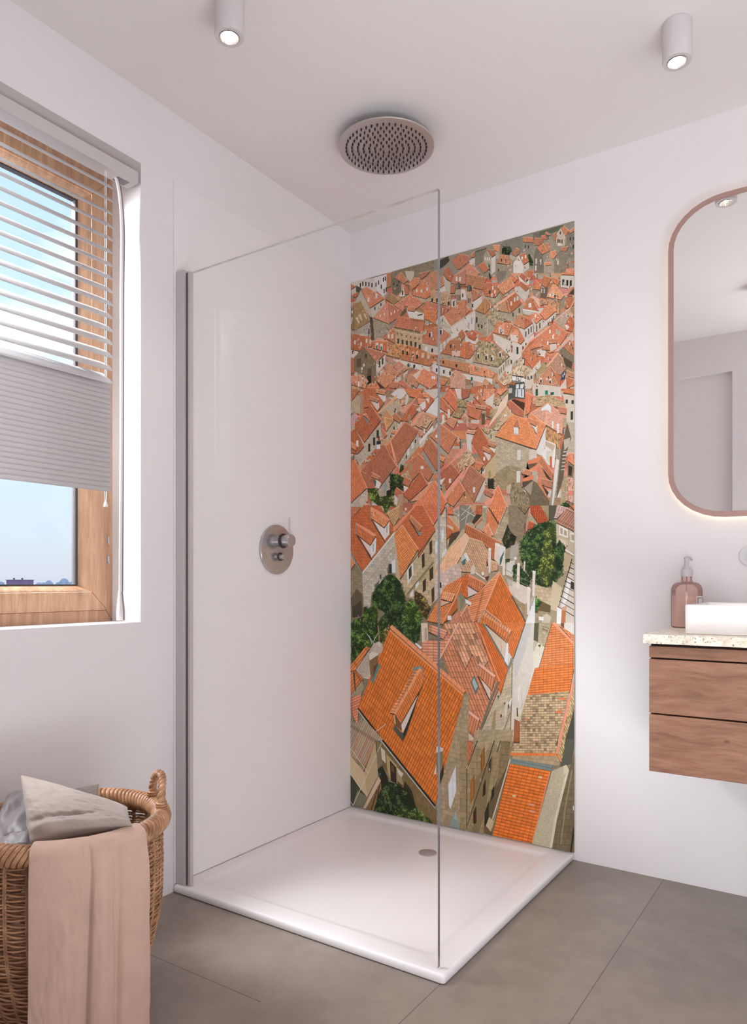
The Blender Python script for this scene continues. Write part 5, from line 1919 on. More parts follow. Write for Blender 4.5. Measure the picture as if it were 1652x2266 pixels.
1 236 143 95 7.7 -0.4 2.2 -12.3|667 1316 743 1311 712 1243 668 1307
0 47 42 36|664 1307 706 1238 709 1240 667 1308
0 216 207 192|740 1309 690 1199 692 1198 742 1308
3 147 131 106 7.4 -1.3 0.0 -8.7|747 1311 794 1308 833 1298 812 1194 788 1162 759 1201 749 1240
0 74 62 48|786 1304 836 1301 816 1270
2 148 128 95 5.5 -0.3 4.8 -5.5|785 1309 835 1306 815 1275
6 138 58 42 1.1 21.6|814 1218 819 1218
0 74 62 48|836 1301 878 1299 911 1237 869 1231 838 1276
1 188 90 53 7.2 -0.4 1.1 -10.3|835 1306 877 1303 910 1242 869 1236 838 1280
0 168 150 112|876 1303 913 1301 910 1259
0 95 90 72|909 1302 940 1300 930 1245 909 1243
0 74 62 48|831 1245 857 1233 845 1212 826 1210
1 197 96 65 6.6 -3.1 -1.6 -10.1|831 1250 856 1238 845 1217 825 1215
0 224 154 122|830 1248 855 1236 857 1239 831 1251
0 47 51 32|746 1240 759 1203 783 1189 772 1157 735 1142 722 1178
5 58 74 36|730 1178 753 1215 779 1190 765 1155 741 1144
0 176 170 156|759 1155 789 1162 789 1129 776 1097 750 1111
0 216 210 200|741 1095 776 1100 765 1035 738 1046
0 154 143 112|735 1120 753 1144 756 1117 741 1092
5 90 122 58|741 1106 756 1106 753 1092 738 1092
5 56 98 42|796 1170 816 1202 856 1232 909 1246 937 1239 940 1155 971 1128 963 1044 922 1000 889 984 856 1010 833 1029 794 1100
5 111 143 60|870 1072 889 1162 917 1172 928 1113 917 1008 878 1002
5 111 143 60|895 1212 936 1237 937 1171 914 1177 889 1167
5 63 106 48|765 1078 788 1089 839 1029 833 994 770 1013
6 232 230 226 5.8 4.6|777 1107
0 74 62 48|945 1295 980 1284 941 1247 930 1250
1 211 177 172 8.3 -2.7 -4.1 -12.5|944 1299 979 1288 940 1251 929 1254
0 230 194 176|944 1298 979 1287 979 1290 944 1301
5 90 122 58|968 1301 990 1299 987 1287
0 74 62 48|990 1292 1007 1291 1007 1273
1 233 130 83 6.7 -0.4 8.0 -8.9|990 1297 1007 1296 1007 1278
0 232 220 212|976 1287 1006 1270 1007 1272 977 1290
3 208 191 164 15.3 -2.5 0.0 -50.2|937 1239 1007 1202 1007 1119 968 1138 940 1158
0 74 62 48|977 1283 1007 1267 1007 1197 937 1234
1 186 136 114 7.6 -4.0 -31.2 -38.0|976 1287 1007 1271 1007 1201 936 1238
0 218 174 147|976 1286 1006 1270 1007 1272 977 1288
0 234 230 222|949 1226 982 1209 982 1177 949 1191
0 176 164 136|953 1218 963 1212 963 1191 953 1195
0 176 164 136|967 1209 978 1203 978 1184 967 1190
0 234 230 222|991 1200 1007 1193 1007 1160 991 1165
0 176 164 136|994 1191 1007 1187 1007 1166 994 1170
0 201 182 153|948 1184 978 1170 978 1146 948 1160
0 220 208 184|952 1177 974 1167 974 1153 952 1162
0 201 182 153|990 1156 1007 1148 1007 1127 990 1135
0 181 163 132|983 1209 983 1133 986 1133 986 1208
0 236 232 220|967 1135 1006 1111 1008 1115 970 1139
0 196 174 140|968 1125 1007 1105 1007 1060 966 1055
5 47 90 42|939 1155 949 1170 976 1143 968 1123 949 1123
3 201 180 147 14.1 -1.6 0.0 -13.6|853 1007 925 989 917 915 856 965
0 208 191 158|925 1021 960 995 949 905 913 916
0 213 200 186|939 860 955 955 982 1047 1007 1086 1007 862
0 232 224 214|976 1034 1007 1023 1007 997 982 1002
0 58 52 44|992 1021 1007 1013 1007 987 992 992
0 236 232 228|982 1025 994 1021 958 879 948 885
0 236 234 230|941 923 958 916 955 861 939 860
0 42 42 40|989 1087 1006 1079 1007 1081 990 1090
0 42 42 40|985 1070 1006 1060 1007 1063 986 1073
0 42 42 40|980 1053 1006 1040 1007 1042 981 1056
0 42 42 40|975 1036 1006 1018 1008 1020 976 1039
0 42 42 40|970 1019 1006 1001 1007 1003 971 1022
0 42 42 40|964 1002 1006 980 1007 982 966 1004
0 42 42 40|959 983 1006 957 1007 959 960 985
0 42 42 40|953 964 1006 933 1008 936 955 966
0 42 42 40|948 945 1006 913 1007 915 949 947
0 42 42 40|943 925 1006 889 1007 892 944 927
0 42 42 40|996 1102 946 924 948 923 999 1101
0 192 122 80|959 921 975 919 972 861 956 861
0 201 160 136|958 924 979 929 976 911 960 913
5 63 128 48|853 957 884 944 885 914 853 898
0 106 90 58|884 944 917 928 914 894 859 900
3 168 152 124 8.8 -0.8 0.0 -8.5|870 909 917 902 914 859 853 858
0 201 189 168|884 888 900 899 920 886 911 859 881 858
0 236 232 226|871 887 889 885 888 872 870 874
0 216 202 187|741 1032 841 989 828 940 811 929 756 975
0 192 184 168|741 1032 765 1021 765 999 750 1002
3 168 143 112 14.6 -1.5 0.0 -10.4|768 956 816 932 814 875
0 229 230 228|856 970 855 858 816 856 838 913
0 184 176 164|839 954 859 970 845 927 833 919
0 74 62 48|566 1245 718 1165 692 1098 680 1102 665 1142 637 1170 582 1192 561 1208
1 195 118 78 8.1 -4.2 -3.1 -14.0|565 1249 718 1170 691 1103 679 1107 664 1146 636 1175 581 1196 561 1213
0 222 165 129|564 1248 717 1168 718 1171 566 1251
0 74 62 48|665 1243 684 1195 678 1187 636 1214
1 239 158 124 2.7 -6.7 -10.1 -10.3|664 1248 683 1200 677 1192 635 1218
0 244 185 152|662 1247 682 1199 685 1200 665 1248
0 240 168 128|565 1247 717 1168 718 1171 566 1249
0 229 211 196|694 1169 713 1164 710 1087 689 1105
0 240 235 228|694 1169 713 1164 712 1153 692 1159
0 226 221 216|713 1162 737 1150 731 1079 709 1080
0 63 106 96|713 1106 732 1139 728 1120 718 1084 712 1082
0 74 62 48|582 1189 640 1170 667 1124 666 1067 643 1035 610 1050 547 1054 547 1119
1 214 173 136 10.1 -2.2 6.5 -13.3|581 1194 640 1175 666 1128 665 1071 643 1039 609 1055 546 1058 546 1124
0 232 192 158|580 1192 639 1173 640 1176 581 1195
0 240 200 164|543 1192 565 1213 582 1194 546 1121
0 240 212 184|579 1195 544 1123 549 1121 584 1193
0 160 138 112|546 1038 584 1055 578 1041 546 1030
0 232 236 232|557 1129 569 1133 583 1106 575 1095
0 74 122 120|549 1101 567 1110 565 1086 553 1082
0 200 204 200|546 1118 559 1123 568 1112 549 1098
0 74 62 48|674 1097 710 1083 704 1058 677 1053
1 216 171 132 7.1 -2.8 0.8 -12.3|673 1102 709 1087 703 1062 676 1057
0 233 192 156|672 1100 708 1086 709 1089 674 1103
0 230 216 204|665 1146 676 1146 674 1052 665 1052
0 240 235 228|665 1149 677 1149 676 1140 665 1141
0 230 216 204|725 1117 735 1117 735 1043 724 1043
0 230 216 204|785 1089 796 1086 793 990 781 992
0 240 235 228|785 1090 796 1087 795 1079 785 1082
0 224 208 196|811 1094 818 1094 815 1056 810 1059
0 230 216 204|846 1058 858 1056 854 962 845 965
0 240 235 228|846 1060 858 1057 857 1049 846 1052
0 230 216 204|826 997 837 994 834 892 824 894
0 240 235 228|826 999 837 996 836 989 826 991
0 141 133 122|732 1064 844 1011 845 1012 733 1066
0 184 176 164|676 1059 735 1034 736 1035 676 1061
0 184 176 164|735 1034 782 1009 782 1011 736 1035
0 141 133 122|732 1045 844 993 845 995 733 1046
0 224 212 200|590 1069 600 1086 609 1075 606 1049 587 1047
0 196 160 136|649 1069 667 1071 661 1032 647 1018
0 90 58 42|649 1035 670 1041 661 1018
0 74 42 26|658 1110 665 1080 657 1077
0 230 226 220|607 1053 649 1026 652 1030 610 1057
0 240 236 232|636 1055 646 1055 646 1043 636 1044
0 74 62 48|572 1048 589 1039 577 1000 575 946 547 963 547 1028
1 218 118 62 9.9 -0.1 -6.7 -15.0|572 1052 589 1044 576 1004 575 951 546 967 546 1033
0 234 165 121|571 1051 588 1043 589 1045 572 1054
0 226 210 204|575 1003 621 975 578 956
0 74 62 48|582 1036 651 1005 629 970 575 1000
1 214 130 86 8.9 -4.0 -2.7 -16.0|581 1041 650 1010 628 975 575 1004
0 232 171 133|580 1040 650 1009 651 1011 582 1042
0 237 162 124|578 1044 649 1009 652 1014 581 1049
0 58 48 40|576 952 628 973 626 977 574 955
0 58 48 40|629 974 652 1003 648 1006 626 976
0 74 62 48|640 986 714 1052 649 905 616 859 588 844 566 932
1 234 149 102 -2.5 -9.3 73.3 20.5|640 990 713 1057 649 910 615 864 587 849 565 936
0 242 180 141|641 989 714 1056 712 1058 638 991
0 74 62 48|713 1050 765 959 819 861 811 852 640 846 649 906
1 216 117 53 4.7 -8.4 -6.7 -15.4|712 1054 765 964 818 866 811 856 640 851 649 911
0 233 164 116|710 1053 763 963 766 964 713 1055
0 237 162 124|710 1057 647 914 654 911 717 1054
0 237 162 124|647 914 616 860 623 857 654 911
0 74 84 80|759 964 816 865 820 867 764 966
0 74 62 48|649 906 730 849 710 848 637 888
1 227 155 115 9.0 -6.4 -34.8 -64.5|649 911 730 854 709 853 636 893
0 238 184 148|648 910 729 852 730 855 650 912
0 74 62 48|637 888 710 848 630 846
1 216 130 69 9.9 -5.4 -3.2 -17.6|636 893 709 853 629 850
0 233 171 124|636 891 708 852 710 854 637 894
0 143 160 156|647 910 627 868 630 867 650 909
0 232 232 230|565 948 592 935 587 921 568 929
0 74 74 64|568 932 587 924 578 917
0 74 62 48|575 923 605 845 544 843 544 871
1 202 137 104 10.2 5.7 7.9 -20.2|575 928 604 850 543 848 543 876
0 226 174 142|573 927 603 849 606 850 576 928
0 240 184 152|574 929 541 880 545 878 578 927
0 138 138 112|543 967 559 962 565 939 546 905 543 905
0 196 180 152|546 850 1008 864 1008 436 546 380
0 216 208 196|811 861 857 862 855 686 825 614 796 517 770 427 756 447 769 718
0 201 198 192|812 858 845 862 816 751 776 640 768 710
0 224 216 198|848 755 867 789 896 776 873 698 850 691
0 90 90 68|853 862 871 863 869 791 850 797
3 184 168 136 10.5 -0.9 0.0 -10.2|871 863 917 864 894 772 867 789
0 138 124 96|884 853 909 845 906 829 884 837
0 224 212 188|886 847 907 838 908 840 887 848
0 196 184 160|850 795 867 789 853 755 848 758
5 74 122 48|867 780 878 783 878 774 869 775
0 226 221 212|960 866 1007 867 1007 823 966 840
0 122 74 52|955 865 968 866 967 842 956 847
0 74 62 48|920 860 937 861 1009 785 1009 710 873 689
1 227 136 81 0.0 -8.7 15.5 2.3|920 864 936 865 1008 789 1008 714 873 694
0 74 62 48|947 856 1009 816 1009 788
1 222 141 92 0.0 -8.3 14.7 -3.8|947 860 1008 820 1008 792
0 237 160 124|925 862 1005 784 1011 790 931 868
0 74 74 68|919 862 870 694 872 693 921 862
0 74 62 48|855 688 1009 714 1000 670 988 609 827 584
1 227 126 62 0.0 -9.2 15.9 2.6|855 692 1008 718 999 674 987 614 826 588
0 74 62 48|826 585 986 612 966 516 938 410 956 380 941 379 757 355 789 446
2 185 158 122 0.0 -9.2 10.8 1.3|825 589 986 616 966 520 937 415 955 384 940 383 756 359 788 451
6 226 122 72 12.1 3.9|960 587 948 536
6 226 122 72 5.4 2.9|956 546 821 497
0 234 228 218|852 691 795 509 797 508 854 691
0 74 62 48|1006 634 1009 562 969 414 970 380 954 349 945 380 956 428 988 576
2 192 165 117 -2.8 -11.4 4.3 -6.7|1005 639 1008 566 968 418 970 385 953 354 944 384 955 433 987 580
0 229 148 120|997 649 961 497 971 496 1006 648
0 229 148 120|961 497 936 381 946 381 971 496
0 74 74 64|1008 558 1008 423 976 419 971 435
0 226 222 212|788 613 798 628 794 573 788 559
0 176 168 148|803 587 804 539 806 539 804 588
0 176 168 148|805 540 788 533 788 531 805 538
0 176 112 74|773 498 794 495 794 408 769 405
0 74 62 48|774 493 795 490 795 404 770 400
1 170 103 68 5.3 -0.8 -0.2 -5.2|773 498 794 495 794 408 769 405
0 216 200 176|773 516 796 514 794 485 772 494
0 90 47 32|782 537 786 537 789 502 783 504
3 200 184 156 10.6 3.6 -6.2 -14.9|759 728 769 715 760 426 741 391 606 374 630 422 709 563 718 580 747 681
0 168 144 106|688 514 698 523 691 395 670 393
0 216 204 184|735 549 747 561 741 500 732 494
0 58 52 42|763 715 761 570 763 570 765 715
0 58 52 42|761 570 755 436 757 436 763 570
0 74 68 58|755 515 717 410 719 409 757 515
0 74 68 58|702 436 687 395 689 395 704 435
0 74 68 58|747 542 759 567 756 545 750 526
0 223 227 224|750 553 763 573 760 548 753 537
0 90 80 64|715 503 722 506 721 493 715 492
0 90 80 64|731 551 737 554 735 543 731 543
0 74 62 48|617 856 619 848 713 630 714 611 627 411 566 517 522 559 464 716 470 843
1 216 143 105 12.9 1.0 9.4 -21.2|617 861 618 852 712 635 713 616 626 416 565 522 521 563 463 720 469 848
0 74 62 48|470 843 594 853 665 705 640 670 597 729 566 665 515 759
2 216 161 126 13.6 1.0 10.0 -21.8|469 848 593 857 664 709 640 674 596 733 565 669 515 763
0 74 62 48|617 850 640 851 748 682 716 574 704 620 643 773
1 219 116 55 -3.4 -10.4 6.1 -11.0|617 855 640 856 748 686 715 579 703 625 643 778
0 237 160 124|615 851 710 631 714 633 619 853
0 216 198 176|649 848 743 784 733 712
0 192 168 144|690 813 693 772 695 772 692 813
0 192 168 144|717 795 719 745 722 746 719 795
0 106 122 116|640 851 733 708 738 711 646 855
0 106 122 116|732 708 744 685 750 688 738 711
0 74 62 48|718 856 819 860 769 718 745 748 748 781 760 822
1 222 126 64 -3.2 -10.2 5.4 -11.0|718 861 818 864 768 722 744 752 747 785 759 827
0 74 62 48|692 853 718 854 761 826 754 807
1 231 161 126 9.5 -5.4 -21.9 -68.3|691 857 718 858 760 831 754 811
0 74 62 48|649 851 692 853 752 808 745 778
1 222 131 77 9.5 -5.8 -22.3 -68.9|649 856 691 857 752 813 744 782
0 230 232 234|743 785 749 777 746 695 732 715
0 216 212 204|746 750 763 729 749 698
0 90 90 80|816 862 766 721 770 720 819 861
0 138 132 116|759 726 769 715 741 659 747 687
0 122 116 100|704 633 671 559 681 556 714 630
0 122 116 100|671 558 619 414 629 412 681 556
0 106 102 88|703 576 713 578 706 557
0 224 208 192|635 631 674 606 671 558
0 58 58 52|619 644 668 554 672 556 623 646
0 74 62 48|622 691 695 640 680 590 625 645
1 219 141 100 10.0 -6.2 -11.6 -71.3|621 695 694 645 679 595 624 649
0 242 184 160|621 690 689 645 696 653 628 698
0 143 160 156|617 701 620 650 623 651 619 701
0 111 122 118|603 649 626 606 612 571 589 617
0 180 192 188|603 638 620 606 610 588 595 618
0 216 196 174|570 432 603 406 593 381 575 381
0 74 62 48|571 515 631 477 604 400 571 426
1 219 141 100 10.2 -5.9 -19.4 -71.9|570 520 630 482 603 404 570 430
0 242 184 160|566 504 622 470 629 479 573 513
0 138 132 116|613 423 627 416 609 388 600 387
3 168 150 124 10.1 0.9 0.0 -16.3|540 565 566 580 570 539 570 381 540 377
0 74 62 48|541 595 568 585 547 524
1 227 126 64 10.9 -3.8 1.9 -21.5|540 599 567 590 546 529
5 63 106 44|5 839 214 846 192 778 141 736 104 731 5 654
5 53 96 42|200 845 367 850 357 776 333 761 277 794 228 834
5 122 122 64|167 777 200 833 228 834 210 812 178 750
0 74 62 48|87 732 107 726 34 626 6 618 6 643
1 224 135 81 6.7 -8.9 -61.5 -64.0|86 737 106 732 33 631 5 623 5 648
0 74 62 48|30 624 73 590 7 513 6 612
1 224 132 79 7.6 -8.4 -62.8 -65.8|29 629 72 595 6 518 5 617
0 74 62 48|6 499 59 524 62 504 49 462 42 380 6 452
1 227 146 114 0.0 -12.0 87.8 40.0|5 504 58 529 61 509 48 467 41 385 5 457
0 160 140 112|5 416 22 405 35 372 5 316
0 168 154 128|6 516 67 587 78 557 60 527 14 511
0 203 188 174|130 756 156 710 104 594 73 598 33 631 116 735
3 196 180 164 7.0 -0.4 0.0 -5.9|116 735 134 745 104 620 73 598 33 631
0 74 62 48|405 838 490 818 467 781 396 808
1 231 161 130 -1.3 -11.1 78.9 -21.7|404 843 489 822 467 785 396 813
0 74 62 48|368 771 467 775 503 798 538 848 451 697 431 661 364 731
1 227 156 122 0.0 -12.0 25.7 0.7|367 775 467 780 502 803 537 853 450 702 430 666 364 735
0 240 184 152|532 854 445 704 452 701 539 851
0 224 205 184|362 847 393 848 396 778 367 766
0 184 168 144|379 827 390 828 392 778 380 774
0 230 232 230|338 764 367 747 360 738 335 758
0 74 62 48|211 810 560 562 506 371 451 176 430 99 186 323 46 462
1 222 124 54 9.7 -6.9 -11.7 -23.4|210 815 559 567 505 375 450 181 429 103 185 328 45 467
0 238 154 104|205 808 555 561 561 567 212 814
0 240 160 112|208 823 557 573 568 584 220 835
0 192 106 60|210 818 559 570 560 572 211 819
6 200 104 58 0.9 6.0|246 806 270 789 295 771 319 754 343 736 367 719 390 703 414 686 437 670 460 654 483 636 505 621 528 604 550 589
0 168 130 90|147 830 153 764 159 765 154 830
0 196 181 168|134 754 156 763 172 750 175 726 160 708 141 716 129 736
0 216 204 192|141 749 156 757 167 747 156 737
0 216 216 208|90 792 125 752 128 753 93 793
0 216 216 208|103 783 118 747 120 748 106 784
0 216 216 208|148 798 122 754 124 753 150 797
0 95 138 134|149 672 163 658 123 576 114 593
0 138 106 68|103 682 149 703 151 666 125 605 110 615
0 106 80 52|127 653 151 669 125 605
0 224 216 204|104 704 121 718 153 706 106 676
0 125 152 148|326 662 367 669 376 616 369 592 360 650 321 638
0 52 52 42|367 589 350 561 270 380 274 347 293 383 319 451 348 537
0 224 208 200|350 549 265 422 274 379 305 444
0 122 90 58|232 451 246 447 265 422 269 392 235 410
0 90 90 80|226 393 235 411 277 374 274 345
0 224 208 176|230 451 235 415 239 416 234 452
0 74 62 48|364 654 375 611 368 581 266 415 238 453
1 227 133 69 -6.3 -10.2 11.5 -19.3|364 659 374 616 367 586 265 420 237 458
0 74 62 48|330 646 354 650 236 453 211 456
1 236 156 107 -7.0 -13.0 106.3 -2.1|329 651 353 655 235 458 210 461
0 244 168 120|355 661 228 460 239 455 365 656
6 176 90 44 1.0 6.5|340 626 319 594 298 561 277 528 256 494
0 42 42 34|40 461 181 325 189 331 48 466
0 42 42 34|181 325 425 99 432 105 189 331
0 201 196 184|38 457 176 322 180 326 43 460
0 201 196 184|176 322 427 89 431 92 180 326
0 216 216 208|135 367 190 410 188 411 133 369
0 216 216 208|38 372 68 425 66 426 36 373
3 176 156 124 11.7 -1.1 -4.9 -17.9|559 564 581 580 581 32 434 4 434 114 450 181 505 375
0 74 68 56|18 618 27 618 33 537 29 537
3 134 112 74 9.5 -7.3 0.0 -9.7|167 322 429 90 437 88 437 24 414 32 319 68 284 140 171 228
1 185 163 137 9.5 -3.8 -60.8 -116.7|5 393 82 417 178 342 138 331 72 191 5 251
0 208 128 88|103 358 39 226 42 225 106 357
0 208 128 88|121 311 65 199 69 198 125 310
0 208 128 88|58 368 12 260 15 259 61 368
0 208 128 88|133 349 88 257 91 257 135 349
0 74 74 60|5 167 60 116 93 82 75 35 5 33
0 127 124 104|41 104 95 83 76 34 18 33
0 216 192 154|5 252 72 191 82 188 93 83 56 114 5 167
0 194 172 134|80 191 138 331 152 327 149 179 141 166 93 83
0 138 122 88|138 331 171 329 156 217 149 198
0 44 44 30|147 210 171 231 200 181 205 151 163 108 156 180
0 216 205 180|163 310 185 294 190 242 169 257
0 192 168 120|192 283 244 241 248 149 214 168 198 211
0 58 42 32|210 259 242 232 244 163 214 171
0 106 80 56|216 244 230 236 232 207 217 214
0 168 152 120|246 215 268 195 276 162 249 173
0 216 208 192|245 233 278 210 267 194 249 212
0 90 76 48|249 176 274 162 256 135 249 152
0 58 53 36|284 181 319 145 340 74 414 32 319 41 270 119
0 58 90 104|154 195 165 197 165 188 156 183
0 216 191 164|152 181 165 166 86 32 72 32
0 141 112 72|163 163 169 121 121 29 88 31
0 74 58 36|154 144 135 37 140 37 159 144
0 74 58 36|143 124 113 33 118 33 148 123
0 40 48 28|156 113 200 166 249 164 298 142 329 93 353 68 414 26 228 22 127 30
5 58 92 48|134 45 156 101 185 148 214 168 246 161 246 115 270 143 295 135 298 91 249 41 200 26 130 29
5 90 128 64|228 37 284 83 302 59 340 80 367 61 411 40 420 27 228 22
0 138 122 90|434 326 465 339 465 275 450 227 432 250
0 58 48 32|447 223 468 281 468 235 450 192
0 216 208 192|434 345 467 343 465 330 434 319
0 216 212 204|424 240 435 271 434 233 425 230
0 223 227 230|489 201 522 282 525 178 499 100 492 115
0 168 154 132|490 200 524 281 521 282 487 201
0 184 192 196|508 232 508 146 510 147 510 233
0 143 160 154|499 47 521 101 542 27 497 24
0 168 180 174|512 67 521 94 531 59
0 224 220 200|4 283 96 189 98 191 6 284
0 224 220 200|4 173 58 113 61 114 6 175
0 224 220 200|166 326 100 194 102 194 168 325
0 224 220 200|100 194 16 35 19 34 102 193
0 224 220 200|4 48 17 33 19 34 6 49
0 224 220 200|36 219 4 168 6 167 38 219
0 42 42 34|136 331 142 276 145 277 139 331
3 182 162 130 9.6 2.8 -5.6 -17.8|609 433 769 451 759 373 649 309 596 352
3 165 144 108 8.0 0.2 -3.4 -25.6|540 382 565 368 606 379 649 348 688 389 730 367 765 390 753 323 676 32 540 23
0 106 90 64|718 296 747 317 685 89 679 30 646 32 652 114
0 138 118 84|603 229 688 342 652 114 624 28 596 28
3 143 122 88 7.5 0.2 -3.1 -24.7|718 401 759 406 747 317 700 222
1 206 126 85 5.3 -9.0 -6.9 -21.5|572 386 595 389 600 350 574 284
0 216 204 180|572 287 581 285 578 274 570 275
0 74 66 50|616 392 570 270 573 270 620 391
0 74 66 50|570 270 570 32 573 33 573 270
0 74 66 50|689 401 656 302 660 301 693 400
0 74 66 50|656 302 573 50 576 50 660 301
0 58 52 42|716 404 700 358 703 357 719 403
0 138 90 34|649 376 650 301 633 263 631 334
0 200 138 64|640 350 640 283 642 283 642 350
0 150 98 42|587 219 606 261 606 174 587 131
0 200 138 64|595 228 595 161 597 161 598 229
0 58 42 24|643 219 654 247 653 185 640 172
0 42 42 30|678 202 690 227 689 186 677 161
0 74 42 24|600 105 613 134 614 67 600 56
0 47 48 34|649 111 667 163 667 90 648 55
0 74 60 40|665 311 679 338 676 279 665 272
0 196 180 140|668 99 689 85 676 42 655 62
6 168 160 144 3.1 5.6|584 190 630 320 632 238 670 284 598 57
0 127 141 136|759 340 924 336 919 315 752 320
0 95 106 102|764 332 919 324 920 326 765 334
3 184 160 124 16.4 0.3 0.0 -15.6|765 351 940 374 953 353 947 335 922 337 765 340
1 230 123 51 -3.0 -12.2 20.0 -0.8|753 320 917 313 845 30 682 31
6 232 200 154 6.9 4.0|876 285 772 198
6 232 154 120 11.2 4.6|842 176 845 151
0 232 148 104|911 311 843 35 847 35 915 310
0 216 212 196|754 336 680 92 684 92 758 336
0 234 131 66|757 350 940 373 940 383 757 361
6 176 96 48 0.7 4.9|785 358 811 361 836 365 862 368 887 371 911 374
0 234 138 90|941 376 955 353 961 357 947 380
0 229 148 120|951 435 936 381 944 380 959 434
0 90 90 76|974 440 1008 444 994 353 976 343 952 335 963 368
4 196 184 156|921 314 976 346 986 329 974 264 955 220 928 81 917 28 844 30
0 216 204 176|966 339 976 346 986 329 979 310 966 310
3 122 108 82 6.7 1.0 -3.5 -23.4|986 329 1008 397 1008 16 990 27 917 28 939 143 963 242
0 221 210 184|977 326 956 242 965 241 986 325
0 221 210 184|956 242 931 140 941 140 965 241
0 221 210 184|931 140 913 28 922 29 941 140
0 58 50 38|1002 124 989 25 996 25 1009 124
0 154 138 104|995 331 971 197 976 196 1000 330
0 154 138 104|971 196 952 49 958 49 976 197
6 216 220 224 2.6 7.8|1003 191"""


def mural():
    X0, X1, Z0, Z1 = 5.0, 1004.5, 27.8, 2334.5       # mm on the wall
    rnd = random.Random(3)
    polys = []                                       # (kind, colour, pts, A, B)

    def clip(pts):
        for ax, lim, sg in ((0, X0, 1), (0, X1, -1), (1, Z0, 1), (1, Z1, -1)):
            res = []
            n = len(pts)
            for i in range(n):
                p, q = pts[i], pts[(i + 1) % n]
                dp, dq = (p[ax] - lim) * sg, (q[ax] - lim) * sg
                if dp >= 0:
                    res.append(p)
                if (dp > 0 > dq) or (dp < 0 < dq):
                    t = dp / (dp - dq)
                    res.append((p[0] + (q[0] - p[0]) * t, p[1] + (q[1] - p[1]) * t))
            pts = res
            if len(pts) < 3:
                return None
        return pts

    def put(kind, colr, pts, A=(6, 0), B=(0, -6)):
        org = pts[0]
        c = clip(pts)
        if c:
            polys.append((kind, colr, c, A, B, org))

    def inside(p, poly):
        r = False
        n = len(poly)
        for i in range(n):
            a, b = poly[i], poly[(i + 1) % n]
            if (a[1] > p[1]) != (b[1] > p[1]) and p[0] < (b[0] - a[0]) * (p[1] - a[1]) / (b[1] - a[1]) + a[0]:
                r = not r
        return r

    def houses():
        """the smaller houses between the ones drawn by hand"""
        z = 2250.0
        while z > 1220:
            s = 34 + (2340 - z) * .052
            x = -20 + rnd.random() * s
            while x < 1030:
                w, h = s * (.8 + .7 * rnd.random()), s * (.9 + .6 * rnd.random())
                zz = z + (rnd.random() - .5) * s * .5
                k = rnd.choice((-1, 1)) * w * (.25 + .3 * rnd.random())
                g = .82 + .3 * rnd.random()
                wc = tuple(c * g for c in rnd.choice((rgb(205, 192, 172), rgb(222, 211, 198), rgb(178, 164, 140), rgb(190, 176, 158))))
                rc = tuple(c * (.78 + .3 * rnd.random()) for c in rnd.choice((rgb(222, 136, 100), rgb(226, 150, 116), rgb(210, 124, 88), rgb(226, 168, 140), rgb(186, 152, 112))))
                put(0, tuple(c * .3 for c in wc), [(x - w * .06, zz + h * .05), (x + w * 1.05, zz - h * .02), (x + w * 1.07, zz - h * 1.1), (x - w * .04, zz - h * 1.06)])
                put(3, wc, [(x, zz), (x + w, zz - h * .1), (x + w, zz - h), (x, zz - h)], (4, 0), (0, -4))
                for q in range(3):
                    wx, wz = x + w * (.15 + .28 * q), zz - h * (.45 + .2 * rnd.random())
                    put(0, rgb(58, 54, 44), [(wx, wz), (wx + w * .07, wz), (wx + w * .07, wz - h * .14), (wx, wz - h * .14)])
                rz = h * (.30 + .2 * rnd.random())
                ln = sqrt(k * k + rz * rz)
                put(1, rc, [(x + k, zz + rz), (x + w + k, zz + rz * .8), (x + w, zz - h * .12), (x, zz)], (5.5, 0), (-k / ln * 9, -rz / ln * 9))
                x += w * .95
            z -= s * .55

    def foliage(colr, pts):
        colr = (colr[0] * 1.25 + .012, colr[1] * 1.05 + .006, colr[2] * 1.1 + .012)
        cx = sum(p[0] for p in pts) / len(pts)
        cz = sum(p[1] for p in pts) / len(pts)
        put(0, tuple(c * .22 for c in colr), [(cx + (p[0] - cx) * .95, cz + (p[1] - cz) * .95) for p in pts])
        xs, zs = [p[0] for p in pts], [p[1] for p in pts]
        x0, x1, z0, z1 = min(xs), max(xs), min(zs), max(zs)
        n = int((x1 - x0) * (z1 - z0) / 9)
        for layer in range(3):
            for _ in range(n // 3):
                x, zz = x0 + rnd.random() * (x1 - x0), z0 + rnd.random() * (z1 - z0)
                if not inside((x, zz), pts):
                    continue
                x, zz = x + rnd.gauss(0, 2.6), zz + rnd.gauss(0, 2.6)
                t = .6 * (zz - z0) / max(1, z1 - z0) + .4 * (1 - (x - x0) / max(1, x1 - x0))
                # clumps: lit tops, dark hollows
                cl = mnoise.noise(Vector((x * .030, zz * .030, 3.1))) + .7 * mnoise.noise(Vector((x * .085, zz * .085, 7.7)))
                if layer and cl < -.10 + .16 * layer and rnd.random() < .9:
                    continue
                b = (.40 + .42 * layer) * (.5 + .75 * t) * (.65 + .7 * rnd.random()) * (1 + .6 * cl)
                yel = rnd.random() * .4 * layer
                c = (colr[0] * b * (1 + yel), colr[1] * b * (1 + .35 * yel), colr[2] * b)
                r = 2.4 + 2.6 * rnd.random()
                a = rnd.random() * pi
                dx, dz, ex, ez = r * cos(a), r * sin(a), -.55 * r * sin(a), .55 * r * cos(a)
                put(0, c, [(x - dx, zz - dz), (x + ex, zz + ez), (x + dx, zz + dz), (x - ex, zz - ez)])

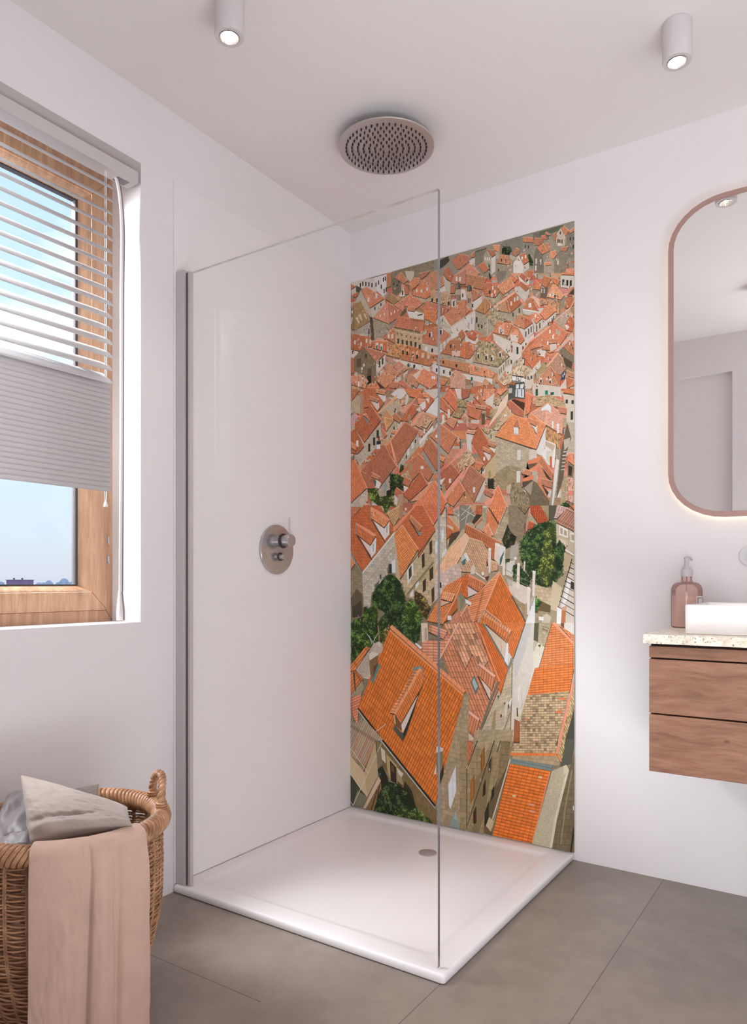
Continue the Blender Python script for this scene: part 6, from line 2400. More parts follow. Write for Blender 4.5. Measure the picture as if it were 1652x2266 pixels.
    def chimneys():
        """chimney stacks, roof windows and openings on the distant houses"""
        for _ in range(620):
            x, z = X0 + rnd.random() * (X1 - X0), 1330 + rnd.random() ** .8 * 960
            s = 1.9 + (2330 - z) * .0028
            q = rnd.random()
            if q < .42:
                c = rnd.choice((rgb(226, 214, 200), rgb(208, 190, 168), rgb(178, 150, 122), rgb(238, 230, 220)))
                put(0, rgb(74, 58, 44), [(x + s, z), (x + s * 2.6, z - s * 1.2), (x + s * 2.4, z - s * 2.0), (x + s * .6, z - s)])
                put(0, c, [(x - s * .6, z + s * 2.6), (x + s * .6, z + s * 2.4), (x + s * .6, z - s), (x - s * .6, z - s)])
                put(0, tuple(v * .45 for v in c), [(x + s * .25, z + s * 2.4), (x + s * .8, z + s * 2.4), (x + s * .8, z - s), (x + s * .25, z - s)])
            elif q < .62:
                put(0, rgb(240, 236, 230), [(x - s * .7, z + s), (x + s * .2, z + s * .9), (x + s * .8, z - s), (x - s * .1, z - s * .9)])
            elif q < .84:
                put(0, rgb(50, 46, 38), [(x - s * .5, z + s * 1.2), (x + s * .5, z + s * 1.1), (x + s * .5, z - s * 1.2), (x - s * .5, z - s * 1.1)])
            else:
                put(0, rgb(232, 168, 134), [(x - s * 2, z + s * 1.5), (x + s, z + s * 2.2), (x + s * 2.4, z), (x - s * .4, z - s * .6)])
                put(0, rgb(226, 216, 206), [(x - s * 1.8, z + s * 1.2), (x - s * .4, z - s * .6), (x - s * .4, z - s * 2.4), (x - s * 1.8, z - s)])
                put(0, rgb(48, 50, 44), [(x - s * 1.4, z - s * .1), (x - s * .7, z - s * .9), (x - s * .7, z - s * 1.8), (x - s * 1.4, z - s)])

    put(3, rgb(150, 136, 112), [(X0, Z1), (X1, Z1), (X1, Z0), (X0, Z0)], (9, 0), (0, -7))
    # each row: kind, red, green, blue, pattern steps | corner points in mm on the wall
    for ln in MURAL.split('\n'):
        if ln == '7':
            houses()
            continue
        if ln == '8':
            chimneys()
            continue
        head, body = ln.split('|')
        hd = [float(v) for v in head.split()]
        k = int(hd[0])
        colr = rgb(*hd[1:4])
        nums = [float(v) for v in body.split()]
        pts = list(zip(nums[::2], nums[1::2]))
        if k == 5:
            foliage(colr, pts)
        elif k == 6:
            w, h = hd[4], hd[5]
            for x, z in pts:
                put(0, colr, [(x - w, z + h), (x + w, z + h), (x + w, z - h), (x - w, z - h)])
        elif k in (1, 2, 3):
            put(k, colr, pts, (hd[4], hd[5]), (hd[6], hd[7]))
        else:
            put(k, colr, pts)
    # paint order -> paper-thin layers: each shape sits just above the ones it covers
    cell = 20.0
    top = {}
    vs, fs, layer_of = [], [], []
    maxl = 0
    yb = -.0040
    panel = MB()
    kinds, cols, uvs = [], [], []
    for kind, colr, pts, A, B, org in polys:
        xs, zs = [p[0] for p in pts], [p[1] for p in pts]
        cells = [(i, j) for i in range(int(min(xs) // cell), int(max(xs) // cell) + 1) for j in range(int(min(zs) // cell), int(max(zs) // cell) + 1)]
        L = 1 + max((top.get(c, 0) for c in cells), default=0)
        small = len(cells) <= 4 and max(xs) - min(xs) < 14 and max(zs) - min(zs) < 14
        if small:
            L = min(L, 1 + max((top.get(c, 0) for c in cells), default=0))
        for c in cells:
            top[c] = L
        maxl = max(maxl, L)
        o = len(vs)
        area = sum(pts[i][0] * pts[(i + 1) % len(pts)][1] - pts[(i + 1) % len(pts)][0] * pts[i][1] for i in range(len(pts)))
        if area < 0:
            pts = pts[::-1]
        for p in pts:
            vs.append((p[0] / 1000, L, p[1] / 1000))
        fs.append(tuple(range(o, o + len(pts))))
        det = A[0] * B[1] - A[1] * B[0]
        if abs(det) < 1e-6:
            det = 1e-6
        for p in pts:
            dx, dz = p[0] - org[0], p[1] - org[1]
            uvs += [(dx * B[1] - dz * B[0]) / det, (A[0] * dz - A[1] * dx) / det]
            cols += [min(.95, c) for c in colr] + [1.0]
            kinds.append(float(kind))
    step = min(1.2e-5, .0024 / maxl)
    vs = [(x, yb - L * step, z) for x, L, z in vs]
    nface = len(fs)
    # the board itself
    o = len(vs)
    b0, b1 = (X0 / 1000, yb, Z0 / 1000), (X1 / 1000, -.0003, Z1 / 1000)
    vs += [(b0[0], b0[1], b0[2]), (b1[0], b0[1], b0[2]), (b1[0], b1[1], b0[2]), (b0[0], b1[1], b0[2]),
           (b0[0], b0[1], b1[2]), (b1[0], b0[1], b1[2]), (b1[0], b1[1], b1[2]), (b0[0], b1[1], b1[2])]
    fs += [tuple(o + i for i in f) for f in ((3, 2, 1, 0), (4, 5, 6, 7), (0, 1, 5, 4), (1, 2, 6, 5), (2, 3, 7, 6), (3, 0, 4, 7))]
    uvs += [0.0] * 48
    cols += [.5, .45, .38, 1.0] * 24
    kinds += [0.0] * 24
    me = bpy.data.meshes.new('mural_panel')
    me.from_pydata(vs, [], fs)
    ca = me.color_attributes.new('tint', 'FLOAT_COLOR', 'CORNER')
    ca.data.foreach_set('color', cols)
    ka = me.attributes.new('kind', 'FLOAT', 'CORNER')
    ka.data.foreach_set('value', kinds)
    ul = me.uv_layers.new(name='pattern')
    ul.data.foreach_set('uv', uvs)
    me.materials.append(mat_mural())
    me.update()
    o = bpy.data.objects.new('mural_panel', me)
    COL.objects.link(o)
    print('MURAL polys', len(polys), 'layers', maxl, 'step', step)
    return tag(o, 'tall printed wall panel of orange tiled rooftops of an old stone town', 'wall panel')


mural()

# ------------------------------------------------------------- glass screen
screen = thing('shower_screen', 'frameless clear glass shower screen standing on the front edge of the tray', 'shower screen', (.5, -.978, TRAY))
M_clear = mat_glass('clear_glass', (0.995, 0.998, 0.997), 0.012)
M_edge = simple('glass_edge', rgb(122, 126, 130), 0.12, 0.3, var=0.1, scale=4)
M_edget = simple('glass_edge_top', rgb(206, 203, 202), 0.12, 0.1, var=0.2, scale=9)
gx0, gx1, gy0, gy1, gz0, gz1 = .058, .9745, -.9835, -.9725, TRAY + .0015, 2.0215
mb = MB()
mb.quad((gx0, gy0, gz0), (gx1, gy0, gz0), (gx1, gy0, gz1), (gx0, gy0, gz1), 0)
mb.quad((gx1, gy1, gz0), (gx0, gy1, gz0), (gx0, gy1, gz1), (gx1, gy1, gz1), 0)
mb.quad((gx1, gy0, gz0), (gx1, gy1, gz0), (gx1, gy1, gz1), (gx1, gy0, gz1), 1)
mb.quad((gx0, gy0, gz1), (gx1, gy0, gz1), (gx1, gy1, gz1), (gx0, gy1, gz1), 2)
mb.quad((gx0, gy1, gz0), (gx1, gy1, gz0), (gx1, gy0, gz0), (gx0, gy0, gz0), 0)
mb.build('glass_pane', [M_clear, M_edge, M_edget], screen)
mb = MB(); mb.box((.0048, -.9935, TRAY + .0005), (.0430, -.9650, 2.0330))
mb.build('wall_profile', M_alu, screen, bevel=.002, seg=2)
mb = MB(); mb.box((.0432, -.9840, TRAY + .0012), (.0520, -.9720, 2.0240))
mb.build('profile_seal', simple('seal_grey', rgb(92, 84, 90), .5), screen)
mb = MB(); mb.box((.0522, -.9850, TRAY + .0012), (.0640, -.9712, 2.0260))
mb.build('clamp_strip', M_alu, screen, bevel=.0015, seg=2)

# ------------------------------------------------------------- mixer
mix = thing('mounted_shower_mixer', 'round chrome concealed shower mixer with pin lever on the left panel', 'shower mixer', (.0046, -.5, 1.141))
ax = .0046
mb = MB(); mb.lathe([(.0935, ax), (.0945, ax + .002), (.0945, ax + .0075), (.0930, ax + .0090), (.0001, ax + .0092)], 96, 'x', (0, -.5, 1.141))
mb.build('cover_plate', M_chrome, mix, smooth=True, angle=30)
kz = 1.1735
mb = MB(); mb.lathe([(.0215, ax + .009), (.0215, ax + .040)], 48, 'x', (0, -.5, kz), caps=False)
mb.build('sleeve', M_chrome, mix, smooth=True, angle=30)
mb = MB(); mb.lathe([(.0215, ax + .034), (.0275, ax + .034), (.0285, ax + .036), (.0285, ax + .039), (.0275, ax + .041), (.0215, ax + .041)], 48, 'x', (0, -.5, kz), caps=False)
mb.build('limit_ring', M_rubber, mix, smooth=True, angle=30)
mb = MB(); mb.lathe([(.0225, ax + .043), (.0235, ax + .045), (.0235, ax + .078), (.0225, ax + .0795), (.0001, ax + .0795)], 48, 'x', (0, -.5, kz))
kn = mb.build('handle', M_chrome, mix, smooth=True, angle=30)
mb = MB(); mb.tube([(ax + .068, -.5, kz + .022), (ax + .068, -.5, kz + .086)], .0031, 12)
mb.build('lever', M_alu, kn, smooth=True, angle=40)
dz_ = 1.1130
mb = MB(); mb.lathe([(.0110, ax + .009), (.0110, ax + .040), (.0100, ax + .0415), (.0001, ax + .042)], 32, 'x', (0, -.5, dz_))
dv = mb.build('diverter_knob', M_chrome, mix, smooth=True, angle=30)
mb = MB(); mb.lathe([(.0112, ax + .021), (.0165, ax + .021), (.0165, ax + .025), (.0112, ax + .025)], 32, 'x', (0, -.5, dz_), caps=False)
mb.build('collar', M_rubber, dv, smooth=True, angle=30)

# ------------------------------------------------------------- shower head
HZ, HC = 2.5085, (.516, -.512)
head = thing('rain_shower_head', 'large round chrome rain shower head under the ceiling above the tray', 'shower head', (*HC, HZ))
mb = MB(); mb.lathe([(.0001, HZ), (.1610, HZ), (.1640, HZ + .0012), (.1650, HZ + .0035), (.1640, HZ + .006), (.155, HZ + .0075), (.03, HZ + .010), (.0001, HZ + .010)], 128, 'z', (*HC, 0))
M_chrome2 = simple('polished_chrome', rgb(186, 178, 176), 0.34, 0.6, var=0.06, scale=8)
mb.build('spray_plate', M_chrome2, head, smooth=True, angle=30)
mb = MB()
for rg in range(1, 8):
    n = int(round(6.3 * rg))
    for k in range(n):
        a = 2 * pi * (k + .5 * (rg % 2)) / n
        x, y = HC[0] + .0197 * rg * cos(a), HC[1] + .0197 * rg * sin(a)
        mb.lathe([(.0030, HZ + .0005), (.0028, HZ - .0055), (.0016, HZ - .0085)], 8, 'z', (x, y, 0))
mb.build('nozzles', M_nozzle, head)
mb = MB(); mb.lathe([(.011, HZ + .008), (.011, H - .006)], 24, 'z', (*HC, 0))
mb.build('ceiling_arm', M_chrome, head, smooth=True, angle=30)
mb = MB(); mb.lathe([(.028, H - .0005), (.028, H - .006), (.026, H - .0075), (.011, H - .0075)], 32, 'z', (*HC, 0))
mb.build('ceiling_flange', M_chrome, head, smooth=True, angle=30)

# ------------------------------------------------------------- ceiling spots
M_bulb = mat_emit('spot_bulb', (1.0, 0.93, 0.78), 60)
LZ = 2.45
spots = [((.490, -1.237), 'white cylinder spotlight on the ceiling near the window'),
         ((1.452, -.487), 'white cylinder spotlight on the ceiling above the washbasin'),
         ((1.425, -1.72), 'white cylinder spotlight on the ceiling, showing only in the mirror')]
first = None
for i, ((x, y), lab) in enumerate(spots):
    if first is None:
        t = thing('ceiling_spotlight', lab, 'spotlight', (x, y, H), 'ceiling spotlights')
        first = t
        R = .0385
        mb = MB()
        mb.lathe([(R, H - .0008), (R, LZ + .003), (R - .0012, LZ), (.0265, LZ), (.0255, LZ + .002), (.0250, LZ + .030)], 64, 'z', (x, y, 0), caps=False)
        mb.build('housing', M_spot, t, smooth=True, angle=30)
        mb = MB()
        mb.lathe([(.0262, LZ - .0012), (.0250, LZ - .0018), (.0235, LZ - .0008), (.0175, LZ + .020), (.010, LZ + .026), (.0001, LZ + .027)], 48, 'z', (x, y, 0), caps=False)
        mb.build('reflector', M_chrome, t, smooth=True, angle=50)
        mb = MB()
        mb.lathe([(.0001, LZ + .0035), (.0060, LZ + .0055), (.0085, LZ + .0105), (.0075, LZ + .017), (.0055, LZ + .022)], 24, 'z', (x, y, 0), caps=False)
        mb.build('bulb', M_bulb, t, smooth=True)
    else:
        t = first.copy()
        COL.objects.link(t)
        t.location = (x, y, H)
        t['label'] = lab
        for ch in list(first.children):
            if ch.type != 'MESH':
                continue
            c = ch.copy()
            COL.objects.link(c)
            c.parent = t
    L = bpy.data.lights.new('ceiling_spot_light', 'SPOT')
    L.energy = 5
    L.color = (1, .93, .82)
    L.spot_size = radians(95)
    L.spot_blend = .8
    L.shadow_soft_size = .02
    lo = bpy.data.objects.new('ceiling_spot_light', L)
    COL.objects.link(lo)
    lo.location = (x, y, LZ - .004)

# ------------------------------------------------------------- mirror
def pill(x0, x1, z0, z1, rx, rz, y, n=8, ins=0.0):
    x0, x1, z0, z1 = x0 + ins, x1 - ins, z0 + ins, z1 - ins
    rx, rz = rx - ins, rz - ins
    pts = []
    for cx, cz, a0 in ((x1 - rx, z1 - rz, 0), (x0 + rx, z1 - rz, pi / 2), (x0 + rx, z0 + rz, pi), (x1 - rx, z0 + rz, 3 * pi / 2)):
        for k in range(n + 1):
            a = a0 + pi / 2 * k / n
            pts.append((cx + rx * cos(a), y, cz + rz * sin(a)))
    return pts


MX = (1.3365, 1.985, 1.2275, 2.2735, .172, .150)
mir = thing('illuminated_mirror', 'pill-shaped backlit wall mirror in a thin rose-brown frame', 'mirror', (1.66, -.0005, 1.75))
mb = MB()
loops(mb, [pill(*MX, -.0190), pill(*MX, -.0405), pill(*MX, -.0415, ins=.001), pill(*MX, -.0415, ins=.0165), pill(*MX, -.0385, ins=.0175), pill(*MX, -.0195, ins=.0175)], cap1=False)
mb.build('mirror_frame', M_rose, mir)
mb = MB()
mb.add(pill(*MX, -.0395, ins=.0172), [tuple(range(35, -1, -1))])
M_mir, nt, b = new_mat('mirror_silver')
b.inputs['Metallic'].default_value = 1
b.inputs['Roughness'].default_value = 0.0
nt.links.new(ramp(nt, noise(nt, objco(nt), 2, 1), [(0, (.93, .92, .92)), (1, (.95, .94, .94))]), b.inputs['Base Color'])
mb.build('mirror_glass', M_mir, mir)
mb = MB()
loops(mb, [pill(*MX, -.0010, ins=.05), pill(*MX, -.0185, ins=.05)], cap0=True, cap1=True)
mb.build('back_box', M_white, mir)
mb = MB()
loops(mb, [pill(*MX, -.0186, ins=.009), pill(*MX, -.0186, ins=.020)], cap1=False)
mb.build('light_strip', mat_emit('led_strip', (1.0, .78, .52), 7.0), mir)

# ------------------------------------------------------------- vanity
vx0, vx1, vy = 1.3685, 2.30, -.4465
M_cab = mat_cabinet()
M_gap = simple('groove_dark', rgb(52, 32, 26), 0.8)
van = thing('vanity_cabinet', 'brown wood wall-hung vanity cabinet with two handleless drawers', 'cabinet', (1.83, -.22, .474))
mb = MB(); mb.box((vx0 + .001, vy + .02, .4745), (vx1, -.001, .8385))
mb.build('carcass', M_gap, van)
for nm, z0, z1 in (('top_rail', .8000, .8325), ('drawer_front', .6415, .7955), ('drawer_front', .4740, .6370)):
    mb = MB(); mb.box((vx0, vy, z0), (vx1 + .001, vy + .0195, z1))
    mb.build(nm, M_cab, van, bevel=.0015, seg=2)
mb = MB()
loops(mb, [rrect(1.3565, 2.31, -.462, -.0006, .003, .8405), rrect(1.3550, 2.31, -.4635, -.0006, .003, .8415), rrect(1.3550, 2.31, -.4635, -.0006, .003, .8660), rrect(1.3560, 2.31, -.4625, -.0006, .003, .8670)], cap0=True)
tag(mb.build('worktop', mat_granite(), smooth=False), 'speckled cream granite worktop lying on the wooden vanity', 'worktop')
# basin
bx0, bx1, by0, by1 = 1.4535, 1.93, -.3960, -.0700
bas = thing('washbasin', 'white rectangular vessel washbasin standing on the granite worktop', 'basin', (1.69, -.23, .8672))
mb = MB()
loops(mb, [rrect(bx0 + .004, bx1 - .004, by0 + .004, by1 - .004, .012, .8673), rrect(bx0 + .0005, bx1 - .0005, by0 + .0005, by1 - .0005, .014, .8690), rrect(bx0, bx1, by0, by1, .014, .948),
           rrect(bx0 + .001, bx1 - .001, by0 + .001, by1 - .001, .014, .9505), rrect(bx0 + .0035, bx1 - .0035, by0 + .0035, by1 - .0035, .014, .9515), rrect(bx0 + .011, bx1 - .011, by0 + .011, by1 - .011, .012, .9512),
           rrect(bx0 + .014, bx1 - .014, by0 + .014, by1 - .014, .012, .949), rrect(bx0 + .03, bx1 - .03, by0 + .03, by1 - .03, .03, .889), rrect(bx0 + .06, bx1 - .06, by0 + .06, by1 - .06, .03, .882)], cap0=True)
mb.build('bowl', M_ceramic, bas, smooth=True)
mb = MB(); mb.lathe([(.022, .8825), (.022, .885), (.0001, .886)], 24, 'z', (1.69, -.23, 0))
mb.build('waste', M_chrome, bas, smooth=True, angle=40)
# small square tap end behind the basin
tap = thing('basin_tap', 'small square chrome tap end on the rear left rim of the white basin', 'tap', (1.4610, -.205, .9516))
ax0, ay0 = 1.4542, -.205
mb = MB()
mb.box((ax0 + .0032, ay0 - .002, .9516), (ax0 + .0138, ay0 + .010, .9684))
mb.build('tap_body', M_alu, tap, bevel=.0008, seg=2)
mb = MB()
mb.box((ax0, ay0 - .004, .9687), (ax0 + .0140, ay0 + .012, .9714))
mb.box((ax0, ay0 - .004, .9518), (ax0 + .0022, ay0 + .010, .9687))
mb.build('tap_lever', M_white, tap, bevel=.0005, seg=1)
mb = MB()
mb.box((ax0 + .0024, ay0 - .003, .9516), (ax0 + .0034, ay0 + .008, .9684))
mb.box((ax0 + .0034, ay0 - .003, .9668), (ax0 + .0138, ay0 - .0021, .9686))
mb.build('tap_seal', M_rubber, tap)
# round valve plate above the basin
pl = thing('wall_valve', 'pale grey round valve plate on the wall above the basin', 'valve', (1.5800, -.0005, 1.1010))
mb = MB(); mb.lathe([(.0330, -.0005), (.0330, -.006), (.0320, -.007), (.0001, -.0074)], 64, 'y', (1.5800, 0, 1.1010))
mb.build('valve_plate', simple('grey_plate', rgb(216, 214, 216), .3), pl, smooth=True, angle=30)
mb = MB(); mb.lathe([(.012, -.007), (.012, -.018), (.011, -.0195), (.0001, -.0196)], 32, 'y', (1.5860, 0, 1.1010))
mb.build('valve_knob', simple('grey_knob', rgb(216, 214, 216), .3), pl, smooth=True, angle=30)

# soap dispenser
bcx, bcy, bz = 1.3985, -.0610, .8672
sd = thing('soap_dispenser', 'rose glass pump bottle of peach soap beside the white basin', 'soap dispenser', (bcx, bcy, bz))
K = 2.435 / 1613
zz_ = lambda py: 1.0145 + (1289 - py) * K
M_rosegl = bpy.data.materials.new('rose_glass')
M_rosegl.use_nodes = True
nt = M_rosegl.node_tree
nt.nodes.clear()
out = nd(nt, 'ShaderNodeOutputMaterial')
tr = nd(nt, 'ShaderNodeBsdfTransparent')
lw = nd(nt, 'ShaderNodeLayerWeight')
lw.inputs[0].default_value = .35
nzz = noise(nt, objco(nt), 4, 1)
tc = ramp(nt, mth(nt, 'ADD', lw.outputs['Facing'], mth(nt, 'MULTIPLY', nzz, .02)), [(0, rgb(254, 246, 246)), (.6, rgb(252, 238, 239)), (1, rgb(222, 180, 186))])
nt.links.new(tc, tr.inputs[0])
gl = nd(nt, 'ShaderNodeBsdfGlossy')
gl.inputs['Roughness'].default_value = .05
df = nd(nt, 'ShaderNodeBsdfDiffuse')
df.inputs[0].default_value = (*rgb(238, 188, 178), 1)
fr = nd(nt, 'ShaderNodeFresnel'); fr.inputs[0].default_value = 1.45
m1 = nd(nt, 'ShaderNodeMixShader'); m1.inputs[0].default_value = .3
nt.links.new(tr.outputs[0], m1.inputs[1]); nt.links.new(df.outputs[0], m1.inputs[2])
m2 = nd(nt, 'ShaderNodeMixShader')
nt.links.new(fr.outputs[0], m2.inputs[0]); nt.links.new(m1.outputs[0], m2.inputs[1]); nt.links.new(gl.outputs[0], m2.inputs[2])
nt.links.new(m2.outputs[0], out.inputs[0])
RB = .0482
mb = MB()
prof = [(.0001, bz + .0005), (RB - .004, bz + .0005), (RB - .001, bz + .0018), (RB, bz + .005), (RB, zz_(1308))]
for k in range(1, 10):
    a = k / 9 * pi / 2
    prof.append((.0215 + (RB - .0215) * cos(a) ** .85, zz_(1308) + (zz_(1288.5) - zz_(1308)) * sin(a)))
prof += [(.0180, zz_(1286.5)), (.0165, zz_(1284)), (.0165, zz_(1275))]
mb.lathe(prof, 64, 'z', (bcx, bcy, 0), caps=False)
mb.build('bottle', M_rosegl, sd, smooth=True)
M_soap = simple('peach_soap', rgb(253, 226, 206), .6, var=.03)
mb = MB(); mb.lathe([(.0001, bz + .004), (RB - .005, bz + .004), (RB - .0035, bz + .007), (RB - .0035, zz_(1319)), (.0001, zz_(1319))], 48, 'z', (bcx, bcy, 0))
mb.build('soap', M_soap, sd, smooth=True, angle=40)
M_pump = simple('pump_white', rgb(192, 188, 189), .4)
mb = MB(); mb.lathe([(.0168, zz_(1276)), (.0190, zz_(1276)), (.0192, zz_(1275)), (.0192, zz_(1261.5)), (.0185, zz_(1260.5)), (.0125, zz_(1260.5)), (.0125, zz_(1255)), (.0115, zz_(1254.5)), (.0001, zz_(1254.5))], 40, 'z', (bcx, bcy, 0))
pc = mb.build('pump_collar', M_pump, sd, smooth=True, angle=35)
mb = MB()
mb.lathe([(.0078, zz_(1255)), (.0070, zz_(1246)), (.0074, zz_(1238)), (.0088, zz_(1236.5)), (.0088, zz_(1234.5)), (.0001, zz_(1233.2))], 24, 'z', (bcx, bcy, 0))
mb.tube([(bcx, bcy, zz_(1236)), (bcx + .006, bcy + .018, zz_(1235.5)), (bcx + .009, bcy + .030, zz_(1237)), (bcx + .0095, bcy + .034, zz_(1240))], [.0052, .0046, .0038, .0034], 10)
mb.build('pump_head', M_pump, pc, smooth=True, angle=40)
mb = MB(); mb.tube([(bcx, bcy, zz_(1275)), (bcx, bcy, bz + .02)], .0020, 8)
mb.build('dip_tube', simple('dip_tube', rgb(120, 82, 88), .4), sd, smooth=True)

# ------------------------------------------------------------- laundry basket
BC = (.326, -1.598)
M_wick = mat_wicker()
bk = thing('laundry_basket', 'tall round brown wicker laundry basket on the floor under the window', 'basket', (*BC, 0))
RP = [(0, .148), (.02, .153), (.05, .159), (.1, .177), (.15, .191), (.2, .203), (.25, .211), (.3, .213), (.35, .214), (.40, .2135), (.45, .209)]


def rad(z):
    for (a, ra), (b_, rb) in zip(RP, RP[1:]):
        if a <= z <= b_:
            t = (z - a) / (b_ - a)
            return ra + (rb - ra) * t
    return RP[-1][1]


NST = 26
RI = .0026
mb = MB()
rows = 40
for k in range(rows):
    z = .006 + k * (.424 - .006) / (rows - 1)
    for half in (0, 1):                          # two strands twined round the stakes
        pts = []
        N = 136
        for i in range(N):
            t = 2 * pi * i / N
            w = sin(NST * t / 2 + pi * (k % 2) + pi * half)
            zz = z + .0018 * cos(NST * t / 2 + pi * half) + .0014 * sin(3 * t + k)
            r = rad(min(.449, max(0, z))) - .0055 + .0056 * w
            pts.append((BC[0] + r * cos(t), BC[1] + r * sin(t), zz))
        mb.tube(pts, RI, 5, closed=True)
mb.build('woven_wall', M_wick, bk, smooth=True)
mb = MB()
for k in range(NST):
    for d in (-.011, .011):
        t = 2 * pi * (k + .0) / NST + d
        mb.tube([(BC[0] + (rad(z) - .005) * cos(t), BC[1] + (rad(z) - .005) * sin(t), z) for z in (.002, .05, .1, .15, .2, .25, .3, .35, .4, .445)], .0026, 6)
mb.build('stakes', M_wick, bk, smooth=True)
mb = MB(); mb.lathe([(.0001, .012), (.147, .012), (.147, .004), (.0001, .004)], 40, 'z', (*BC, 0))
mb.build('basket_floor', M_wick, bk)
RIMZ, RIMR, RT = .4500, .2090, .0190
mb = MB()
mb.tube([(BC[0] + RIMR * cos(2 * pi * i / 96), BC[1] + RIMR * sin(2 * pi * i / 96), RIMZ) for i in range(96)], RT * .9, 14, closed=True)
turns = 104
N = turns * 12
mb.tube([(BC[0] + (RIMR + RT * cos(2 * pi * turns * i / N)) * cos(2 * pi * i / N + .05 * sin(2 * pi * turns * i / N)),
          BC[1] + (RIMR + RT * cos(2 * pi * turns * i / N)) * sin(2 * pi * i / N + .05 * sin(2 * pi * turns * i / N)),
          RIMZ + RT * sin(2 * pi * turns * i / N)) for i in range(N)], .0058, 8, closed=True)
mb.build('rim', M_wick, bk, smooth=True)
# twisted rope handle
ha = radians(61.5)
HW = .054
hx, hy = BC[0] + (RIMR + .004) * cos(ha), BC[1] + (RIMR + .004) * sin(ha)
tx, ty = -sin(ha), cos(ha)
cl = []
for i in range(61):
    t = i / 60
    s = cos(pi * t)
    w_ = HW * abs(s) ** .75 * (1 if s > 0 else -1)
    dip = .010 * (w_ / HW) ** 2
    cl.append(Vector((hx + tx * w_ - cos(ha) * dip, hy + ty * w_ - sin(ha) * dip, RIMZ + .010 + .078 * sin(pi * t) ** .6)))
mb = MB()
for st in range(3):
    pts = []
    for i, p in enumerate(cl):
        t = (cl[min(i + 1, 60)] - cl[max(i - 1, 0)]).normalized()
        n1 = Vector((cos(ha), sin(ha), 0))
        n2 = t.cross(n1)
        a = 2 * pi * (st / 3 + i / 60 * 5)
        pts.append(p + (n1 * cos(a) + n2 * sin(a)) * .0050)
    mb.tube(pts, .0054, 8)
for sgn in (-1, 1):
    for q in range(4):
        z = RIMZ + .016 + q * .0058
        ox_, oy_ = hx + tx * HW * sgn - cos(ha) * .010, hy + ty * HW * sgn - sin(ha) * .010
        mb.tube([(ox_ + .0105 * cos(2 * pi * i / 20), oy_ + .0105 * sin(2 * pi * i / 20), z + .001 * sin(2 * pi * i / 20)) for i in range(20)], .0036, 6, closed=True)
mb.build('handle', M_wick, bk, smooth=True)


# ------------------------------------------------------------- laundry
def fb(x, y, z, s=1):
    return mnoise.fractal(Vector((x * s, y * s, z * s)), 0.6, 2.1, 4)


# beige towel hung over the rim
M_towel = mat_cloth('beige_linen', rgb(205, 172, 154), 700, .10, 0, .9, .15)


def towel(u, v):
    a = radians(-52 + 61 * u)
    # path: inside the basket -> over the rim -> down the outside
    L = v * .56
    rin, rout = RIMR - RT - .008, RIMR + RT + .006
    if L < .06:
        r, z = rin, RIMZ - .055 + L * .95
    elif L < .13:
        t = (L - .06) / .07 * pi
        r, z = RIMR - (RT + .0075) * cos(t), RIMZ + .002 + (RT + .0065) * sin(t)
    else:
        r, z = rout + .004 * min(1, (L - .13) / .05), RIMZ + .002 - (L - .13)
    hang = max(0, min(1, (L - .10) / .12))
    # pleats: a sharp overlap a third of the way across and a soft roll beside it
    d = 0
    d += .011 * (1 / (1 + math.exp(-(u - .425) * 140)) - .5) * (1 - max(0, (u - .425)) * 1.6 if u > .425 else 1) * (.35 + .65 * hang)
    d -= .034 * math.exp(-((u - .462 + .02 * v) / .024) ** 2) * hang
    d += .011 * math.exp(-((u - .56) / .06) ** 2) * hang
    d -= .011 * math.exp(-((u - .69) / .03) ** 2) * hang
    d += .005 * math.exp(-((u - .87) / .12) ** 2) * hang
    d += .0035 * fb(u * 3, v * 2.5, 1.3) * (.4 + hang)
    d += .010 * hang * (v ** 1.5) * (1 - .3 * u)
    # folds run slightly towards the left lower down
    a += radians(-3.0) * hang * (v - .3) * (1 - abs(2 * u - 1))
    r += max(-.002, d)
    return (BC[0] + r * cos(a), BC[1] + r * sin(a), max(.006, z))


mb = MB(); mb.grid(towel, 110, 120)
tag(mb.build('towel', M_towel, smooth=True, solid=.003), 'beige linen towel hanging over the front rim of the wicker basket', 'towel')


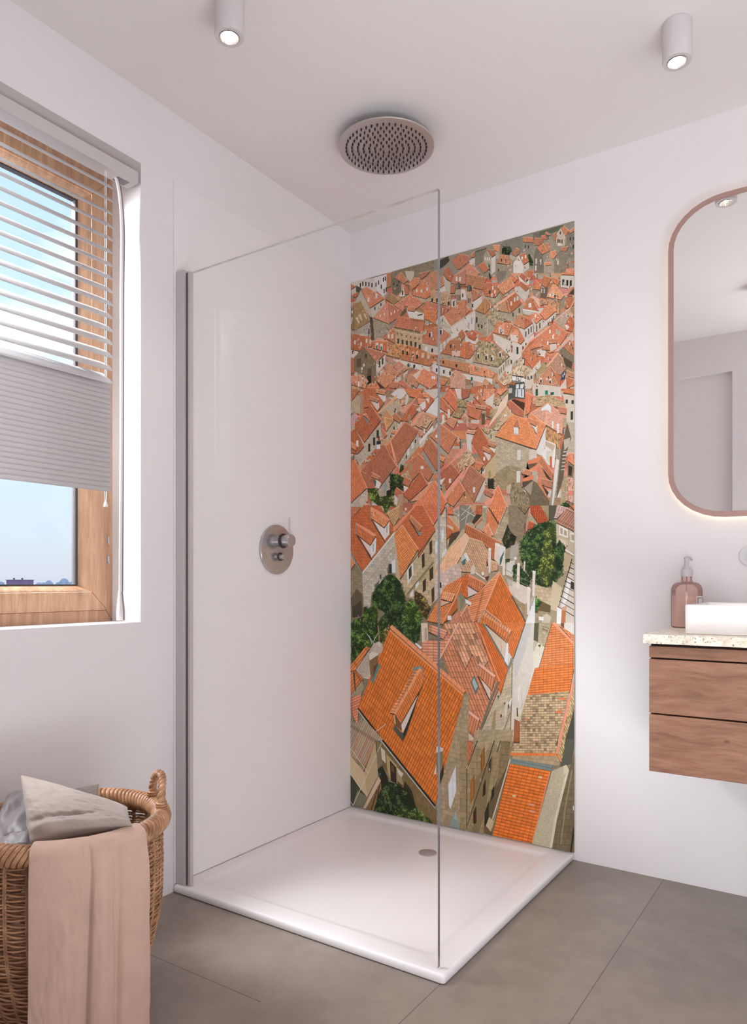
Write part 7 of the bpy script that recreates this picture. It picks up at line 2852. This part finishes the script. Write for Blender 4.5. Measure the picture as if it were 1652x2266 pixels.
def cushion(name, A, B, C, D, nrm, puff, mat, seed, label, wr=.006, hem=None, pw=.5, n=64, fq=3.1, soft=False):
    A, B, C, D = map(Vector, (A, B, C, D))
    nrm = Vector(nrm).normalized()

    def side(sg):
        def fn(u, v):
            p = A * (1 - u) * (1 - v) + B * u * (1 - v) + C * u * v + D * (1 - u) * v
            e = (4 * u * (1 - u)) ** pw * (4 * v * (1 - v)) ** pw
            # sides pull in between the corners
            c = (A + B + C + D) / 4
            k = .03 * (4 * u * (1 - u) * (1 - 4 * v * (1 - v)) + 4 * v * (1 - v) * (1 - 4 * u * (1 - u)))
            p = p.lerp(c, k * .5)
            w = wr * (fb(u * fq + seed, v * fq, seed, 1) + 1.2 * max(0, fb(u * 1.7 - v * 2.6 + seed, v * .9 + u, seed * 2.1, 1.4)) ** 1.0)
            if soft:
                w = wr * (mnoise.noise(Vector((u * fq * 1.6 + v * fq + seed, v * fq * .7, seed))) + .5 * abs(mnoise.noise(Vector((u * fq * 2 - v * fq * 1.3, seed, v * fq)))))
            ed = min(1, 8 * min(u, 1 - u, v, 1 - v))
            h = puff * e * sg + (w * ed if sg > 0 else 0)
            if hem and sg > 0:
                h += hem * math.exp(-((v - .88) / .05) ** 2) * min(1, 6 * u) * (1 - .6 * u) - hem * .9 * math.exp(-((v - .78 + .10 * u) / .035) ** 2) * sin(pi * min(1, u * 1.3))
            return p + nrm * h
        return fn
    mb = MB()
    mb.grid(side(1), n, n)
    o = len(mb.f)
    mb.grid(side(-.8), n, n)
    for i in range(o, len(mb.f)):
        mb.f[i] = mb.f[i][::-1]
    return tag(mb.build(name, mat, smooth=True), label, 'cushion' if 'pillow' in name else 'laundry')


M_pillow = mat_cloth('taupe_cotton', rgb(172, 158, 150), 1100, .07, .55, .8, .25, 8)
M_satin = mat_cloth('grey_satin', rgb(138, 132, 133), 1100, .06, 0, .42, .2, 6)
M_shade = mat_cloth('taupe_cotton_shaded', rgb(106, 96, 88), 1100, .06, .5, .8, .2, 8)  # same cotton darkened: the shade behind the pillow is put into its colour
cushion('pillow', (.1660, -1.6215, .5450), (.4300, -1.512, .4830), (.5400, -1.585, .4800), (.4085, -1.742, .4600), (.50, -.62, .62), .060, M_pillow, 2.3,
        'taupe cotton pillow lying on top of the laundry basket', .007, hem=.016, pw=.40)
cushion('folded_linen', (.120, -1.535, .468), (.222, -1.4400, .4900), (.300, -1.500, .440), (.22, -1.60, .43), (.5, -.6, .6), .012, M_shade, 5.1,
        'taupe linen, coloured as if in shade, showing its pointed corner behind the pillow', .004)
cushion('satin_sheet', (.075, -1.600, .478), (.165, -1.555, .500), (.360, -1.690, .435), (.290, -1.775, .430), (.45, -.5, .7), .030, M_satin, 8.2,
        'crumpled grey satin sheet spilling left of the taupe pillow', .022, pw=.4, fq=2.2, soft=True)
cushion('grey_sheet', (.20, -1.70, .450), (.300, -1.655, .472), (.385, -1.722, .4400), (.325, -1.785, .4350), (.5, -.55, .7), .018, M_satin, 4.4,
        'smooth grey cloth fold in front of the satin sheet, under the pillow', .010, fq=1.8, soft=True)

# ------------------------------------------------------------- light
world = bpy.data.worlds.new('sky')
S.world = world
world.use_nodes = True
nt = world.node_tree
nt.nodes.clear()
out = nd(nt, 'ShaderNodeOutputWorld')
bg = nd(nt, 'ShaderNodeBackground')
tc = nd(nt, 'ShaderNodeTexCoord')
sp = nd(nt, 'ShaderNodeSeparateXYZ')
nt.links.new(tc.outputs['Generated'], sp.inputs[0])
skyc = ramp(nt, mth(nt, 'ADD', mth(nt, 'MULTIPLY', sp.outputs[2], 1.0), 0.02, clamp=True),
            [(0.0, rgb(200, 204, 222)), (.03, rgb(216, 219, 232)), (.08, rgb(218, 229, 243)), (.14, rgb(214, 233, 248)), (.3, rgb(216, 242, 253)), (.6, rgb(190, 225, 252))])
mp = nd(nt, 'ShaderNodeMapping')
mp.inputs['Scale'].default_value = (2.2, 2.2, 7)
nt.links.new(tc.outputs['Generated'], mp.inputs[0])
cn = noise(nt, mp.outputs[0], 1.6, 5, .55)
cl_ = mth(nt, 'MULTIPLY', mth(nt, 'SUBTRACT', cn, .46, clamp=True), 5.0, clamp=True)
up = mth(nt, 'MULTIPLY', mth(nt, 'SUBTRACT', sp.outputs[2], .12, clamp=True), 8.0, clamp=True)
c = mixc(nt, mth(nt, 'MULTIPLY', mth(nt, 'MULTIPLY', cl_, up), .9), skyc, (1.35, 1.35, 1.35))
nt.links.new(c, bg.inputs[0])
bg.inputs[1].default_value = 1.15
nt.links.new(bg.outputs[0], out.inputs[0])


def area(name, loc, target, size, energy, color, sy=None):
    L = bpy.data.lights.new(name, 'AREA')
    L.energy = energy
    L.color = color
    L.size = size
    if sy:
        L.shape = 'RECTANGLE'
        L.size_y = sy
    o = bpy.data.objects.new(name, L)
    COL.objects.link(o)
    o.location = loc
    d = Vector(target) - Vector(loc)
    o.rotation_euler = d.to_track_quat('-Z', 'Y').to_euler()
    return o


area('window_daylight', (-1.7, -2.7, 4.0), (0.0, -1.5, 1.4), 1.6, 740, (.98, .98, 1.0))
area('low_daylight', (-1.78, -3.75, 1.92), (0.0, -1.55, 1.1), .6, 260, (.98, .98, 1.0))
area('window_sun_standin', (-.72, -2.02, 3.0), (-.06, -1.12, 1.35), .5, 60, (1.0, .98, .96), .5)  # lamp added outside, in place of the sun, to burn out the reveal
area('reveal_sun_standin', (-.60, -1.90, 1.9), (-.06, -1.12, 1.5), .35, 9, (1.0, .98, .96), .8)  # small lamp added close outside so the window reveal goes white
area('hall_fill', (1.95, -3.45, .62), (1.5, -0.5, .62), 1.1, 27, (.92, .965, 1.0), 1.1)  # unseen fill lamp added low behind the camera
area('floor_fill', (2.3, -2.1, .05), (2.0, -1.9, 2.5), 1.3, 41, (.92, .965, 1.0))  # unseen lamp added at floor level, pointing up to brighten the ceiling
area('side_fill', (2.95, -1.5, 1.5), (0, -1.3, 1.3), 1.6, 9, (.92, .965, 1.0), 1.6)  # unseen fill lamp added at the right to brighten the left wall

# ------------------------------------------------------------- camera
cam = bpy.data.cameras.new('camera')
cam.sensor_fit = 'AUTO'
cam.sensor_width = 36
cam.lens = 1613.0 * 36 / 2266
cam.shift_y = (1289 - 1133) / 2266
cam.shift_x = 0.0
cam.clip_start = .02
cam.clip_end = 500
co = bpy.data.objects.new('camera', cam)
COL.objects.link(co)
co.location = (1.8698, -2.6250, 1.0145)
co.rotation_euler = (radians(90), 0, radians(33.652))
S.camera = co

S.view_settings.view_transform = 'Standard'
S.view_settings.look = 'None'
S.view_settings.exposure = 0.0
S.view_settings.gamma = 1.0
S.cycles.max_bounces = 12
S.cycles.diffuse_bounces = 6
S.cycles.glossy_bounces = 6
S.cycles.transparent_max_bounces = 24
S.cycles.transmission_bounces = 6
S.cycles.caustics_reflective = False
S.cycles.caustics_refractive = False
S.cycles.sample_clamp_indirect = 4.0
